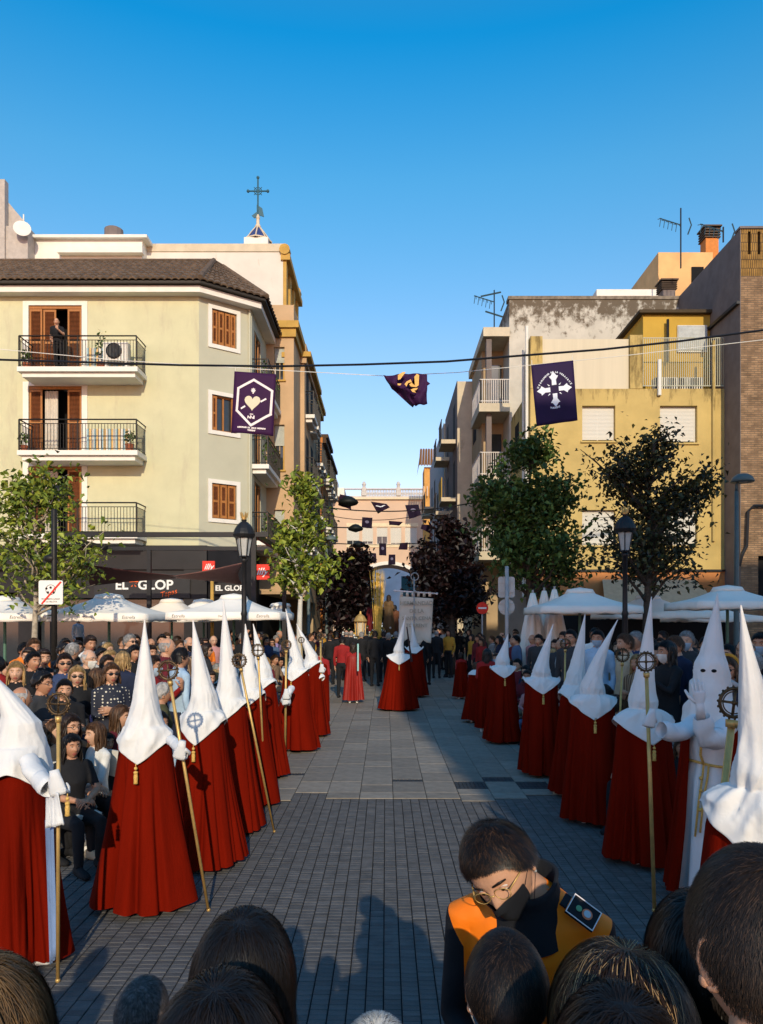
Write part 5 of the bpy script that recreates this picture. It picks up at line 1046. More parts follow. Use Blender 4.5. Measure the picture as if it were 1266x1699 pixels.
POSES = {}
def build_body(pose, female=False, voxel=.019, loose=1.0):
    """slots 0 top,1 trousers,2 skin,3 shoes,4 forearm/sleeve,5 lips,6 eye,7 iris,8 brow; 1.70 m tall standing, faces -Y"""
    g = MB(); sit = pose.startswith('sit'); dz = -.46 if sit else 0
    w_ = .9 if female else 1.0; lo = loose
    T = [(.86,.150,.112,0),(.93,.165,.118,0),(1.02,.150 if not female else .140,.108,0),(1.12,.142*w_,.102,0),(1.24,.160*w_,.118+(.012 if female else 0),-.006 if female else 0),(1.34,.178*w_,.110,.004),(1.41,.172*w_,.088,.010),(1.450,.112*w_,.066,.014),(1.475,.062,.056,.014),(1.52,.052,.054,.006),(1.565,.050,.052,-.002)]
    lean = .06 if sit else 0
    g.rings([[Vector((rx*lo*math.cos(a), cy+ry*lo*math.sin(a)-lean*0, z+dz)) for a in [2*math.pi*k/20 for k in range(20)]] for z, rx, ry, cy in T[:-3]] + [[Vector((rx*math.cos(a), cy+ry*math.sin(a), z+dz)) for a in [2*math.pi*k/20 for k in range(20)]] for z, rx, ry, cy in T[-3:]])
    hands = []; fore = []
    for sx in (-1, 1):
        S = Vector((sx*.178*w_, .008, 1.385+dz))
        if pose in ('stand',): E = S + Vector((sx*.045, .02, -.275)); W = E + Vector((-sx*.005, -.06, -.235)); hd, pm, cu = (0,-.15,-1), (-sx,0,0), .35
        elif pose == 'folded': E = S + Vector((sx*.03, -.03, -.27)); W = Vector((-sx*.05, -.175 - .03*(sx>0), 1.17+dz+.03*(sx>0))); hd, pm, cu = (-sx,-.05,.05), (0,1,0), .5
        elif pose == 'clasp': E = S + Vector((sx*.04, .01, -.27)); W = Vector((sx*.05, -.20, .98+dz)); hd, pm, cu = (-sx*.6,-.4,-.5), (-sx,.4,0), .6
        elif pose == 'phone':
            if sx > 0: E = S + Vector((sx*.05, -.14, -.21)); W = Vector((sx*.09, -.33, 1.33+dz)); hd, pm, cu = (-.2,-.15,1), (0,1,.1), .7
            else: E = S + Vector((sx*.045, .02, -.275)); W = E + Vector((.02, -.10, -.21)); hd, pm, cu = (0,-.3,-1), (1,0,0), .4
        elif pose == 'sit': E = S + Vector((sx*.05, -.05, -.26)); W = Vector((sx*.10, -.30, 1.04+dz)); hd, pm, cu = (-sx*.35,-1,-.2), (0,0,-1), .45
        elif pose == 'sitfold': E = S + Vector((sx*.06, -.10, -.24)); W = Vector((sx*.035, -.30, 1.10+dz)); hd, pm, cu = (-sx*.8,-.5,.1), (0,.4,-1), .6
        elif pose == 'lean': E = S + Vector((sx*.03,-.06,-.26)); W = E + Vector((-sx*.12,-.18,-.06)); hd, pm, cu = (-sx,-.2,0), (0,0,-1), .4
        g.tube([S + Vector((-sx*.05,0,.015)), S, S.lerp(E,.5), E, E.lerp(W,.35), W], [.056*lo,.056*lo,.047*lo,.042*lo,.040*lo,.028*lo], 12)
        hands.append((W, hd, pm, cu, sx)); fore.append((E, W))
        Hp = Vector((sx*.088, 0, .90+dz))
        if sit: K = Vector((sx*.11, -.43, .93+dz-.02)); A = Vector((sx*.12, -.42 + (.05*sx), .07)); 
        else: K = Vector((sx*.098, -.015, .48)); A = Vector((sx*.105, .015, .08))
        g.tube([Hp, Hp.lerp(K,.5), K, K.lerp(A,.3), A], [.094*lo,.080*lo,.060*lo,.058*lo,.043*lo], 12)
    o = remesh(g, voxel, 3)
    neckz = 1.475+dz
    for i, f in enumerate(o.f):
        c = sum((Vector(o.v[j]) for j in f), Vector())/len(f); m = 0
        if c.z > neckz - .012*math.cos(math.atan2(c.x, -c.y)): m = 2
        elif c.z < .97+dz and not any((c - e.lerp(w2, max(0, min(1, (c-e).dot(w2-e)/(w2-e).length_squared)))).length < .07 and abs(c.x) > .12 for e, w2 in fore): m = 1
        if sit and c.y < -.13 and c.z < .99+dz and m == 0 and c.z < .98+dz: m = 1
        if m != 2:
            for e, w2 in fore:
                t_ = (c-e).dot(w2-e)/(w2-e).length_squared
                if -.15 < t_ < 1.3 and (c - e.lerp(w2, max(0, min(1, t_)))).length < .058*lo + .004: m = 4
        o.m[i] = m
    nb = len(o.f)
    for W, hd, pm, cu, sx in hands: hand(o, orient(W, hd, pm), 2, cu, side=sx, detail=6)
    for sx in (-1, 1):
        A = Vector((sx*.12, -.42 + (.05*sx), 0)) if sit else Vector((sx*.105, .015, 0))
        o.rings([[A + Vector((rx*math.cos(a), y, max(.0, zc+rz_*math.sin(a)))) for a in [2*math.pi*k/12 for k in range(12)]] for y, rx, rz_, zc in ((.075,.012,.02,.03),(.065,.034,.045,.04),(.02,.040,.055,.05),(-.04,.040,.045,.042),(-.11,.047,.034,.034),(-.165,.042,.026,.028),(-.19,.020,.016,.022))], 3)
    head_mesh(o, (0,-.012,1.582+dz))
    return o.mesh('body', [M_dark]*9, True), 1.582+dz
def finish_hairless(): pass
def flow_strands(g, n, seed, length, width=.0007, mi=0, steps=None, lift=.0, part=None, jitter=.25, whorl=(.55, math.pi), grav=.9, vol=.010, flare=0.0, root=.002):
    """hairs rooted all over the scalp that follow a field leaving the crown and falling"""
    rr = random.Random(seed); W = head_pt(whorl[0], whorl[1]); steps = steps or max(3, int(length/.022)); ax = Vector((.076,.097,.118))
    for _ in range(n):
        ph = rr.uniform(0, 2*math.pi); a = abs(((ph+math.pi) % (2*math.pi)) - math.pi)
        L = interp(a, [(0,.98),(.55,1.02),(.85,1.12),(1.15,1.45),(1.45,1.62),(1.7,1.75),(2.0,2.05),(3.15,2.25)]); th = math.acos(1 - rr.random()*(1-math.cos(L))); p = head_pt(th, ph, root)
        edge = 1 - .65*ss(L-.6, L, th) if length < .08 else 1; ln = length*rr.uniform(.65,1.25)*edge; st = ln/steps; o_ = vol*rr.uniform(.35,1.0); pts = [p]
        jt = Vector((rr.gauss(0,jitter),rr.gauss(0,jitter),rr.gauss(0,jitter)))
        for k in range(steps):
            nrm = Vector((p.x/ax.x**2, p.y/ax.y**2, p.z/ax.z**2)).normalized(); away = (p - W); away = away.normalized() if away.length > 1e-4 else Vector((0,1,0))
            if part is not None: away = (away*.4 + Vector((1 if p.x > part else -1, .25, 0))*.8).normalized()
            low = p.z < -.045
            d = away*(0 if low else .8) + Vector((0,0,-1))*(grav if not low else 2.0) + jt
            if not low: d -= nrm*d.dot(nrm); d = d.normalized() + nrm*lift*(1.4 if k == 0 else .5)
            p = p + d.normalized()*st
            if length > .08:
                q = Vector((p.x/(ax.x+o_), p.y/(ax.y+o_), max(-.0, p.z)/(ax.z+o_))); 
                fl = 1 + flare*max(0, -p.z)*4
                if q.length < fl and q.length > .05: s_ = fl/q.length; p = Vector((p.x*s_, p.y*s_, p.z*(s_ if p.z > 0 else 1)))
            pts.append(p)
        vs = []
        for i, q in enumerate(pts):
            t = (pts[min(i+1,steps)] - pts[max(i-1,0)]); nrm = Vector((q.x, q.y, max(q.z, 0)*.6)); e = t.cross(nrm); e = e.normalized()*width*(1 - .75*(i/steps)**2) if e.length > 1e-9 else Vector((width,0,0)); vs += [q-e, q+e]
        m_ = rr.choices((0,1), (5,1))[0] if mi else 0
        g.add(vs, [(2*i, 2*i+1, 2*i+3, 2*i+2) for i in range(steps)], m_)
def hair_mesh(kind, seed=0):
    """hair round a head centred at the origin, facing -Y"""
    rr = random.Random(seed); g = MB(); nu, nv = 44, 22
    def line(ph):       # lowest polar angle covered, by azimuth
        a = abs(((ph+math.pi) % (2*math.pi)) - math.pi)      # 0 front, pi back
        base = interp(a, [(0,.84),(.5,.88),(.85,1.02),(1.15,1.36),(1.45,1.62),(1.7,1.75),(2.0,2.05),(3.15,2.22)])
        if kind == 'balding': base = interp(a, [(0,.1),(.9,.15),(1.2,1.3),(1.45,1.62),(1.7,1.75),(2,2.05),(3.15,2.2)])
        return base
    thick = {'short':.008,'balding':.005,'long':.013,'bob':.014,'bun':.008,'curly':.024,'cap':.012,'pony':.008,'fringe':.010,'smooth':.007}[kind]
    rows = []
    for i in range(nv+1):
        row = []
        for k in range(nu):
            ph = 2*math.pi*k/nu; a = abs(((ph+math.pi) % (2*math.pi)) - math.pi); L = line(ph) + .07*noise.noise(Vector((math.sin(ph)*6, math.cos(ph)*6, seed*3.3))); t = i/nv; th = .02 + (L-.02)*t
            if kind == 'balding': th0 = 1.0 if a > 1.0 else L*.5; th = lerp(th0 if a > 1.15 else L*.6, L, t)
            e = thick*(1 - ss(.80, 1.0, t)*1.25)*(1 + .15*math.sin(ph*5+seed))
            if kind == 'balding': e *= ss(0,.15,t)
            if kind in ('short','fringe') and a < 1.0: e += .010*(1-a)*ss(.2,.8,t)*(1-ss(.9,1,t))
            if kind == 'curly': e += .012*noise.noise(Vector((math.sin(ph)*3, math.cos(ph)*3, th*3))*1.6)
            e += .0012*math.sin(ph*17+th*3+seed) + .006*noise.noise(head_pt(th, ph)*28 + Vector((seed, 0, 0)))*(1 - ss(.85,1,t))
            row.append(head_pt(th, ph, e) if kind != 'balding' or a > 1.0 else head_pt(th, ph, -.003))
        rows.append(row)
    g.rings(rows, 0, False)
    if kind == 'cap':
        pass
    if kind not in ('smooth','balding'): flow_strands(g, 1500, seed+3, .05 if kind != 'curly' else .035, .0022, steps=3, lift=.45 if kind != 'curly' else .9, vol=.006, jitter=.3 if kind != 'curly' else .9)
    def lock(a0, length, r, out=.01, wav=.012):
        p0 = head_pt(min(1.25, 1.15+.1*rr.random()), a0, .006); pts = [head_pt(.45, a0, .010), head_pt(.85, a0, .014), p0 + Vector((math.sin(a0)*.008, -math.cos(a0)*.008, 0))]
        z = p0.z; n = 7; ph_ = rr.random()*6
        for j in range(1, n+1):
            t = j/n; rad = 1 + .10*t - .25*t*t*(abs(a0) > 2.2); q = Vector((p0.x*rad + math.sin(a0)*out*t + wav*math.sin(ph_+t*7), p0.y*rad*(1 - .0*t) - math.cos(a0)*out*t + wav*.6*math.cos(ph_+t*6), z - length*t)); 
            if q.z < -.12: q.y = max(q.y, .045) if abs(a0) > 1.9 else q.y
            pts.append(q)
        g.tube(pts, [(r*.6, r*.3), (r,r*.4), (r,r*.5)] + [(r*(1.1-.5*(j/n)), r*.5*(1.1-.5*(j/n))) for j in range(1, n+1)], 6)
    if kind == 'long':
        for k in range(46): a = rr.uniform(1.25, 2*math.pi-1.25); a = a if a <= math.pi else a - 2*math.pi; lock(a, rr.uniform(.26,.40), rr.uniform(.011,.019))
    if kind == 'bob':
        for k in range(46): a = rr.uniform(1.15, 2*math.pi-1.15); a = a if a <= math.pi else a - 2*math.pi; lock(a, rr.uniform(.10,.17), rr.uniform(.012,.02), .012, .006)
    if kind == 'bun': g.sph((0,.118,.035), (.04,.038,.038), 12, 9)
    if kind == 'pony':
        for k in range(12): x = rr.gauss(0,.012); g.tube([(x,.10,.05),(x,.135,.03),(x*1.5,.14,-.05),(x*1.6,.125,-.14+rr.gauss(0,.02)),(x,.12,-.22)], [.010,.017,.016,.012,.004], 6)
    if kind == 'fringe':
        for k in range(26):
            a = rr.uniform(-.75,.75); p = [head_pt(.25,a,.012), head_pt(.6,a,.02), head_pt(.88,a+.12,.022), head_pt(1.08,a+.22,.012)]; g.tube(p, [(.004,.003),(.011,.006),(.010,.005),(.002,.002)], 5)
    return g.mesh('hair', [M_dark], True)
def sunglasses_mesh():
    g = MB()
    for sx in (-1,1):
        g.sph((sx*.031,-.097,.005), (.0275,.006,.0165), 12, 8, 0); g.tube([(sx*.054,-.092,.012),(sx*.074,-.05,.012),(sx*.081,.01,.006)], .0028, 5)
    g.tube([(-.01,-.104,.010),(.01,-.104,.010)], .0026, 5); return g.mesh('sunglasses', [M_black], True)
def glasses_mesh():
    g = MB()
    for sx in (-1,1):
        g.tube([(sx*.031+.023*math.cos(t),-.100+.004*abs(math.cos(t)),.004+.017*math.sin(t)) for t in np.linspace(0,6.283,15)], .0013, 4); g.tube([(sx*.054,-.095,.008),(sx*.074,-.05,.010),(sx*.081,.01,.004)], .0022, 5)
    g.tube([(-.009,-.103,.007),(.009,-.103,.007)], .002, 4); return g.mesh('glasses', [M_black], True)
def mask_mesh():
    g = MB(); rows = []
    for i in range(9):
        z = lerp(-.018, -.118, i/8); row = []
        for k in range(15):
            ph = lerp(-1.15, 1.15, k/14) * (1 - .12*abs(i/4-1)); th = math.acos(max(-.99, min(.99, z/.118))); row.append(head_pt(th, ph, .006 + .016*math.exp(-(ph/.35)**2)*(.3+.7*math.sin(math.pi*i/8))))
        rows.append(row)
    g.rings(rows, 0, False, False)
    for sx in (-1,1): g.tube([(sx*.066,-.05,-.03),(sx*.078,.0,-.01),(sx*.084,.02,.005)], .0012, 4); g.tube([(sx*.060,-.045,-.085),(sx*.075,.0,-.05),(sx*.084,.02,-.025)], .0012, 4)
    return g.mesh('face_mask', [M_whitep], True)
HAIRM = {}
for kind, sds in (('short',3),('long',3),('bob',2),('bun',1),('curly',2),('balding',1),('pony',1),('fringe',1)):
    HAIRM[kind] = [hair_mesh(kind, s) for s in range(sds)]
ACC = {'sunglasses': sunglasses_mesh(), 'glasses': glasses_mesh(), 'face_mask': mask_mesh()}
def capm():
    g = MB(); rows = [[head_pt(.02+1.12*i/8, 2*math.pi*k/28, .016) for k in range(28)] for i in range(9)]; g.rings(rows, 0, False); pk_ = [[head_pt(1.12, -.8+1.6*k/10, .012+.065*j/3*math.cos((-.8+1.6*k/10)))+Vector((0,0,-.006*j)) for k in range(11)] for j in range(4)]; g.rings(pk_, 0, False, False); return g.mesh('cap', [M_black], True)
ACC['cap'] = capm()
BODY = {}
for p in ('stand','folded','clasp','phone','sit','sitfold','lean'):
    for fem in (False, True):
        if p == 'lean' and fem: continue
        BODY[(p, fem)] = build_body(p, fem, .011 if p == 'lean' else .019)
for s_ in range(6): pass
CLOTH = {}
def cloth(cn):
    C_ = {'black':(.010,.010,.012),'charcoal':(.035,.036,.04),'navy':(.012,.018,.045),'dark blue':(.03,.05,.12),'white':(.70,.69,.66),'pale grey':(.38,.38,.38),'mauve':(.30,.22,.42),'burgundy':(.12,.012,.02),'denim blue':(.07,.12,.22),'olive':(.07,.065,.025),'mustard':(.50,.25,.03),'beige':(.45,.36,.25),'red':(.26,.012,.012),'pale blue':(.35,.48,.62),'brown':(.10,.05,.025),'orange':(.80,.20,.02),'dark green':(.015,.04,.03),'pink':(.50,.25,.25)}
    if cn not in CLOTH: CLOTH[cn] = mat('cloth_' + cn.replace(' ', '_'), C_[cn], .85, var=.15, scale=8, bump=.35, bscale=35)
    return CLOTH[cn]
M_dots = None
def dotted():
    m = bpy.data.materials.new('dotted_cloth'); m.use_nodes = True; n = m.node_tree.nodes; l = m.node_tree.links; b = n['Principled BSDF']; b.inputs['Roughness'].default_value = .8
    tc = n.new('ShaderNodeTexCoord'); v = n.new('ShaderNodeTexVoronoi'); v.inputs['Scale'].default_value = 26; v.inputs['Randomness'].default_value = .15; l.new(tc.outputs['Object'], v.inputs['Vector'])
    mt = n.new('ShaderNodeMath'); mt.operation = 'LESS_THAN'; mt.inputs[1].default_value = .27; l.new(v.outputs['Distance'], mt.inputs[0]); mx = n.new('ShaderNodeMix'); mx.data_type = 'RGBA'; l.new(mt.outputs[0], mx.inputs[0]); mx.inputs[6].default_value = (.012,.015,.03,1); mx.inputs[7].default_value = (.6,.55,.45,1); l.new(mx.outputs[2], b.inputs['Base Color']); return m
CLOTH['dotted'] = dotted()
def patterned(name, c1, c2, sx, sz, plaid=False):
    m = bpy.data.materials.new('cloth_' + name.replace(' ', '_')); m.use_nodes = True; n = m.node_tree.nodes; l = m.node_tree.links; b = n['Principled BSDF']; b.inputs['Roughness'].default_value = .85
    tc = n.new('ShaderNodeTexCoord'); sp = n.new('ShaderNodeSeparateXYZ'); l.new(tc.outputs['Object'], sp.inputs[0]); outs = []
    for i, k in ((0, sx), (2, sz)):
        if not k: continue
        a = n.new('ShaderNodeMath'); a.operation = 'MULTIPLY'; a.inputs[1].default_value = k; l.new(sp.outputs[i], a.inputs[0]); f = n.new('ShaderNodeMath'); f.operation = 'FRACT'; l.new(a.outputs[0], f.inputs[0]); h = n.new('ShaderNodeMath'); h.operation = 'LESS_THAN'; h.inputs[1].default_value = .42; l.new(f.outputs[0], h.inputs[0]); outs.append(h.outputs[0])
    o = outs[0]
    if len(outs) > 1: ad = n.new('ShaderNodeMath'); ad.operation = 'ADD'; l.new(outs[0], ad.inputs[0]); l.new(outs[1], ad.inputs[1]); hf = n.new('ShaderNodeMath'); hf.operation = 'MULTIPLY'; hf.inputs[1].default_value = .5; l.new(ad.outputs[0], hf.inputs[0]); o = hf.outputs[0]
    mx = n.new('ShaderNodeMix'); mx.data_type = 'RGBA'; l.new(o, mx.inputs[0]); mx.inputs[6].default_value = (*c1, 1); mx.inputs[7].default_value = (*c2, 1); l.new(mx.outputs[2], b.inputs['Base Color']); CLOTH[name] = m
patterned('striped navy and white', (.012,.018,.045), (.55,.54,.5), 0, 26); patterned('red plaid', (.16,.012,.012), (.02,.02,.03), 14, 14); patterned('grey plaid', (.10,.10,.11), (.30,.29,.28), 16, 16); patterned('brown striped', (.10,.05,.025), (.30,.20,.12), 24, 0)
HM = Matrix.Translation((0,-.012,0))
ALL_LABELS = {}
def uniq(lab, extra):
    l = lab; k = 0
    while l in ALL_LABELS and k < len(extra): l = lab + ' ' + extra[k]; k += 1
    n = ALL_LABELS.get(l, 0); ALL_LABELS[l] = n + 1; return l
def person(loc, rz, pose='stand', fem=False, scale=1.0, top='black', legs='black', skin=0, hair=('short','black'), acc=(), sleeve=None, shoe='black', label='', group=None, tilt=(0,0,0), bald=False, maskc='white', extra=()):
    me, hzt = BODY[(pose, fem)]; t = thing('person', label, 'person', loc, rz, group, scale)
    b = link('body', me, t); sk = SKINS[skin]; hc = HAIRC[hair[1]] if hair else HAIRC['grey']
    ms = [cloth(top), cloth(legs), sk, cloth(shoe), cloth(sleeve) if sleeve and sleeve != 'bare' else (sk if sleeve == 'bare' else cloth(top)), M_lip, M_eyew, M_iris, hc]
    for i, m in enumerate(ms): b.material_slots[i].link = 'OBJECT'; b.material_slots[i].material = m
    if hair and not bald:
        v = HAIRM[hair[0]]; h = link('hair', v[hash_i(loc) % len(v)], t, loc=(0,-.012,hzt)); h.material_slots[0].link = 'OBJECT'; h.material_slots[0].material = hc
    for a in extra:
        o = link(a[0], EXTRA[a[0]], t, loc=(0,0,hzt-1.582)); o.material_slots[0].link = 'OBJECT'; o.material_slots[0].material = cloth(a[1])
    for a in acc:
        o = link(a, ACC[a], t, loc=(0,-.012,hzt)); o.material_slots[0].link = 'OBJECT'
        o.material_slots[0].material = {'sunglasses': M_black, 'glasses': M_black, 'face_mask': cloth(maskc), 'cap': cloth(top)}[a]
    return t
EXTRA = {}
g = MB(); g.tube([(.092*math.cos(a),.088*math.sin(a)+.004,1.462+.014*math.sin(3*a)+.022*math.sin(a)) for a in np.linspace(0,6.283,24)], [.026+.005*math.sin(i*1.7) for i in range(24)], 8); g.tube([(.03,-.105,1.45),(.045,-.135,1.38),(.05,-.138,1.28),(.052,-.135,1.20)], [(.025,.012),(.035,.012),(.04,.010),(.042,.006)], 8); EXTRA['scarf'] = g.mesh('scarf', [M_black], True)
g = MB(); g.tube([(.12,.09,1.43),(.10,.03,1.475),(.07,-.07,1.43),(0,-.135,1.30),(-.08,-.150,1.15),(-.16,-.10,1.0),(-.19,0,.92)], [(.016,.004)]*7, 6); g.box(-.26,-.17,-.13,.09,.76,.95); EXTRA['shoulder_bag'] = g.mesh('shoulder_bag', [M_black], False)
g = MB(); g.add([(-.03,-.128,1.02),(.03,-.128,1.02),(.06,-.140,1.25),(.05,-.125,1.36),(.0,-.10,1.46),(-.05,-.125,1.36),(-.06,-.140,1.25)], [(0,1,2,3,4,5,6)]); EXTRA['shirt_front'] = g.mesh('shirt_front', [M_black], False)
def hash_i(l): return int(abs(l[0]*731 + l[1]*397))

# ---------------------------------------------------------------- hooded figures
def cape_r(z, h, sw, sd, hw, hd, hem=.05):
    v = max(0, min(1, (h - z)/(h - hem))); k = ss(0, .10, v); return lerp(lerp(sw*.55, sw, k), hw, v**1.25), lerp(lerp(sd*.55, sd, k), hd, v**1.25)
def cape_mesh(seed, h=1.30, sw=.205, sd=.145, hw=.37, hd=.33, a0=0, a1=2*math.pi, hem=.05, npl=26, top_in=.10):
    rr = random.Random(seed); nu, nv = 200, 24; ph = [rr.random()*6.28 for _ in range(6)]; closed = (a1 - a0) > 6.2; rows = []
    ctrs = sorted(rr.random()*2*math.pi for _ in range(npl)); wd = [rr.uniform(.045,.10) for _ in ctrs]; am = [rr.uniform(.4,1.2) for _ in ctrs]; st = [rr.uniform(0,.35) for _ in ctrs]; dr = [rr.uniform(-.25,.25) for _ in ctrs]
    for j in range(nv+1):
        v = j/nv; z = lerp(h, hem, v); row = []; k = ss(0, .10, v)
        rx, ry = cape_r(z, h, sw, sd, hw, hd, hem); amp = .001 + .062*v**1.05
        for i in range(nu if closed else nu+1):
            a = a0 + (a1-a0)*i/nu; f = 0
            for c, w2, m_, s0, d0 in zip(ctrs, wd, am, st, dr):
                d = (a - c - d0*(1-v) + math.pi) % (2*math.pi) - math.pi
                if abs(d) < .4: f -= m_*math.exp(-(d/(w2*(1.1-.2*v)))**2)*ss(s0, s0+.35, v+.12)
            f = f*.75 + .25 + .22*math.sin(5*a+ph[0]+v) + .12*math.sin(9*a+ph[2]-v*2); rad = 1 + amp*f/max(.2, (rx+ry)/2)
            row.append(Vector((rx*rad*math.cos(a), ry*rad*math.sin(a), z + .008*v*math.sin(3*a+ph[1]))))
        rows.append(row)
    g = MB(); g.rings(rows, 0, False, closed); return g
def hood_mesh(seed, tip=2.08, lean=(0,0), pinch=0.0, sw=.205, sdp=.175, zs=1.25, vdepth=.20, headz=1.47, headr=.104, neckz=1.33, crumple=1.0, curve=0.0, cape=None):
    rr = random.Random(seed); nu = 96; off = Vector((rr.random()*50, rr.random()*50, 0)); rows = []
    prof = [(0,.004,tip),(.10,.016,lerp(tip,headz,.16)),(.5,.058,lerp(tip,headz,.58)),(.8,.086,lerp(tip,headz,.88)),(1.0,headr,headz),(1.25,headr*(1.12+.06*pinch),headz-.07),(1.5,headr*(1.32-pinch*.30),neckz)]
    n1 = 34
    for j in range(n1+1):
        u = 1.5*j/n1; r = interp(u, [(a, b) for a, b, c in prof]); z = interp(u, [(a, c) for a, b, c in prof]); f = max(0, (z - headz)/(tip-headz)); cx = lean[0]*f**(1+curve); cy = lean[1]*f**(1+curve); row = []
        for k in range(nu):
            a = 2*math.pi*k/nu; c, s = math.cos(a), math.sin(a); q = Vector((c*2.2, s*2.2, z*3.0)) + off
            q2 = Vector((c*1.6 + z*3, s*1.6 - z*2, z*5)) + off; d = noise.noise(q)*.010*crumple*min(1, u) + .007*crumple*max(0, 1-abs(noise.noise(q2))*3)**2*ss(.3,1.0,u) + .004*crumple*math.sin(a*3+z*22+seed)*ss(.5,1.5,u)
            if pinch: d += .006*math.sin(a*13+seed)*ss(1.15,1.5,u)
            row.append(Vector((cx + c*(r+d), cy + s*(r*1.08+d), z)))
        rows.append(row)
    base = rows[-1]; n2 = 26
    for j in range(1, n2+1):
        t = j/n2; row = []
        for k in range(nu):
            a = 2*math.pi*k/nu; c, s = math.cos(a), math.sin(a); zb = zs - vdepth*(.8*(1-abs(c))**.85 + .2*abs(s)**1.5); bx, by = sw*c*(1+.02*pinch), sdp*s*(1+.06*abs(s)); p0 = base[k]
            hr = t**(.80 - .08*pinch) ; vz = t**(1.15 + .12*pinch)
            p = Vector((lerp(p0.x, bx, hr), lerp(p0.y, by, hr), lerp(p0.z, zb, vz)))
            q = Vector((c*1.7, s*1.7, p.z*2.2)) + off; q3 = Vector((c*2.2 + p.z*1.5, s*2.2, p.z*3.2)) + off; ridge = (1 - abs(noise.noise(q3))*2.6); d = noise.noise(q*1.6)*.018*crumple + .016*crumple*max(0, ridge)**2*math.sin(math.pi*min(1,t*.95+.05)) + .008*crumple*math.sin(a*5+t*4+seed)*math.sin(math.pi*min(1,t*1.1))
            row.append(p + Vector((c, s, 0))*d*min(1, .4+t) )
        rows.append(row)
    last = rows[-1]; rows.append([Vector((p.x*.985, p.y*.985, p.z-.004)) for p in last]); rows.append([Vector((p.x*.95, p.y*.95, p.z+.03)) for p in last])
    g = MB(); g.rings(rows, 0, False); g.v.append(tuple(rows[0][0]))
    if cape:
        h, csw, csd, hw, hd = cape; vs = []
        for x, y, z in g.v:
            if z < h + .02:
                rx, ry = cape_r(z, h, csw, csd, hw, hd); rx += .016; ry += .016; q = math.hypot(x/rx, y/ry)
                if 1e-6 < q < 1: x, y = x/q, y/q
            vs.append((x, y, z))
        g.v = vs
    return g
def shoe_mesh(m=None):
    g = MB(); g.rings([[Vector((rx*math.cos(a), y, max(0, zc+rz_*math.sin(a)))) for a in [2*math.pi*k/12 for k in range(12)]] for y, rx, rz_, zc in ((.09,.01,.02,.03),(.08,.034,.045,.04),(.03,.040,.055,.05),(-.04,.040,.045,.042),(-.11,.047,.034,.034),(-.165,.042,.026,.028),(-.19,.020,.016,.022))]); return g.mesh('shoe', [M_shoe_w], True)
SHOE = shoe_mesh()
def fist_mesh():
    g = MB(); hand(g, Matrix.Identity(4), 0, 1.75, .02, detail=8); return g
def grip(par, p, d=(0,0,-1), palm=(0,-1,0), side=1, s=1.12, curl=1.6, name='gloved_hand'):
    g = MB(); hand(g, orient(p, d, palm), 0, curl, .03, s, side, 8); return g.obj(name, M_glove, par, True)
def tassel(par, x, y, z, s=1.0):
    g = MB(); g.sph((x,y,z-.012*s), .013*s, 8, 6); g.sph((x,y,z-.042*s), (.017*s,.017*s,.014*s), 8, 6); g.lathe([(.012*s,-.05*s),(.016*s,-.07*s),(.014*s,-.10*s),(.017*s,-.12*s),(.006*s,-.123*s)], (x,y,z), 10); g.tube([(x,y,z+.02*s),(x,y,z)], .004*s, 5); return g.obj('tassel', M_goldcord, par, True)
def sleeve(par, pts, rad, name='sleeve', m=None):
    g = MB(); P_ = [Vector(p) for p in pts]; fine = []; rr_ = []
    n = 18
    for i in range(n+1):
        t = i/n*(len(P_)-1); k = min(int(t), len(P_)-2); u = t-k; fine.append(P_[k].lerp(P_[k+1], u*u*(3-2*u)*.5+u*.5)); r = lerp(rad[k], rad[k+1], u); rr_.append(r*(1+.03*math.sin(i*1.3)))
    g.tube(fine, rr_, 20, caps=False); dd = (fine[-1]-fine[-2]).normalized(); last = [Vector(p) for p in g.v[-20:]]; g.rings([last, [fine[-1].lerp(p, .93) for p in last], [fine[-1].lerp(p, .85) - dd*.05 for p in last], [fine[-1].lerp(p, .6) - dd*.11 for p in last]], 0, False)
    off = Vector((par.location.x*7, par.location.y*5, 0)); g.v = [tuple(Vector(p) + Vector((noise.noise(Vector(p)*9+off), noise.noise(Vector(p)*9+off+Vector((5,5,5))), noise.noise(Vector(p)*9-off)))*rad[-1]*.35) for p in g.v]
    return g.obj(name, m or M_robe, par, True)
def penitent(px, Y, lab, tip_z=None, s=1.0, rz=180, lean=(0,0), hw=.37, hd=.33, pinch=0., sw=.205, seed=0, group='hooded penitents in red capes', vdepth=.20, tas=True, crumple=1., hem=.05, zs=1.25, curve=0., x=None, sdp=.175, shoes=True, extra_rz=0):
    """local back is +Y; rz=180 turns the back toward the viewer"""
    x = X(px, Y) if x is None else x; t = thing('person', lab, 'person', (x, Y, 0), R(rz), group, s)
    tz = (tip_z or 2.08)
    csw = sw*.86; ch_ = zs + .05; g = cape_mesh(seed, ch_, csw, .135, hw, hd, hem=hem); g.obj('cape', M_cape, t, True)
    hood_mesh(seed+5, tz/s if s != 1 else tz, lean, pinch, sw, vdepth=vdepth, crumple=crumple, zs=zs, curve=curve, sdp=sdp, cape=(ch_, csw, .135, hw, hd)).obj('hood', M_hood, t, True)
    g = MB(); g.lathe([(.08,1.15),(.10,.8),(.12,.4),(.14,.09),(.13,.08)], n=24, caps=False); g.obj('robe', M_robe, t, True)
    if shoes:
        for sx in (-1,1): link('shoe', SHOE, t, loc=(sx*.10, .03*sx, 0))
    if tas: tassel(t, 0, max(sdp*1.06, cape_r(zs-vdepth-.06, ch_, csw, .135, hw, hd)[1]+.03)+.012, zs-vdepth-.01)
    return t
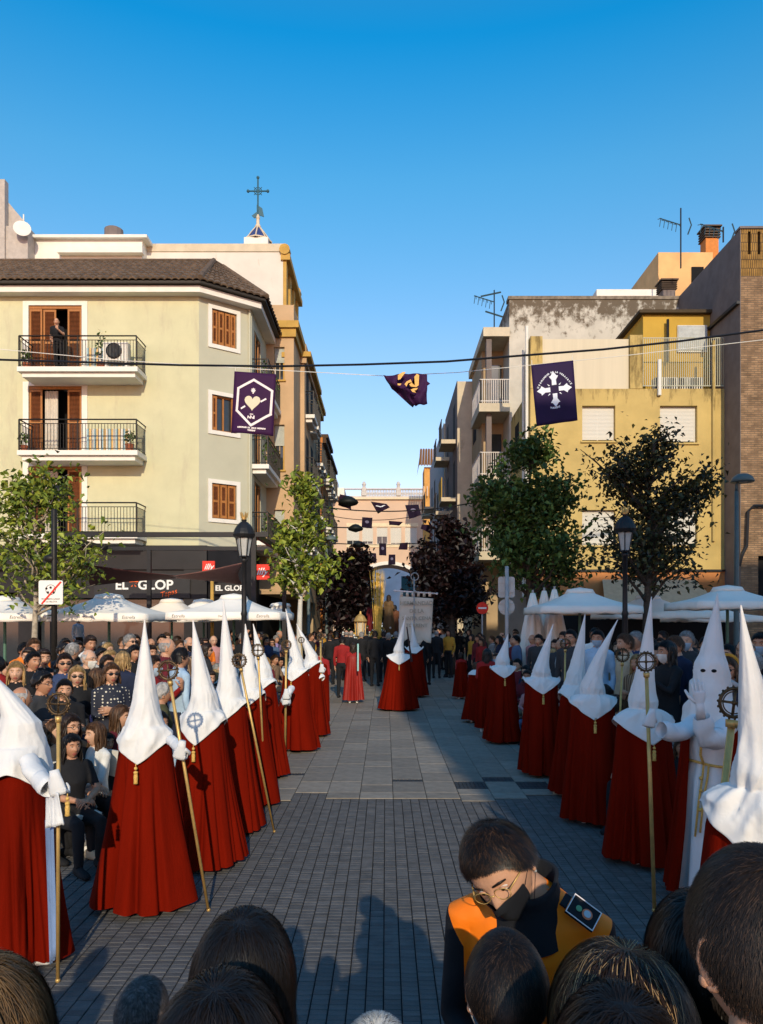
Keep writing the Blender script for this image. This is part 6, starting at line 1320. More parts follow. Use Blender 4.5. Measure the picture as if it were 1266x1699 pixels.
def staff(top, bottom, lab, r=.011, ring=.062, grp='gilded staffs with wheel crosses'):
    """top = centre of the emblem"""
    top, bottom = Vector(top), Vector(bottom); t = thing('processional_staff', lab, 'staff', bottom, group=grp); d = (top - bottom); L = d.length; d.normalize()
    g = MB(); g.tube([(0,0,0), d*(L-ring*1.3)], r, 10); g.tube([d*(L-ring*1.75), d*(L-ring*1.2)], [r*1.5, r*1.7], 10); g.sph((0,0,.01), r*1.4, 8, 6); g.obj('pole', M_gold, t, True)
    c = d*L; fwd = Vector((0,-1,0)); up = (d - fwd*d.dot(fwd)).normalized(); rt = up.cross(fwd)
    g = MB(); n = 32
    g.tube([c + rt*ring*math.cos(a) + up*ring*math.sin(a) for a in [2*math.pi*k/n for k in range(n+1)]], ring*.13, 8)
    g.tube([c + rt*ring*.78*math.cos(a) + up*ring*.78*math.sin(a) for a in [2*math.pi*k/n for k in range(n+1)]], ring*.05, 6)
    for k in range(18): a = 2*math.pi*k/18; g.sph(c + rt*ring*1.14*math.cos(a) + up*ring*1.14*math.sin(a), ring*.10, 6, 5)
    g.tube([c-rt*ring, c+rt*ring], ring*.10, 6); g.tube([c-up*ring, c+up*ring], ring*.10, 6); g.sph(c, ring*.2, 8, 6)
    g.obj('wheel_cross', M_bronze, t, True); return t
# ================================================================ THE PROCESSION
def loc_lean(wx, wy, rz): c, s = math.cos(R(-rz)), math.sin(R(-rz)); return (wx*c - wy*s, wx*s + wy*c)
def PN(cpx, base, tip, lab, rz=180, **kw):
    Y = GY(base) + .30; x = X(cpx, Y); tz = Z(tip[1], Y); lw = (X(tip[0], Y) - x, 0); seed = int(cpx)
    return penitent(cpx, Y, lab, tip_z=tz, lean=loc_lean(lw[0], 0, rz), rz=rz, seed=seed, **kw)
# left row
l0 = PN(34, 1630, (-22,1108), 'hooded figure at the far left edge turned sideways, hood leaning back out of the frame', rz=98, zs=1.19, vdepth=.20, curve=.2, hw=.30, hd=.30, sw=.24, tas=False)
l1 = PN(241, 1528, (240,1028), 'nearest upright hooded figure on the left, back turned, white hood hanging to a tasselled point', zs=1.25, vdepth=.18)
l2 = PN(337, 1452, (320,1028), 'hooded figure second in the left row with the shadow of a staff on the hood', rz=172, zs=1.26, vdepth=.21)
l3 = PN(379, 1390, (371,995), 'hooded figure third in the left row with the tallest white cone', rz=168, zs=1.29)
l4 = PN(414, 1345, (407,1035), 'hooded figure fourth in the left row, mostly hidden by the third', rz=160, zs=1.28, hw=.34)
l5 = PN(436, 1297, (420,1035), 'hooded figure fifth in the left row with hood tipped left', rz=150, zs=1.30, hw=.36)
l6 = PN(491, 1250, (474,1010), 'hooded figure sixth in the left row with a staff standing before its hood', rz=165, zs=1.33, hw=.38, sw=.23)
l7 = PN(517, 1225, (492,1035), 'hooded figure last in the left row, cone bent to the left', rz=140, zs=1.36, hw=.33, sw=.23)
# right row
r5 = PN(834, 1236, (843,1052), 'hooded figure furthest back in the right row', rz=182, zs=1.30, vdepth=.18, pinch=.8, hw=.33, sw=.23)
r4 = PN(898, 1292, (918,1035), 'hooded figure fourth in the right row with cone tipped right', rz=176, zs=1.31, pinch=.8, hw=.30, sw=.25, curve=.1)
r3 = PN(956, 1330, (971,1018), 'hooded figure third in the right row, half covered by its neighbour', rz=200, zs=1.24, pinch=.2, hw=.30, sw=.23)
r2 = PN(983, 1375, (1025,1028), 'hooded figure second in the right row with cone leaning far right', rz=172, zs=1.28, pinch=.7, hw=.33, sw=.25, curve=.25, crumple=1.3)
r1 = PN(1067, 1446, (1081,990), 'hooded figure first in the right row with broad shoulders behind a wheel cross staff', rz=186, zs=1.24, pinch=.9, hw=.34, sw=.27, hd=.32)
r0 = PN(1262, 1850, (1229,1004), 'nearest hooded figure cut by the right edge with a wrinkled white cone', rz=150, zs=1.23, pinch=.7, hw=.34, sw=.26, crumple=1.4, tas=False)
# centre pair
c1 = PN(662, 1181, (673,1020), 'hooded figure in the middle of the street with wide red cape', zs=1.28, vdepth=.2, pinch=.9, hw=.49, hd=.36, sw=.29)
c2 = PN(687, 1158, (683,1030), 'hooded figure half hidden behind the middle one, before the white banner', zs=1.38, pinch=.9, hw=.40, sw=.26, tas=False)
for p in (l6, l7): pass
# staffs of the left row
def at(px, py, Y): return (X(px, Y), Y, Z(py, Y))
staff(at(279,1112,5.05), (X(346,5.35), 5.35, 0), 'gilded staff leaning beside the nearest upright hooded figure on the left')
def gl(par, p, d=(0,0,-1), palm=(0,-1,0), s=1.1, curl=1.6, side=1):
    """glove at world point p, parented to figure par"""
    M = (Matrix.Translation(par.location) @ Matrix.Rotation(par.rotation_euler.z, 4, 'Z') @ Matrix.Scale(par.scale.x, 4)).inverted(); R3 = M.to_3x3()
    return grip(par, M @ Vector(p), R3 @ Vector(d), R3 @ Vector(palm), side, s, curl)
def slv(par, pts, rad, name='sleeve', m=None):
    M = (Matrix.Translation(par.location) @ Matrix.Rotation(par.rotation_euler.z, 4, 'Z') @ Matrix.Scale(par.scale.x, 4)).inverted(); return sleeve(par, [M @ Vector(p) for p in pts], rad, name, m)
gl(l1, at(301,1238,5.10), (-.2,.1,-.9), (.1,1,0), 1.15, 1.7, 1)
slv(l1, [at(284,1228,5.30), at(292,1236,5.22), at(299,1243,5.13)], [.035,.036,.034])
staff(at(97,1168,4.25), (X(96,4.3), 4.3, Z(1590,4.3)*0), 'gilded staff held upright at the far left', ring=.06)
gl(l0, at(92,1290,4.22), (.25,-.1,-1), (0,1,0), 1.25, 1.7, -1)
slv(l0, [at(45,1262,4.42), at(66,1292,4.34), at(84,1310,4.24)], [.055,.06,.055]); 
M0 = (Matrix.Translation(l0.location) @ Matrix.Rotation(l0.rotation_euler.z, 4, 'Z')).inverted()
def cloth_panel(par, Minv, quad, m, name, amp=.015, n=12):
    a, b, c, d = [Minv @ Vector(q) for q in quad]; rows = []
    for j in range(n+1):
        v = j/n; rows.append([a.lerp(b,i/n).lerp(d.lerp(c,i/n), v) + Vector((amp*math.sin(i*1.9)*v, amp*math.cos(i*1.3+1)*v, 0)) for i in range(n+1)])
    g = MB(); g.rings(rows, 0, False, False); o = g.obj(name, m, par, True); sd = o.modifiers.new('s','SOLIDIFY'); sd.thickness = .006; return o
cloth_panel(l0, M0, [at(78,1300,4.3), at(97,1316,4.18), at(104,1368,4.18), at(78,1374,4.3)], M_robe, 'sleeve_cuff')
cloth_panel(l0, M0, [at(76,1360,4.42), at(89,1362,4.36), at(94,1585,4.36), at(84,1600,4.42)], mat('bluish_robe', (.16,.24,.42), .8), 'robe_edge', .01)
tassel(l0, *(M0 @ Vector(at(112,1322,4.2))), .9).data.materials[0] = M_goldcord
staff(at(397,1096,6.95), (X(455,7.35), 7.35, 0), 'gilded staff leaning across the capes of the third and fourth left figures')
staff(at(428,1079,8.0), (X(441,8.6), 8.6, 0), 'gilded staff before the hood of the fifth left figure')
staff(at(475,1070,11.3), (X(473,11.5), 11.5, 0), 'gilded staff upright before the hood of the sixth left figure', r=.018, ring=.07)
gl(l6, at(475,1148,11.22), (0,-.1,-1), (0,1,0), 1.35, 1.5, 1); gl(l6, at(472,1158,11.25), (.2,-.1,-1), (0,1,0), 1.25, 1.5, -1)
slv(l6, [at(484,1140,11.5), at(478,1152,11.35), at(473,1166,11.28)], [.05,.06,.07])
staff(at(500,1062,12.9), (X(506,13), 13, 0), 'staff seen edge-on between the sixth and last left figures', ring=.05)
gl(l7, at(506,1116,12.9), (0,0,-1), (0,1,0), 1.2, 1.5)
staff(at(532,1056,13.4), (X(533,13.4), 13.4, 0), 'gilded staff held out beyond the last left figure', r=.016)
gl(l7, at(534,1106,13.36), (0,0,-1), (0,1,0), 1.3, 1.5); slv(l7, [at(524,1112,13.55), at(530,1118,13.45), at(535,1126,13.4)], [.05,.06,.06])
for f_, (px, py) in ((l4,(400,1152)), (l5,(436,1150))): 
    pass
# staffs of the right row
staff(at(1072,1098,5.45), (X(1086,5.34), 5.34, 0), 'gilded staff with wheel cross before the broad hooded figure on the right', r=.014, ring=.066)
staff(at(1218,1166,4.05), (X(1166,4.0), 4.0, .2), 'thick gilded staff leaning behind the wrinkled cone at the right edge', r=.020, ring=.078)
staff(at(1033,1087,7.9), (X(1022,8.0), 8.0, 0), 'gilded staff between the first and second right figures', ring=.066)
staff(at(938,1068,9.4), (X(935,9.5), 9.5, 0), 'gilded staff between the third and fourth right figures', ring=.06)
# frontal figure with eye holes
def rot2(v, a): c, s = math.cos(a), math.sin(a); return Vector((v[0]*c - v[1]*s, v[0]*s + v[1]*c, v[2]))
Yf = 5.62; fx = X(1180, Yf); rzf = -32; frt = thing('person', 'hooded figure facing the viewer, white robe, eye holes, gloved hand raised to the face', 'person', (fx, Yf, 0), R(rzf), 'hooded penitents in red capes')
Mf = (Matrix.Translation(frt.location) @ Matrix.Rotation(R(rzf), 4, 'Z')).inverted(); R3f = Mf.to_3x3()
cape_mesh(77, 1.42, .20, .15, .33, .31, a0=R(-90+38), a1=R(270-38), npl=15).obj('cape', M_cape, frt, True)
hood_mesh(78, Z(985,Yf), (.04,.03), 0.0, sw=.215, sdp=.17, zs=1.36, vdepth=.17, headz=1.78, headr=.112, neckz=1.50, crumple=1.1).obj('hood', M_hood, frt, True)
g = MB(); rows = []
rr = random.Random(5)
for j in range(26):
    v = j/25; z = lerp(1.42, .05, v); waist = math.exp(-((z-1.02)/.07)**2); r = lerp(.16, .21, v**1.3) - .025*waist
    rows.append([Vector((r*1.05*(1+(.02+.07*v)*math.sin(9*a+2*v)+.03*v*math.sin(17*a))*math.cos(a), r*.9*(1+(.02+.07*v)*math.sin(9*a+2*v))*math.sin(a), z)) for a in [2*math.pi*k/80 for k in range(80)]])
g.rings(rows, 0, False); g.obj('robe', M_robe, frt, True)
for sx in (-1,1):
    g = MB(); hc = Vector((sx*.038, -.128, Z(1113,5.5))); g.sph(hc, (.019,.010,.013), 14, 8); g.obj('eye_hole', M_dark, frt, True)
    link('shoe', SHOE, frt, loc=(sx*.1,-.05,0))
g = MB(); n = 40; g.tube([(.165*math.cos(a), .142*math.sin(a)-.004, 1.03+.012*math.sin(a*2)) for a in [2*math.pi*k/n for k in range(n+1)]], .010, 7)
for dx in (-.0, .035): g.tube([(dx-.03,-.150,1.03),(dx-.035,-.165,.95),(dx-.06,-.185,.75+dx),(dx-.08,-.21,.50+dx)], .0085, 6)
for zz in (.93,.84,.70): g.sph((-.045,-.172-(.93-zz)*.12,zz), .015, 8, 6)
g.tube([(-.03,-.152,1.03),(-.05,-.165,1.10),(-.045,-.17,1.20)], .010, 6); g.obj('rope_belt', M_goldcord, frt, True)
hp = Vector(at(1076,1196,5.30)); slv(frt, [at(1158,1200,5.55), at(1135,1212,5.45), at(1116,1216,5.38), at(1098,1212,5.34)], [.072,.068,.064,.060])
gl(frt, hp + Vector((.012,-.03,.05)), (-.25,-.1,-.95), (0,1,0), 1.12, 1.7, 1)
slv(frt, [at(1215,1195,5.5), at(1190,1225,5.35), at(1172,1225,5.24), at(1163,1188,5.20)], [.075,.075,.068,.060])
g = MB(); hand(g, orient(Mf @ Vector(at(1161,1168,5.15)), R3f @ Vector((-.12,-.05,1)), R3f @ Vector((.1,1,.1)), ), 0, .22, .13, 1.12, 1, 9); g.tube([Mf @ Vector(at(1163,1192,5.19)), Mf @ Vector(at(1162,1178,5.16)), Mf @ Vector(at(1161,1166,5.15))], [.034,.030,.030], 12); g.obj('gloved_hand', M_glove, frt, True)
# caped children
def caped(px, base, top_y, lab, hwp, rz=180, hair=('long','dark brown'), collar=False, capecol=None):
    Y = GY(base)+.15; H_ = Z(top_y, Y); s = H_/1.72; t = person((X(px,Y), Y, 0), R(rz), 'clasp', True, s, 'red', 'black', 1, hair, label=lab, shoe='white', group='caped children without hoods')
    hw = hwp*Y/F/s; g = cape_mesh(px, 1.42, .19, .14, hw, hw*.85, hem=.09); g.obj('cape', capecol or M_cape, t, True)
    if collar: g = MB(); g.lathe([(.06,1.50),(.12,1.47),(.20,1.40),(.21,1.36)], n=24, caps=False); g.obj('ruff', M_hood, t, True)
    return t
M_redbright = mat('bright_red_cape', (.25,.010,.005), .55, var=.12, scale=4)  # brighter red than the capes of the hooded figures
caped(586, 1167, 1066, 'girl with long dark hair in a bright red cape kneeling step left of centre', 17, 186, capecol=M_redbright)
person((X(568,20.2), 20.2, 0), R(175), 'stand', False, .98, 'red', 'black', 0, ('short','black'), label='person in loose red shirt and black trousers, back turned, behind the red caped girl')
caped(765, 1160, 1082, 'small dark haired child in a red cape on the right, nearest the centre', 15, 195, ('bob','black'))
caped(789, 1200, 1098, 'child in a red cape with a white ruff, right row', 24, 150, ('short','brown'), True)
caped(808, 1216, 1075, 'taller dark haired child in a red cape between the ruffed child and the hooded row', 19, 170, ('long','black'))
caped(531, 1205, 1072, 'caped child with dark hair behind the last left hooded figure', 16, 170, ('short','dark brown'))
t = thing('candle', 'pale turquoise candle held beside the red caped girl', 'candle', at(594,1100,18.5)); g = MB(); g.tube([(0,0,-.2),(0,0,.48)], .022, 8); g.obj('candle_stick', mat('turquoise_wax', (.35,.62,.58), .5), t)
# dark wooden cross carried by the middle figure
t = thing('wooden_cross', 'dark slender cross held over the shoulder of the middle hooded figure', 'cross', at(683,1098,16.6)); a = Vector(at(675,1040,16.6)) - Vector(at(683,1098,16.6)); g = MB(); g.tube([(0,0,0), a*.45, a], [.03,.022,.016], 6); g.tube([a*.22+Vector((-.14,0,.02)), a*.22+Vector((.15,0,.0))], .015, 6); g.obj('cross', mat('dark_wood', (.03,.012,.012), .5), t)
# white banner on its pole
YB = 21.6; t = thing('processional_banner', 'white processional banner with faint lettering on a tall pole', 'banner', (X(687,YB), YB, 0))
def bl(px, py, dy=0): v = Vector(at(px, py, YB)) - t.location; v.y += dy; return v
g = MB(); g.tube([(0,-.06,0), bl(687,958,-.06)], .022, 8); g.sph(bl(688,982,-.07), .05, 10, 8); g.tube([bl(688,957,-.06)+Vector((.11*math.cos(a),0,.11*math.sin(a))) for a in np.linspace(0,6.283,17)], .018, 5); g.obj('pole', M_steel, t, True)
g = MB(); g.tube([bl(655,980), bl(725,985)], .022, 8); g.sph(bl(655,980), .035, 8, 6); g.sph(bl(725,985), .035, 8, 6); g.obj('crossbar', M_printw, t, True)
rows = []
bot = [(661,1068),(668,1066),(676,1060),(684,1066),(690,1072),(697,1070),(702,1062),(708,1066),(715,1067)]
for j in range(19):
    v = j/18; rows.append([bl(lerp(663,719,i/8), lerp(989,993,i/8)).lerp(bl(*bot[i]), v) + Vector((0, .05*math.sin(i*1.1+v*2)*v, 0)) for i in range(9)])
g = MB(); g.rings(rows, 0, False, False); M_ban = mat('ivory_banner', (.62,.56,.47), .85, var=.05)
for i in range(6): x0, x1 = lerp(663,719,i/6+.02), lerp(663,719,i/6+.10); g.add([bl(x0,982,-.02), bl(x1,982,-.02), bl(x1,990,-.005), bl(x0,990,-.005)], [(0,1,2,3)])
o = g.obj('cloth', M_ban, t, True); sd = o.modifiers.new('s','SOLIDIFY'); sd.thickness = .006
M_faint = mat('faint_lettering', (.40,.35,.27), .85)
for s_, py, sz in (('HERMANDAD', 1002, .15), ('DE LA', 1013, .15), ('SANTA CENA', 1024, .14), ('TORRENT', 1036, .15), ('FUNDADA 1953', 1049, .11)): pass
for s_, py, sz in (('HERMANDAD', 1001, .155), ('DE LA', 1014, .155), ('SANTA CENA', 1026, .14), ('TORRENT', 1038, .14)):
    text(s_, sz, bl(691, py, -.09), (R(90),0,0), M_faint, t, ext=.001, bold=.004)
# the float: draped base, flowers, palms, figures, lantern
YF = 30.0; ft = thing('processional_float', 'float with white flowers and gilded trim under a sheaf of golden palms', 'float', (X(622,YF), YF, 0))
g = MB(); g.box(-1.1,1.25,-.6,2.2,.55,1.15); g.obj('draped_base', mat('dark_red_drape', (.05,.008,.010), .8), ft); g = MB(); g.box(-1.2,1.35,-.7,2.3,1.153,1.25); g.box(-1.15,1.3,-.65,-.605,.95,1.02); g.obj('gilded_trim', M_gold, ft)
g = MB(); rr = random.Random(11)
for _ in range(420): q = Vector((rr.gauss(.05,.45), rr.uniform(-.6,.3), 1.3+abs(rr.gauss(0,.24)))); g.sph(q, rr.uniform(.025,.05), 6, 4, rr.choice((0,0,1,2,2)))
g.obj('flowers', [mat('white_petals', (.62,.64,.62), .7), mat('yellow_petals', (.6,.38,.05), .7), LEAF_G[2]], ft, True, kind='stuff')
pm = thing('palm_sheaf', 'tall sheaf of golden palm fronds rising from the float', 'palm fronds', (X(626,29.2), 29.2, 1.45)); 
for k in range(40):
    g = MB(); a = rr.gauss(0,.5); b = rr.uniform(-.3,.3); H_ = Z(rr.uniform(940,962),29.2)-1.45; pts = [Vector((a*.10+a*.14*(t**1.6), b*t*.6, H_*t)) for t in [i/8 for i in range(9)]]
    g.tube(pts, [(.03,.014),(.04,.014),(.045,.014),(.05,.013),(.055,.013),(.05,.012),(.04,.01),(.025,.007),(.004,.002)], 6); g.obj('frond', mat('golden_palm', (.72,.48,.10), .6, var=.25, scale=10), pm, True)
def statue(px, Y, z0, H_, lab, robe, hairc='dark brown'):
    s = H_/1.7; t = thing('statue', lab, 'statue', (X(px,Y), Y, z0), R(165)); me, hz3 = BODY[('clasp', True)]; b = link('body', me, t); t.scale = (s,)*3
    for i, m in enumerate([robe, robe, SKINS[1], M_dark, robe, M_lip, M_eyew, M_iris, HAIRC[hairc]]): b.material_slots[i].link = 'OBJECT'; b.material_slots[i].material = m
    g = MB(); g.rings([[Vector((r*(1+.06*math.sin(9*a))*math.cos(a), r*.85*(1+.06*math.sin(9*a))*math.sin(a), z)) for a in [2*math.pi*k/36 for k in range(36)]] for z, r in ((1.2,.17),(.9,.19),(.5,.24),(.0,.30))]); g.obj('robe', robe, t, True); h = link('hair', HAIRM['long'][0], t, loc=(0,-.012,hz3)); h.material_slots[0].link = 'OBJECT'; h.material_slots[0].material = HAIRC[hairc]; return t
statue(617, 30.3, 1.25, 1.65, 'carved figure in deep red robe left of the golden palms', mat('deep_red_robe', (.16,.01,.01), .7)); statue(645, 30.0, 1.55, 1.6, 'carved figure with ochre mantle right of the golden palms', mat('ochre_robe', (.12,.07,.03), .7)); statue(655, 30.6, 1.25, 1.5, 'carved figure in brown robe behind the white banner', mat('brown_robe', (.12,.045,.02), .7))
t = thing('processional_lantern', 'gilded lantern with white top on the left side of the float', 'lantern', (X(598,27), 27, 1.55)); g = MB()
for k in range(6): a = k*math.pi/3; g.tube([(.17*math.cos(a),.17*math.sin(a),0),(.20*math.cos(a),.20*math.sin(a),.5)], .018, 5)
g.lathe([(.06,-.25),(.10,-.05),(.20,0),(.18,.02)], n=12); g.lathe([(.23,.5),(.26,.54),(.15,.72),(.05,.80),(.03,.9)], n=12); g.obj('frame', M_gold, t); g = MB(); g.lathe([(.14,.02),(.17,.49)], n=12, caps=False); g.obj('glass', mat('cream_glass', (.55,.48,.35), .4), t); g = MB(); g.tube([(0,0,-1.5),(0,0,-.2)], .03, 6); g.obj('stand', M_gold, t)
rr = random.Random(99)
for i in range(15):
    px = lerp(548, 722, i/14) + rr.uniform(-4,4); Y = rr.uniform(23.5, 28)
    if 566 < px < 600: Y = max(Y, 25)
    hair_ = rr.choice((('short','black'),('short','dark brown'),('balding','grey'),('short','grey')))
    person((X(px,Y), Y, 0), R(180+rr.uniform(-15,15)), 'stand', False, rr.uniform(.96,1.05), 'black', 'black', rr.randrange(3), hair_, label='black suited float bearer from behind, ' + ['leftmost','second from left','third from left','fourth from left','fifth from left','sixth from left','seventh from left','in the middle','seventh from right','sixth from right','fifth from right','fourth from right','third from right','second from right','rightmost'][i], group='black suited float bearers')

# ================================================================ THE CROWD
POS = []
def free(x, y, d=.36): return all((x-a)**2 + (y-b)**2 > d*d for a, b in POS)
for o in COL.objects:
    if o.get('category') == 'person': POS.append((o.location.x, o.location.y))
leftrow = [(l0,'leftmost hood'),(l1,'nearest left cone'),(l2,'second left cone'),(l3,'tallest left cone'),(l4,'fourth left cone'),(l5,'fifth left cone'),(l6,'sixth left cone'),(l7,'last left cone')]
rightrow = [(r0,'wrinkled right cone'),(frt,'hood with eye holes'),(r1,'broad right hood'),(r2,'leaning right cone'),(r3,'third right cone'),(r4,'fourth right cone'),(r5,'furthest right cone')]
def anchor(x, y, side):
    row = leftrow if side < 0 else rightrow; a = (x/y)*F + CX
    best = min(row, key=lambda r: abs((r[0].location.x/r[0].location.y)*F + CX - a)); rel = 'behind'
    d = a - ((best[0].location.x/best[0].location.y)*F + CX)
    return ('behind ' if abs(d) < 22 else ('right of ' if d > 0 else 'left of ')) + best[1]
NOUN = {True: 'woman', False: 'man'}
def describe(fem, hair, top, acc, pose, side, x, y, cap=False, sleeve=None):
    hk = {'short':'short','long':'long','bob':'bobbed','bun':'pinned','curly':'curly','balding':'thin','pony':'tied','fringe':'swept'}[hair[0]]
    p = {'sit':'seated','sitfold':'seated','stand':'standing','folded':'standing','clasp':'clasped hands','phone':'hand raised'}[pose]
    a = [{'sunglasses':'sunglasses','glasses':'glasses','face_mask':'face mask','cap':'cap'}[k] for k in acc]
    s = f"{NOUN[fem]}, {hk} {hair[1]} hair, {top} top" + (f", {a[-1]}" if a else '') + f", {p} {anchor(x, y, side)}"
    return s
def chair_at(x, y, rz, lab):
    t = thing('folding_chair', lab, 'chair', (x, y, 0), rz, 'folding chairs of the front rows')
    if not hasattr(chair_at, 'm'):
        g = MB(); g.box(-.2,.2,-.2,.2,.40,.43); chair_at.m = [('seat', g.mesh('seat',[M_whitep]))]
        g = MB(); g.box(-.2,.2,.19,.215,.60,.85); chair_at.m.append(('backrest', g.mesh('backrest',[M_whitep])))
        g = MB()
        for sx in (-1,1): g.tube([(sx*.2,-.22,0),(sx*.2,.2,.62),(sx*.2,.21,.85)], .011, 6); g.tube([(sx*.2,.22,0),(sx*.2,-.17,.42)], .011, 6)
        chair_at.m.append(('frame', g.mesh('frame',[M_steel])))
    for n_, me in chair_at.m: link(n_, me, t)
def put(px, Y, headpy, rz, pose='stand', fem=False, top='black', legs='black', skin=0, hair=('short','black'), acc=(), sleeve=None, lab='', maskc='white', x=None, shoe='black', chair=True, scale=None):
    x = X(px, Y) if x is None else x; hz4 = 1.582 - (.46 if pose.startswith('sit') else 0); s = scale or max(.55, min(1.15, Z(headpy, Y)/hz4)); POS.append((x, Y))
    t = person((x, Y, 0), R(rz), pose, fem, s, top, legs, skin, hair, acc, sleeve, shoe, uniq(lab, ['nearer the viewer','further back']), tilt=0, maskc=maskc)
    if pose.startswith('sit') and chair: chair_at(x - math.sin(R(rz))*.02, Y, R(rz), uniq(('folding chair under the ' + ' '.join(lab.split(',')[0].split()[:11])), ['nearer'])) 
    return t
dt = put(184,8.0,1118,38,'folded',True,'navy','black',0,('bob','brown'),('sunglasses',),'bare','woman in sunglasses and a white dotted navy blouse left of the nearest upright hood')
bo = [c for c in dt.children if c.name.startswith('body')][0]; bo.material_slots[0].material = CLOTH['dotted']; bo.material_slots[4].material = CLOTH['dotted']
put(107,8.6,1101,30,'stand',False,'dark blue','black',0,('short','dark brown'),('sunglasses',),None,'tall man in sunglasses and dark blue shirt at left')
put(128,8.1,1122,25,'stand',True,'black','black',2,('long','blonde'),('sunglasses',),None,'blonde woman in sunglasses and black top before the dark blue shirted man')
put(107,7.35,1145,28,'folded',True,'black','black',0,('pony','black'),(),'bare','woman in black sleeveless top with bare folded arms at left')
put(70,7.2,1135,75,'folded',True,'charcoal','black',1,('curly','black'),('glasses',),'bare','curly haired woman in glasses and dark green tee seen in profile at left')
put(33,6.5,1160,140,'stand',False,'brown','black',1,('balding','grey'),(),None,'balding grey haired man seen from behind above the sideways hood')
put(27,8.2,1115,20,'stand',True,'black','black',2,('long','blonde'),(),None,'fair haired woman looking at the viewer near the left edge')
put(160,8.5,1125,150,'stand',True,'mauve','black',0,('long','brown'),(),None,'woman with long brown hair in a mauve top, back turned')
put(203,9.4,1097,170,'stand',True,'navy','black',0,('bob','blonde'),(),None,'woman with ash blonde bob seen from behind')
put(146,9.3,1094,70,'stand',False,'black','black',2,('balding','grey'),('glasses','face_mask'),None,'balding man with white face mask and glasses, left crowd')
put(268,7.5,1152,120,'stand',True,'olive','black',1,('curly','grey'),(),None,'grey curly haired woman in olive brown jacket just right of the nearest upright hood')
put(298,8.9,1092,130,'stand',False,'pale blue','navy',1,('short','black'),(),None,'black haired man in a pale blue shirt with back turned, behind the second left hood')
put(276,9.9,1075,110,'stand',False,'burgundy','black',0,('balding','grey'),(),None,'man with bare crown between the first and second left cones')
put(252,8.6,1105,80,'phone',True,'red','black',1,('short','dark brown'),('face_mask',),None,'person in a red top with turquoise mask raising a hand left of the second hood',maskc='pale blue')
put(160,6.95,1218,-38,'sitfold',True,'white','black',2,('long','brown'),(),None,'girl with long brown hair and white top sitting and looking up')
put(115,6.85,1206,60,'sit',True,'charcoal','black',0,('bob','dark brown'),('glasses',),None,'seated woman in glasses and dark clothes with beige shoes',shoe='beige')
put(118,6.45,1238,45,'sitfold',True,'black','black',1,('long','black'),(),'bare','seated girl in black top with head bowed behind the left staff')
put(198,7.5,1190,80,'sit',True,'burgundy','black',0,('long','brown'),(),None,'seated girl in dark red jacket in profile left of the nearest upright hood')
put(58,6.7,1230,60,'sit',False,'black','black',0,('short','black'),(),None,'seated man in black below the curly haired woman')
put(262,7.2,1200,60,'sit',True,'pale blue','black',1,('bob','black'),(),None,'seated child in pale blue between the first two left hoods')
put(132,7.55,1200,62,'sit',True,'navy','denim blue',0,('bun','dark brown'),(),None,'seated woman with pinned hair in navy behind the girl in white',shoe='white')
put(176,7.25,1232,50,'sit',False,'charcoal','black',1,('short','dark brown'),(),None,'seated boy in charcoal against the nearest upright cape',shoe='white')
put(88,7.05,1215,66,'sitfold',True,'brown','black',2,('bob','brown'),(),None,'seated woman in brown top left of the gilded staff',shoe='white')
# right side named ones
hb = put(1208,7.1,1112,-38,'stand',True,'navy','black',0,('bob','brown'),('sunglasses',),None,'woman with mustard headband and sunglasses beside the wrinkled cone')
g = MB(); g.tube([head_pt(.55, a, .026) if False else Vector((.092*math.sin(a), .01, .02+.118*math.cos(a))) for a in np.linspace(-1.55,1.55,15)], [(.022,.008)]*15, 8, up=(0,1,0)); g.obj('headband', cloth('mustard'), hb, True, loc=(0,-.01,1.582))
g = MB(); g.tube([(.11*math.cos(a),.10*math.sin(a)+.0,1.44+.02*math.sin(3*a)-.03*math.sin(a)) for a in np.linspace(0,6.283,22)], .032, 8); g.obj('scarf', cloth('pale grey'), hb, True)
put(1238,8.2,1080,-60,'stand',False,'black','black',0,('balding','brown'),('glasses',),None,'ruddy man in glasses at the right edge behind the headband woman')
put(1262,8.8,1062,-40,'stand',True,'dark green','black',1,('short','black'),('face_mask',),None,'person with turquoise mask at the very right edge',maskc='pale blue')
put(1108,8.6,1082,-75,'phone',True,'black','black',1,('long','black'),('face_mask',),None,'black haired woman with pale mask and black coat right of the first right hood')
put(1122,9.6,1072,-70,'stand',False,'navy','black',0,('short','brown'),(),None,'brown haired man in navy suit behind the black coated woman')
put(1140,10.2,1062,-40,'stand',False,'charcoal','black',2,('short','grey'),('face_mask',),None,'grey haired man in a mask left of the viewer-facing hood',maskc='pale blue')
put(1039,10.0,1068,-80,'stand',False,'beige','brown',0,('short','brown'),(),None,'man in a beige jacket in profile right of the leaning cone')
put(1057,10.4,1064,-60,'stand',False,'dark blue','black',0,('short','grey'),(),None,'grey haired man in dark blue jacket beside the beige jacket')
put(992,11.5,1052,-30,'stand',True,'pale blue','black',1,('short','black'),('face_mask',),None,'woman with turquoise mask behind the third right hood',maskc='pale blue')
put(948,12.0,1050,-40,'stand',False,'charcoal','black',0,('short','black'),('glasses',),None,'tall dark haired man with glasses right of the fourth right hood')
put(988,13.5,1016,-20,'stand',False,'white','black',0,('short','black'),(),None,'child in white shirt lifted above the right crowd',scale=1.16)
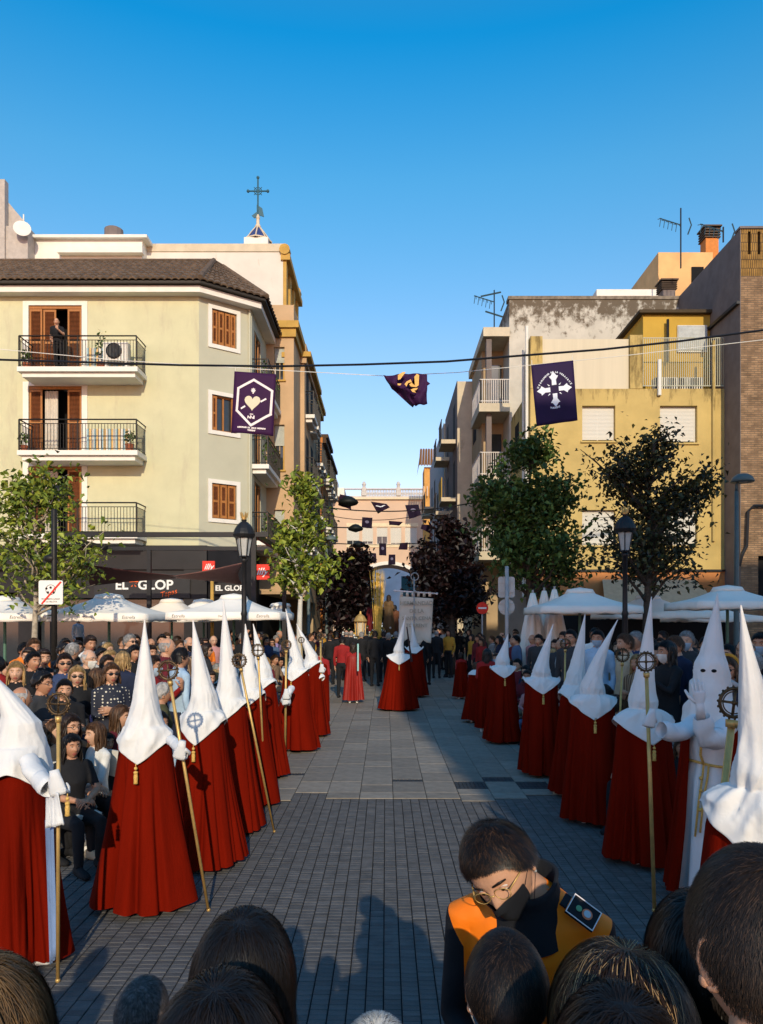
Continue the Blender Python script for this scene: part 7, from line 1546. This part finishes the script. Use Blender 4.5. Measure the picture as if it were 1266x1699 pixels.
# everyone else
g = MB(); g.box(-.037,.037,-.004,.004,-.075,.075); g.box(-.034,.034,.0041,.0046,-.07,.07,1); g.box(-.03,-.012,-.007,-.0041,.045,.07,1); PHM = g.mesh('casing', [M_black, mat('phone_screen', (.05,.07,.10), .2)]); PHONES = [0]
def fill(side, ymin, ymax, seed):
    rr = random.Random(seed); k = 0
    rows = [(2.75,'sit'),(3.3,'mix'),(3.85,'st'),(4.35,'st'),(4.85,'st'),(5.4,'st'),(6.0,'st')]
    for off, kind in rows:
        y = ymin + rr.random()*.3
        while y < ymax:
            x = side*(off + rr.uniform(-.14,.14)); step = .44 + .12*rr.random() + max(0, y-15)*.05 + (.25 if off > 5.2 else 0)
            y += step
            if off > 4.6 and y > 17: continue
            edge_x = .535*y + .1
            if abs(x) > edge_x or abs(x) < .0: continue
            if off < 3 and y > 20: continue
            if not free(x, y): continue
            fem = rr.random() < .55; sit = kind == 'sit' or (kind == 'mix' and rr.random() < .4)
            if side < 0 and y < 8.9 and -5 < x < -2.6 and (y < 8.0 or not sit): continue
            if y < 7.3 and not sit: 
                if side < 0 and y < 6.8: continue
            pose = rr.choice(('sit','sit','sitfold')) if sit else rr.choice(('stand','stand','folded','clasp','phone') if y < 14 else ('stand','folded','clasp'))
            hair = rr.choice((('long','black'),('long','dark brown'),('long','brown'),('bob','dark brown'),('bob','blonde'),('bob','black'),('bun','dark brown'),('pony','brown'),('curly','black'),('long','blonde'),('curly','grey'),('long','dark brown'))) if fem else rr.choice((('short','black'),('short','dark brown'),('short','black'),('short','brown'),('short','grey'),('balding','grey'),('balding','brown'),('fringe','dark brown'),('curly','black')))
            top = rr.choice(('black','black','black','navy','navy','charcoal','charcoal','dark blue','black','burgundy','white','pale grey','olive','brown','denim blue','mauve','mustard','beige','red','pale blue','dark green','orange' if side < 0 else 'black','pink','striped navy and white','red plaid','grey plaid','brown striped'))
            extra = [('scarf', rr.choice(('burgundy','pale grey','mustard','white','pale blue')))] if fem and rr.random() < .22 else ([('shoulder_bag', rr.choice(('brown','black','beige')))] if not sit and rr.random() < .2 else ([('shirt_front', rr.choice(('white','pale blue','pale grey')))] if not fem and top in ('black','navy','charcoal') and pose == 'stand' and rr.random() < .6 else []))
            acc = []
            if rr.random() < .22 and side < 0: acc.append('sunglasses')
            elif rr.random() < .2: acc.append('glasses')
            mc = 'white'
            if rr.random() < .2: acc.append('face_mask'); mc = rr.choice(('white','pale blue','pale blue','black'))
            slv_ = rr.choice((None,None,'bare')) if fem else rr.choice((None,None,None,'bare'))
            rz = side * -1 * rr.gauss(55, 24) if rr.random() < .85 else rr.uniform(0,360); rz = -side*abs(rr.gauss(52,24)) if rr.random() < .86 else rr.uniform(0,360)
            s = (rr.gauss(.96,.035) if fem else rr.gauss(1.03,.035)); 
            if sit and rr.random() < .35: s = rr.uniform(.7,.85)
            POS.append((x,y)); sc_ = 1
            lab = describe(fem, hair, top, acc, pose, side, x, y, sleeve=slv_)
            rowname = {2.75:'front row',3.3:'second row',3.85:'third row',4.35:'fourth row',4.85:'fifth row',5.4:'sixth row',6.0:'back row'}[off]
            L = uniq(lab, ['in ' + rowname, rowname + (' near' if y < 12 else ' far')])
            t = person((x, y, 0), R(rz), pose, fem, s, top, rr.choice(('black','black','navy','denim blue','charcoal','beige')), rr.randrange(3), hair, acc, slv_, rr.choice(('black','white','black','beige')), L, 'spectators on the left side' if side < 0 else 'spectators on the right side', maskc=mc, extra=extra)
            t.rotation_euler = (R(rr.gauss(1.5,2.5)), R(rr.gauss(0,2)), R(rz))
            if pose == 'phone' and y < 13 and PHONES[0] < 16:
                PHONES[0] += 1; q = Matrix.Translation((x,y,0)) @ Matrix.Rotation(R(rz),4,'Z') @ Matrix.Scale(s,4) @ Vector((.075,-.365,1.43)); pt_ = thing('phone', uniq('dark phone held up by ' + ' '.join(lab.split(',')[0:1]) + ' in' + lab.split(',')[2] + ' ' + anchor(x, y, side), [rowname]), 'phone', q, R(rz), 'phones held up in the crowd'); link('casing', PHM, pt_)
            if sit and y < 13: chair_at(x, y, R(rz), uniq('folding chair of seated ' + lab.split(',')[0] + ' in' + lab.split(',')[2] + ' ' + anchor(x, y, side), [rowname]))
            k += 1
    return k
n1 = fill(-1, 7.2, 24, 5); n2 = fill(1, 6.4, 24, 6)
# far spectators lining the street
rr = random.Random(44)
for side in (-1, 1):
    for k in range(26):
        Y = 22 + k*.9; x = side*(rr.choice((2.4,2.9,3.4)) + rr.uniform(-.1,.1)); fem = rr.random() < .5
        if not free(x, Y): continue
        POS.append((x,Y)); top = rr.choice(('black','navy','red','white','charcoal','mustard','pale grey','burgundy'))
        person((x, Y, 0), R(-side*rr.gauss(50,20)), 'stand', fem, rr.uniform(.9,1.05), top, 'black', rr.randrange(3), rr.choice((('short','black'),('long','dark brown'),('short','brown'))), label='far %s in %s lining the %s of the street beyond the procession' % ('woman' if fem else 'man', top, 'left' if side < 0 else 'right'), group='far spectators %s' % ('left' if side < 0 else 'right'))
# man leaning on the top balcony rail
put(100,25.35,548,20,'phone',False,'black','black',0,('balding','brown'),(),'bare','bare armed man in black leaning on the top left balcony rail').location.z = 10.70
for o in COL.objects:
    if o.get('label','').startswith('bare armed man in black'): o.scale = (1,1,1); o.rotation_euler = (R(14),0,R(10)); o.location = (X(100,25.5), 25.45, 10.70)
t = person((X(130,19), 19, 1.0), R(60), 'stand', False, .7, 'pale blue', 'black', 1, ('short','black'), ('cap',), label='child in blue with a green cap raised behind the left crowd')

# ================================================================ FOREGROUND SPECTATORS
def curtain(g, length, off=.016, a0=1.0):
    rows = []; n = 40
    for i in range(26):
        row = []
        for k in range(n+1):
            a = lerp(a0, 2*math.pi-a0, k/n)
            if i <= 12: p = head_pt(.03 + 1.45*i/12, a, off)
            else:
                q = head_pt(1.48, a, off); t = (i-12)/13; z = q.z - length*t; f = 1 + .06*math.sin(t*2.4) - .22*ss(.55,1.0,t)*(length < .2); p = Vector((q.x*f, q.y*f, z))
            row.append(p + Vector((math.sin(a), -math.cos(a), 0))*.0012*math.sin(a*40+i*.3))
        rows.append(row)
    g.rings(rows, 0, False, False)
def base_shell(g, kind, seed):
    me = hair_mesh(kind, seed); g.add([v.co for v in me.vertices], [tuple(p.vertices) for p in me.polygons]); bpy.data.meshes.remove(me)
def nod(me, ang, piv_z, roll=0, yaw=0):
    m2 = me.copy(); piv = Vector((0, .005, piv_z))
    Rm = Matrix.Rotation(yaw, 3, 'Z') @ Matrix.Rotation(roll, 3, 'Y') @ Matrix.Rotation(ang, 3, 'X')
    for v in m2.vertices:
        k = ss(piv_z - .03, piv_z + .06, v.co.z) if abs(v.co.x) < .125 else 0
        if k > 0:
            R_ = Matrix.Rotation(yaw*k, 3, 'Z') @ Matrix.Rotation(roll*k, 3, 'Y') @ Matrix.Rotation(ang*k, 3, 'X'); v.co = piv + R_ @ (v.co - piv)
    return m2, Matrix.Translation(piv) @ Rm.to_4x4() @ Matrix.Translation(-piv)
def hero(px, Y, top_py, rz, lab, hairfn, hc, top='black', fem=False, nodd=0, roll=0, yaw=0, skin=0, acc=(), scale=None, pose='stand', mats_h=None, maskc='black', s_mul=1.0, width=1.0):
    me, hz5 = BODY[(pose, fem)]; s = scale or Z(top_py, Y)/ (1.582+.118+.012 - (.46 if pose.startswith('sit') else 0)); x = X(px, Y); t = thing('person', lab, 'person', (x, Y, 0), R(rz), 'spectators right in front of the viewer', (s*width, s*width, s))
    m2, NM = nod(me, R(nodd), hz5 - .10, R(roll), R(yaw)); b = link('body', m2, t)
    sk = SKINS[skin]; ms = [cloth(top), cloth('black'), sk, cloth('black'), cloth(top), M_lip, M_eyew, M_iris, hc]
    for i, m in enumerate(ms): b.material_slots[i].link = 'OBJECT'; b.material_slots[i].material = m
    g = MB(); hairfn(g); g.xf(NM @ Matrix.Translation((0,-.012,hz5))); g.obj('hair', mats_h or [hc, mat('hair_sheen', (.055,.032,.019), .42, var=.3, island=.3)], t, True)  # second strand colour stands in for sheen on the near heads
    for a in acc: o = link(a, ACC[a], t); o.matrix_local = NM @ Matrix.Translation((0,-.012,hz5)); o.material_slots[0].link = 'OBJECT'; o.material_slots[0].material = {'sunglasses': M_black, 'glasses': M_black, 'face_mask': cloth(maskc), 'cap': cloth(top)}[a]
    POS.append((x, Y)); return t, NM, hz5
HB = HAIRC['black']; HD = HAIRC['dark brown']; HBr = HAIRC['brown']
def short_fn(seed, n=9000, L=.03, kind='short'):
    def f(g): base_shell(g, 'smooth', seed); flow_strands(g, int(n*1.5), seed, L, .00045, steps=3, lift=.38, vol=.003, root=.0075, mi=1)
    return f
def long_fn(seed, n=2600, L=.34, mi=0, w=.0016, part=None):
    def f(g): base_shell(g, 'smooth', seed); curtain(g, L*.8 if L > .2 else .15, .010); flow_strands(g, int(n*4.5), seed, L if L > .2 else .20, .00055, mi=mi, jitter=.22, vol=.026, root=.009, part=part, whorl=(.25,math.pi))
    return f
hero(1284, .95, 1410, 187, 'big dark haired man from behind at the lower right corner, ear in the sun', short_fn(1, 26000, .017), mat('hair_near_black', (.014,.009,.006), .5, var=.3, island=.3, spec=.3), 'black', nodd=6, skin=0, yaw=0, width=1.0)
hero(845, 1.38, 1552, 182, 'short haired man from behind in front of the orange jacketed responder, mask strings at ears', short_fn(2, 22000, .019), HB, 'black', nodd=10, skin=0, acc=('face_mask',), maskc='white')
hero(1050, 1.14, 1588, 205, 'woman with long streaked brown hair beside the orange jacket', long_fn(3, 3600, .30, 1), HD, 'black', True, nodd=14, roll=-8, width=1.12, mats_h=[HD, mat('hair_streak', (.35,.22,.10), .45, var=.3)])
hero(1034, .98, 1658, 180, 'black haired head at the bottom edge below the streaked hair', long_fn(4, 2600, .3), HB, 'black', True)
hero(1168, 1.3, 1492, 200, 'dark haired person with black mask squeezed left of the big man', long_fn(5, 2600, .3), HB, 'black', False, acc=('face_mask',), yaw=-20)
hero(400, 1.30, 1524, 178, 'spectator with dark rounded hair left of the plaza centre, seen from behind', long_fn(6, 3600, .10, 0, .0018), HB, 'black', True, nodd=2)
hero(352, 1.00, 1638, 168, 'black haired spectator overlapping the rounded dark hair at the bottom', long_fn(7, 3400, .12, 0, .0016), HB, 'black', True, nodd=4)
hero(234, 1.85, 1624, 165, 'short greying man seen from behind at the bottom left', short_fn(8, 9000, .022), mat('hair_greying', (.10,.09,.09), .5, var=.8, scale=60, island=.7), 'black')
hero(-52, 1.02, 1606, 170, 'long light brown hair at the lower left corner', long_fn(9, 3400, .4, 0, .0015), mat('hair_light_brown', (.15,.085,.035), .45, var=.4, scale=40, stretch=(1,1,.1), island=.5), 'black', True)
hero(625, 1.25, 1692, 180, 'tip of a white haired head at the bottom edge centre', short_fn(10, 5000, .02), HAIRC['white'], 'black')
# the responder in the orange jacket
import bmesh
me, hz6 = BODY[('lean', False)]; me = me.copy(); bmj = bmesh.new(); bmj.from_mesh(me)          # clean seams between the orange and black panels
for co, no in [((sx*.172,0,1.33),(1,0,0)) for sx in (-1,1)] + [((sx*.172,0,1.33),(1,0,-sx*.6)) for sx in (-1,1)] + [((sx*.009,0,1),(1,0,0)) for sx in (-1,1)] + [((0,0,1.33),(0,0,1))]:
    bmesh.ops.bisect_plane(bmj, geom=[*bmj.verts, *bmj.edges, *bmj.faces], plane_co=co, plane_no=no, dist=1e-6)
bmj.to_mesh(me); bmj.free()
m2, NM = nod(me, R(18), hz6 - .13, R(-26), R(-14))
Yr = 2.18; rs = thing('person', 'emergency responder in an orange and black jacket looking down, with glasses and black face mask', 'person', (.448, Yr, 0), R(-6), None, (.93,.93,.985))
rs.rotation_euler = (R(13), R(0), R(-16)); b = link('body', m2, rs)
M_oj = mat('orange_jacket', (.95,.205,.006), .6, var=.06, scale=6, bump=.5, bscale=14); M_bj = mat('black_jacket', (.008,.009,.013), .8, var=.2, bump=.4, bscale=20)
for i, m in enumerate([M_oj, M_bj, SKINS[0], M_black, M_bj, M_lip, M_eyew, M_iris, HB]): b.material_slots[i].link = 'OBJECT'; b.material_slots[i].material = m
for p in m2.polygons:
    c = p.center
    if p.material_index == 0 and (abs(c.x) > (.172 if c.z < 1.33 else .172 + .6*(c.z-1.33)) ) and c.z > .95: p.material_index = 4
    if p.material_index == 0 and (abs(c.x) < .009 and c.y < 0): p.material_index = 4
# a slightly padded jacket body
g = MB(); rows = []
for z, r in ((1.395,.122),(1.43,.108),(1.47,.088),(1.51,.080),(1.53,.083),(1.53,.072),(1.47,.070)): rows.append([Vector((r*1.0*math.cos(a), .012+r*.92*math.sin(a) - (.012 if math.sin(a) < 0 else 0), z - .035*max(0,-math.sin(a)))) for a in [2*math.pi*k/32 for k in range(32)]])
g.rings(rows, 0, False); g.obj('collar', M_bj, rs, True)
for sx in ():
    g = MB(); g.add([(sx*.03,-.100,1.40),(sx*.105,-.085,1.435),(sx*.095,-.118,1.34),(sx*.02,-.128,1.31)], [(0,1,2,3)]); o = g.obj('lapel', M_bj, rs); sd = o.modifiers.new('s','SOLIDIFY'); sd.thickness = .008
g = MB(); E = Matrix.Translation((.145,-.035,1.452)) @ Matrix.Rotation(R(22),4,'Y') @ Matrix.Rotation(R(28),4,'X') @ Matrix.Rotation(R(-14),4,'Z'); g.box(-.040,.040,-.030,.030,0,.008,0,E); g.box(-.060,-.042,-.018,.018,-.004,.004,0,E); ep = g.obj('epaulette', M_bj, rs)
g = MB()
for a in ((-.040,.040,-.030,-.0275),(-.040,.040,.0275,.030),(-.040,-.0375,-.0275,.0275),(.0375,.040,-.0275,.0275)): g.box(*a, .0081, .0095, 0, E)
g.obj('border', M_printw, ep)
def disc(par, M, r, m, name, z=.0): 
    g = MB(); g.lathe([(0,z),(r,z),(r,z+.0015),(0,z+.0015)], n=24); g.xf(M); return g.obj(name, m, par)
disc(ep, E @ Matrix.Translation((.010,0,.0085)), .014, mat('emblem_orange', (.7,.2,.1), .6), 'emblem'); disc(ep, E @ Matrix.Translation((.010,0,.0102)), .0095, mat('emblem_pale', (.45,.5,.55), .6), 'emblem_centre'); disc(ep, E @ Matrix.Translation((-.014,0,.0085)), .008, mat('emblem_green', (.12,.3,.15), .6), 'small_emblem')
P_ = Matrix.Translation((.222,-.066,1.300)) @ Matrix.Rotation(R(32),4,'Z') @ Matrix.Rotation(R(80),4,'X')
pt = disc(rs, P_, .046, mat('patch_yellow', (.75,.5,.06), .6), 'round_patch'); disc(pt, P_ @ Matrix.Translation((0,0,.002)), .042, M_bj, 'patch_ground'); disc(pt, P_ @ Matrix.Translation((0,0,.004)), .020, mat('patch_pale', (.5,.55,.65), .6), 'patch_centre')
g = MB()
for k in range(12):
    a = k*math.pi/6; Q_ = P_ @ Matrix.Translation((.031*math.cos(a), .031*math.sin(a), .0042)); q = MB(); q.lathe([(0,0),(.0045,0),(0,.001)], n=6); q.xf(Q_); g.merge(q)
g.obj('patch_stars', M_printw, pt); g = MB()
for k in range(3): a = k*2.094; q = MB(); q.box(-.002,.002,0,.016,.006,.0066, 0, P_ @ Matrix.Rotation(a,4,'Z')); g.merge(q)
g.obj('patch_emblem', mat('emblem_red', (.6,.05,.05), .6), pt)
g = MB(); P2 = Matrix.Translation((.214,-.058,1.368)) @ Matrix.Rotation(R(30),4,'Z') @ Matrix.Rotation(R(75),4,'X') @ Matrix.Rotation(R(32),4,'Z'); g.box(-.042,.042,-.009,.009,-.004,.004,0,P2); g.obj('sleeve_stripe', M_oj, rs)
g = MB(); P3 = Matrix.Translation((-.10,-.128,1.27)) @ Matrix.Rotation(R(8),4,'Y'); g.box(-.012,.012,-.004,.003,-.045,.045,0,P3); g.obj('chest_badge', mat('badge_grey', (.25,.2,.22), .6), rs)
g = MB(); base_shell(g, 'smooth', 3); flow_strands(g, 24000, 12, .036, .0006, steps=4, lift=.55, root=.008, vol=.006, whorl=(.75,2.6), jitter=.3, mi=1)
g.xf(NM @ Matrix.Translation((0,-.012,hz6))); g.obj('hair', [HB, HBr], rs, True)
o = link('face_mask', ACC['face_mask'], rs); o.matrix_local = NM @ Matrix.Translation((0,-.012,hz6)); o.material_slots[0].link = 'OBJECT'; o.material_slots[0].material = M_bj
o = link('glasses', ACC['glasses'], rs); o.matrix_local = NM @ Matrix.Translation((0,-.012,hz6)); o.material_slots[0].link = 'OBJECT'; o.material_slots[0].material = M_gold
g = MB(); g.sph((.083,.002,-.037), .004, 8, 6); g.xf(NM @ Matrix.Translation((0,-.012,hz6))); g.obj('earring', M_steel, rs)
# people standing behind the viewer; their shadows fall on the pavers
rr = random.Random(2)
for i, (x, y, h) in enumerate(((-1.7,.45,1.0),(-1.15,-.25,1.02),(-.62,.2,.98),(-2.3,.1,1.04),(-2.9,.6,1.0),(-1.45,1.25,.86),(-.15,-.55,1.05),(1.5,.3,1.0),(-2.15,1.0,.9))):
    person((x, y, 0), R(180+rr.uniform(-15,15)), 'stand', i % 2 == 0, h, ('navy','white','black','denim blue','red')[i % 5], 'black', i % 3, (('long','brown'),('short','black'))[i % 2], label='spectator in %s top outside the view, beside the viewer on the %s' % (('navy','white','black','denim blue','red')[i % 5], 'left' if x < 0 else 'right'), group='spectators behind the viewer')
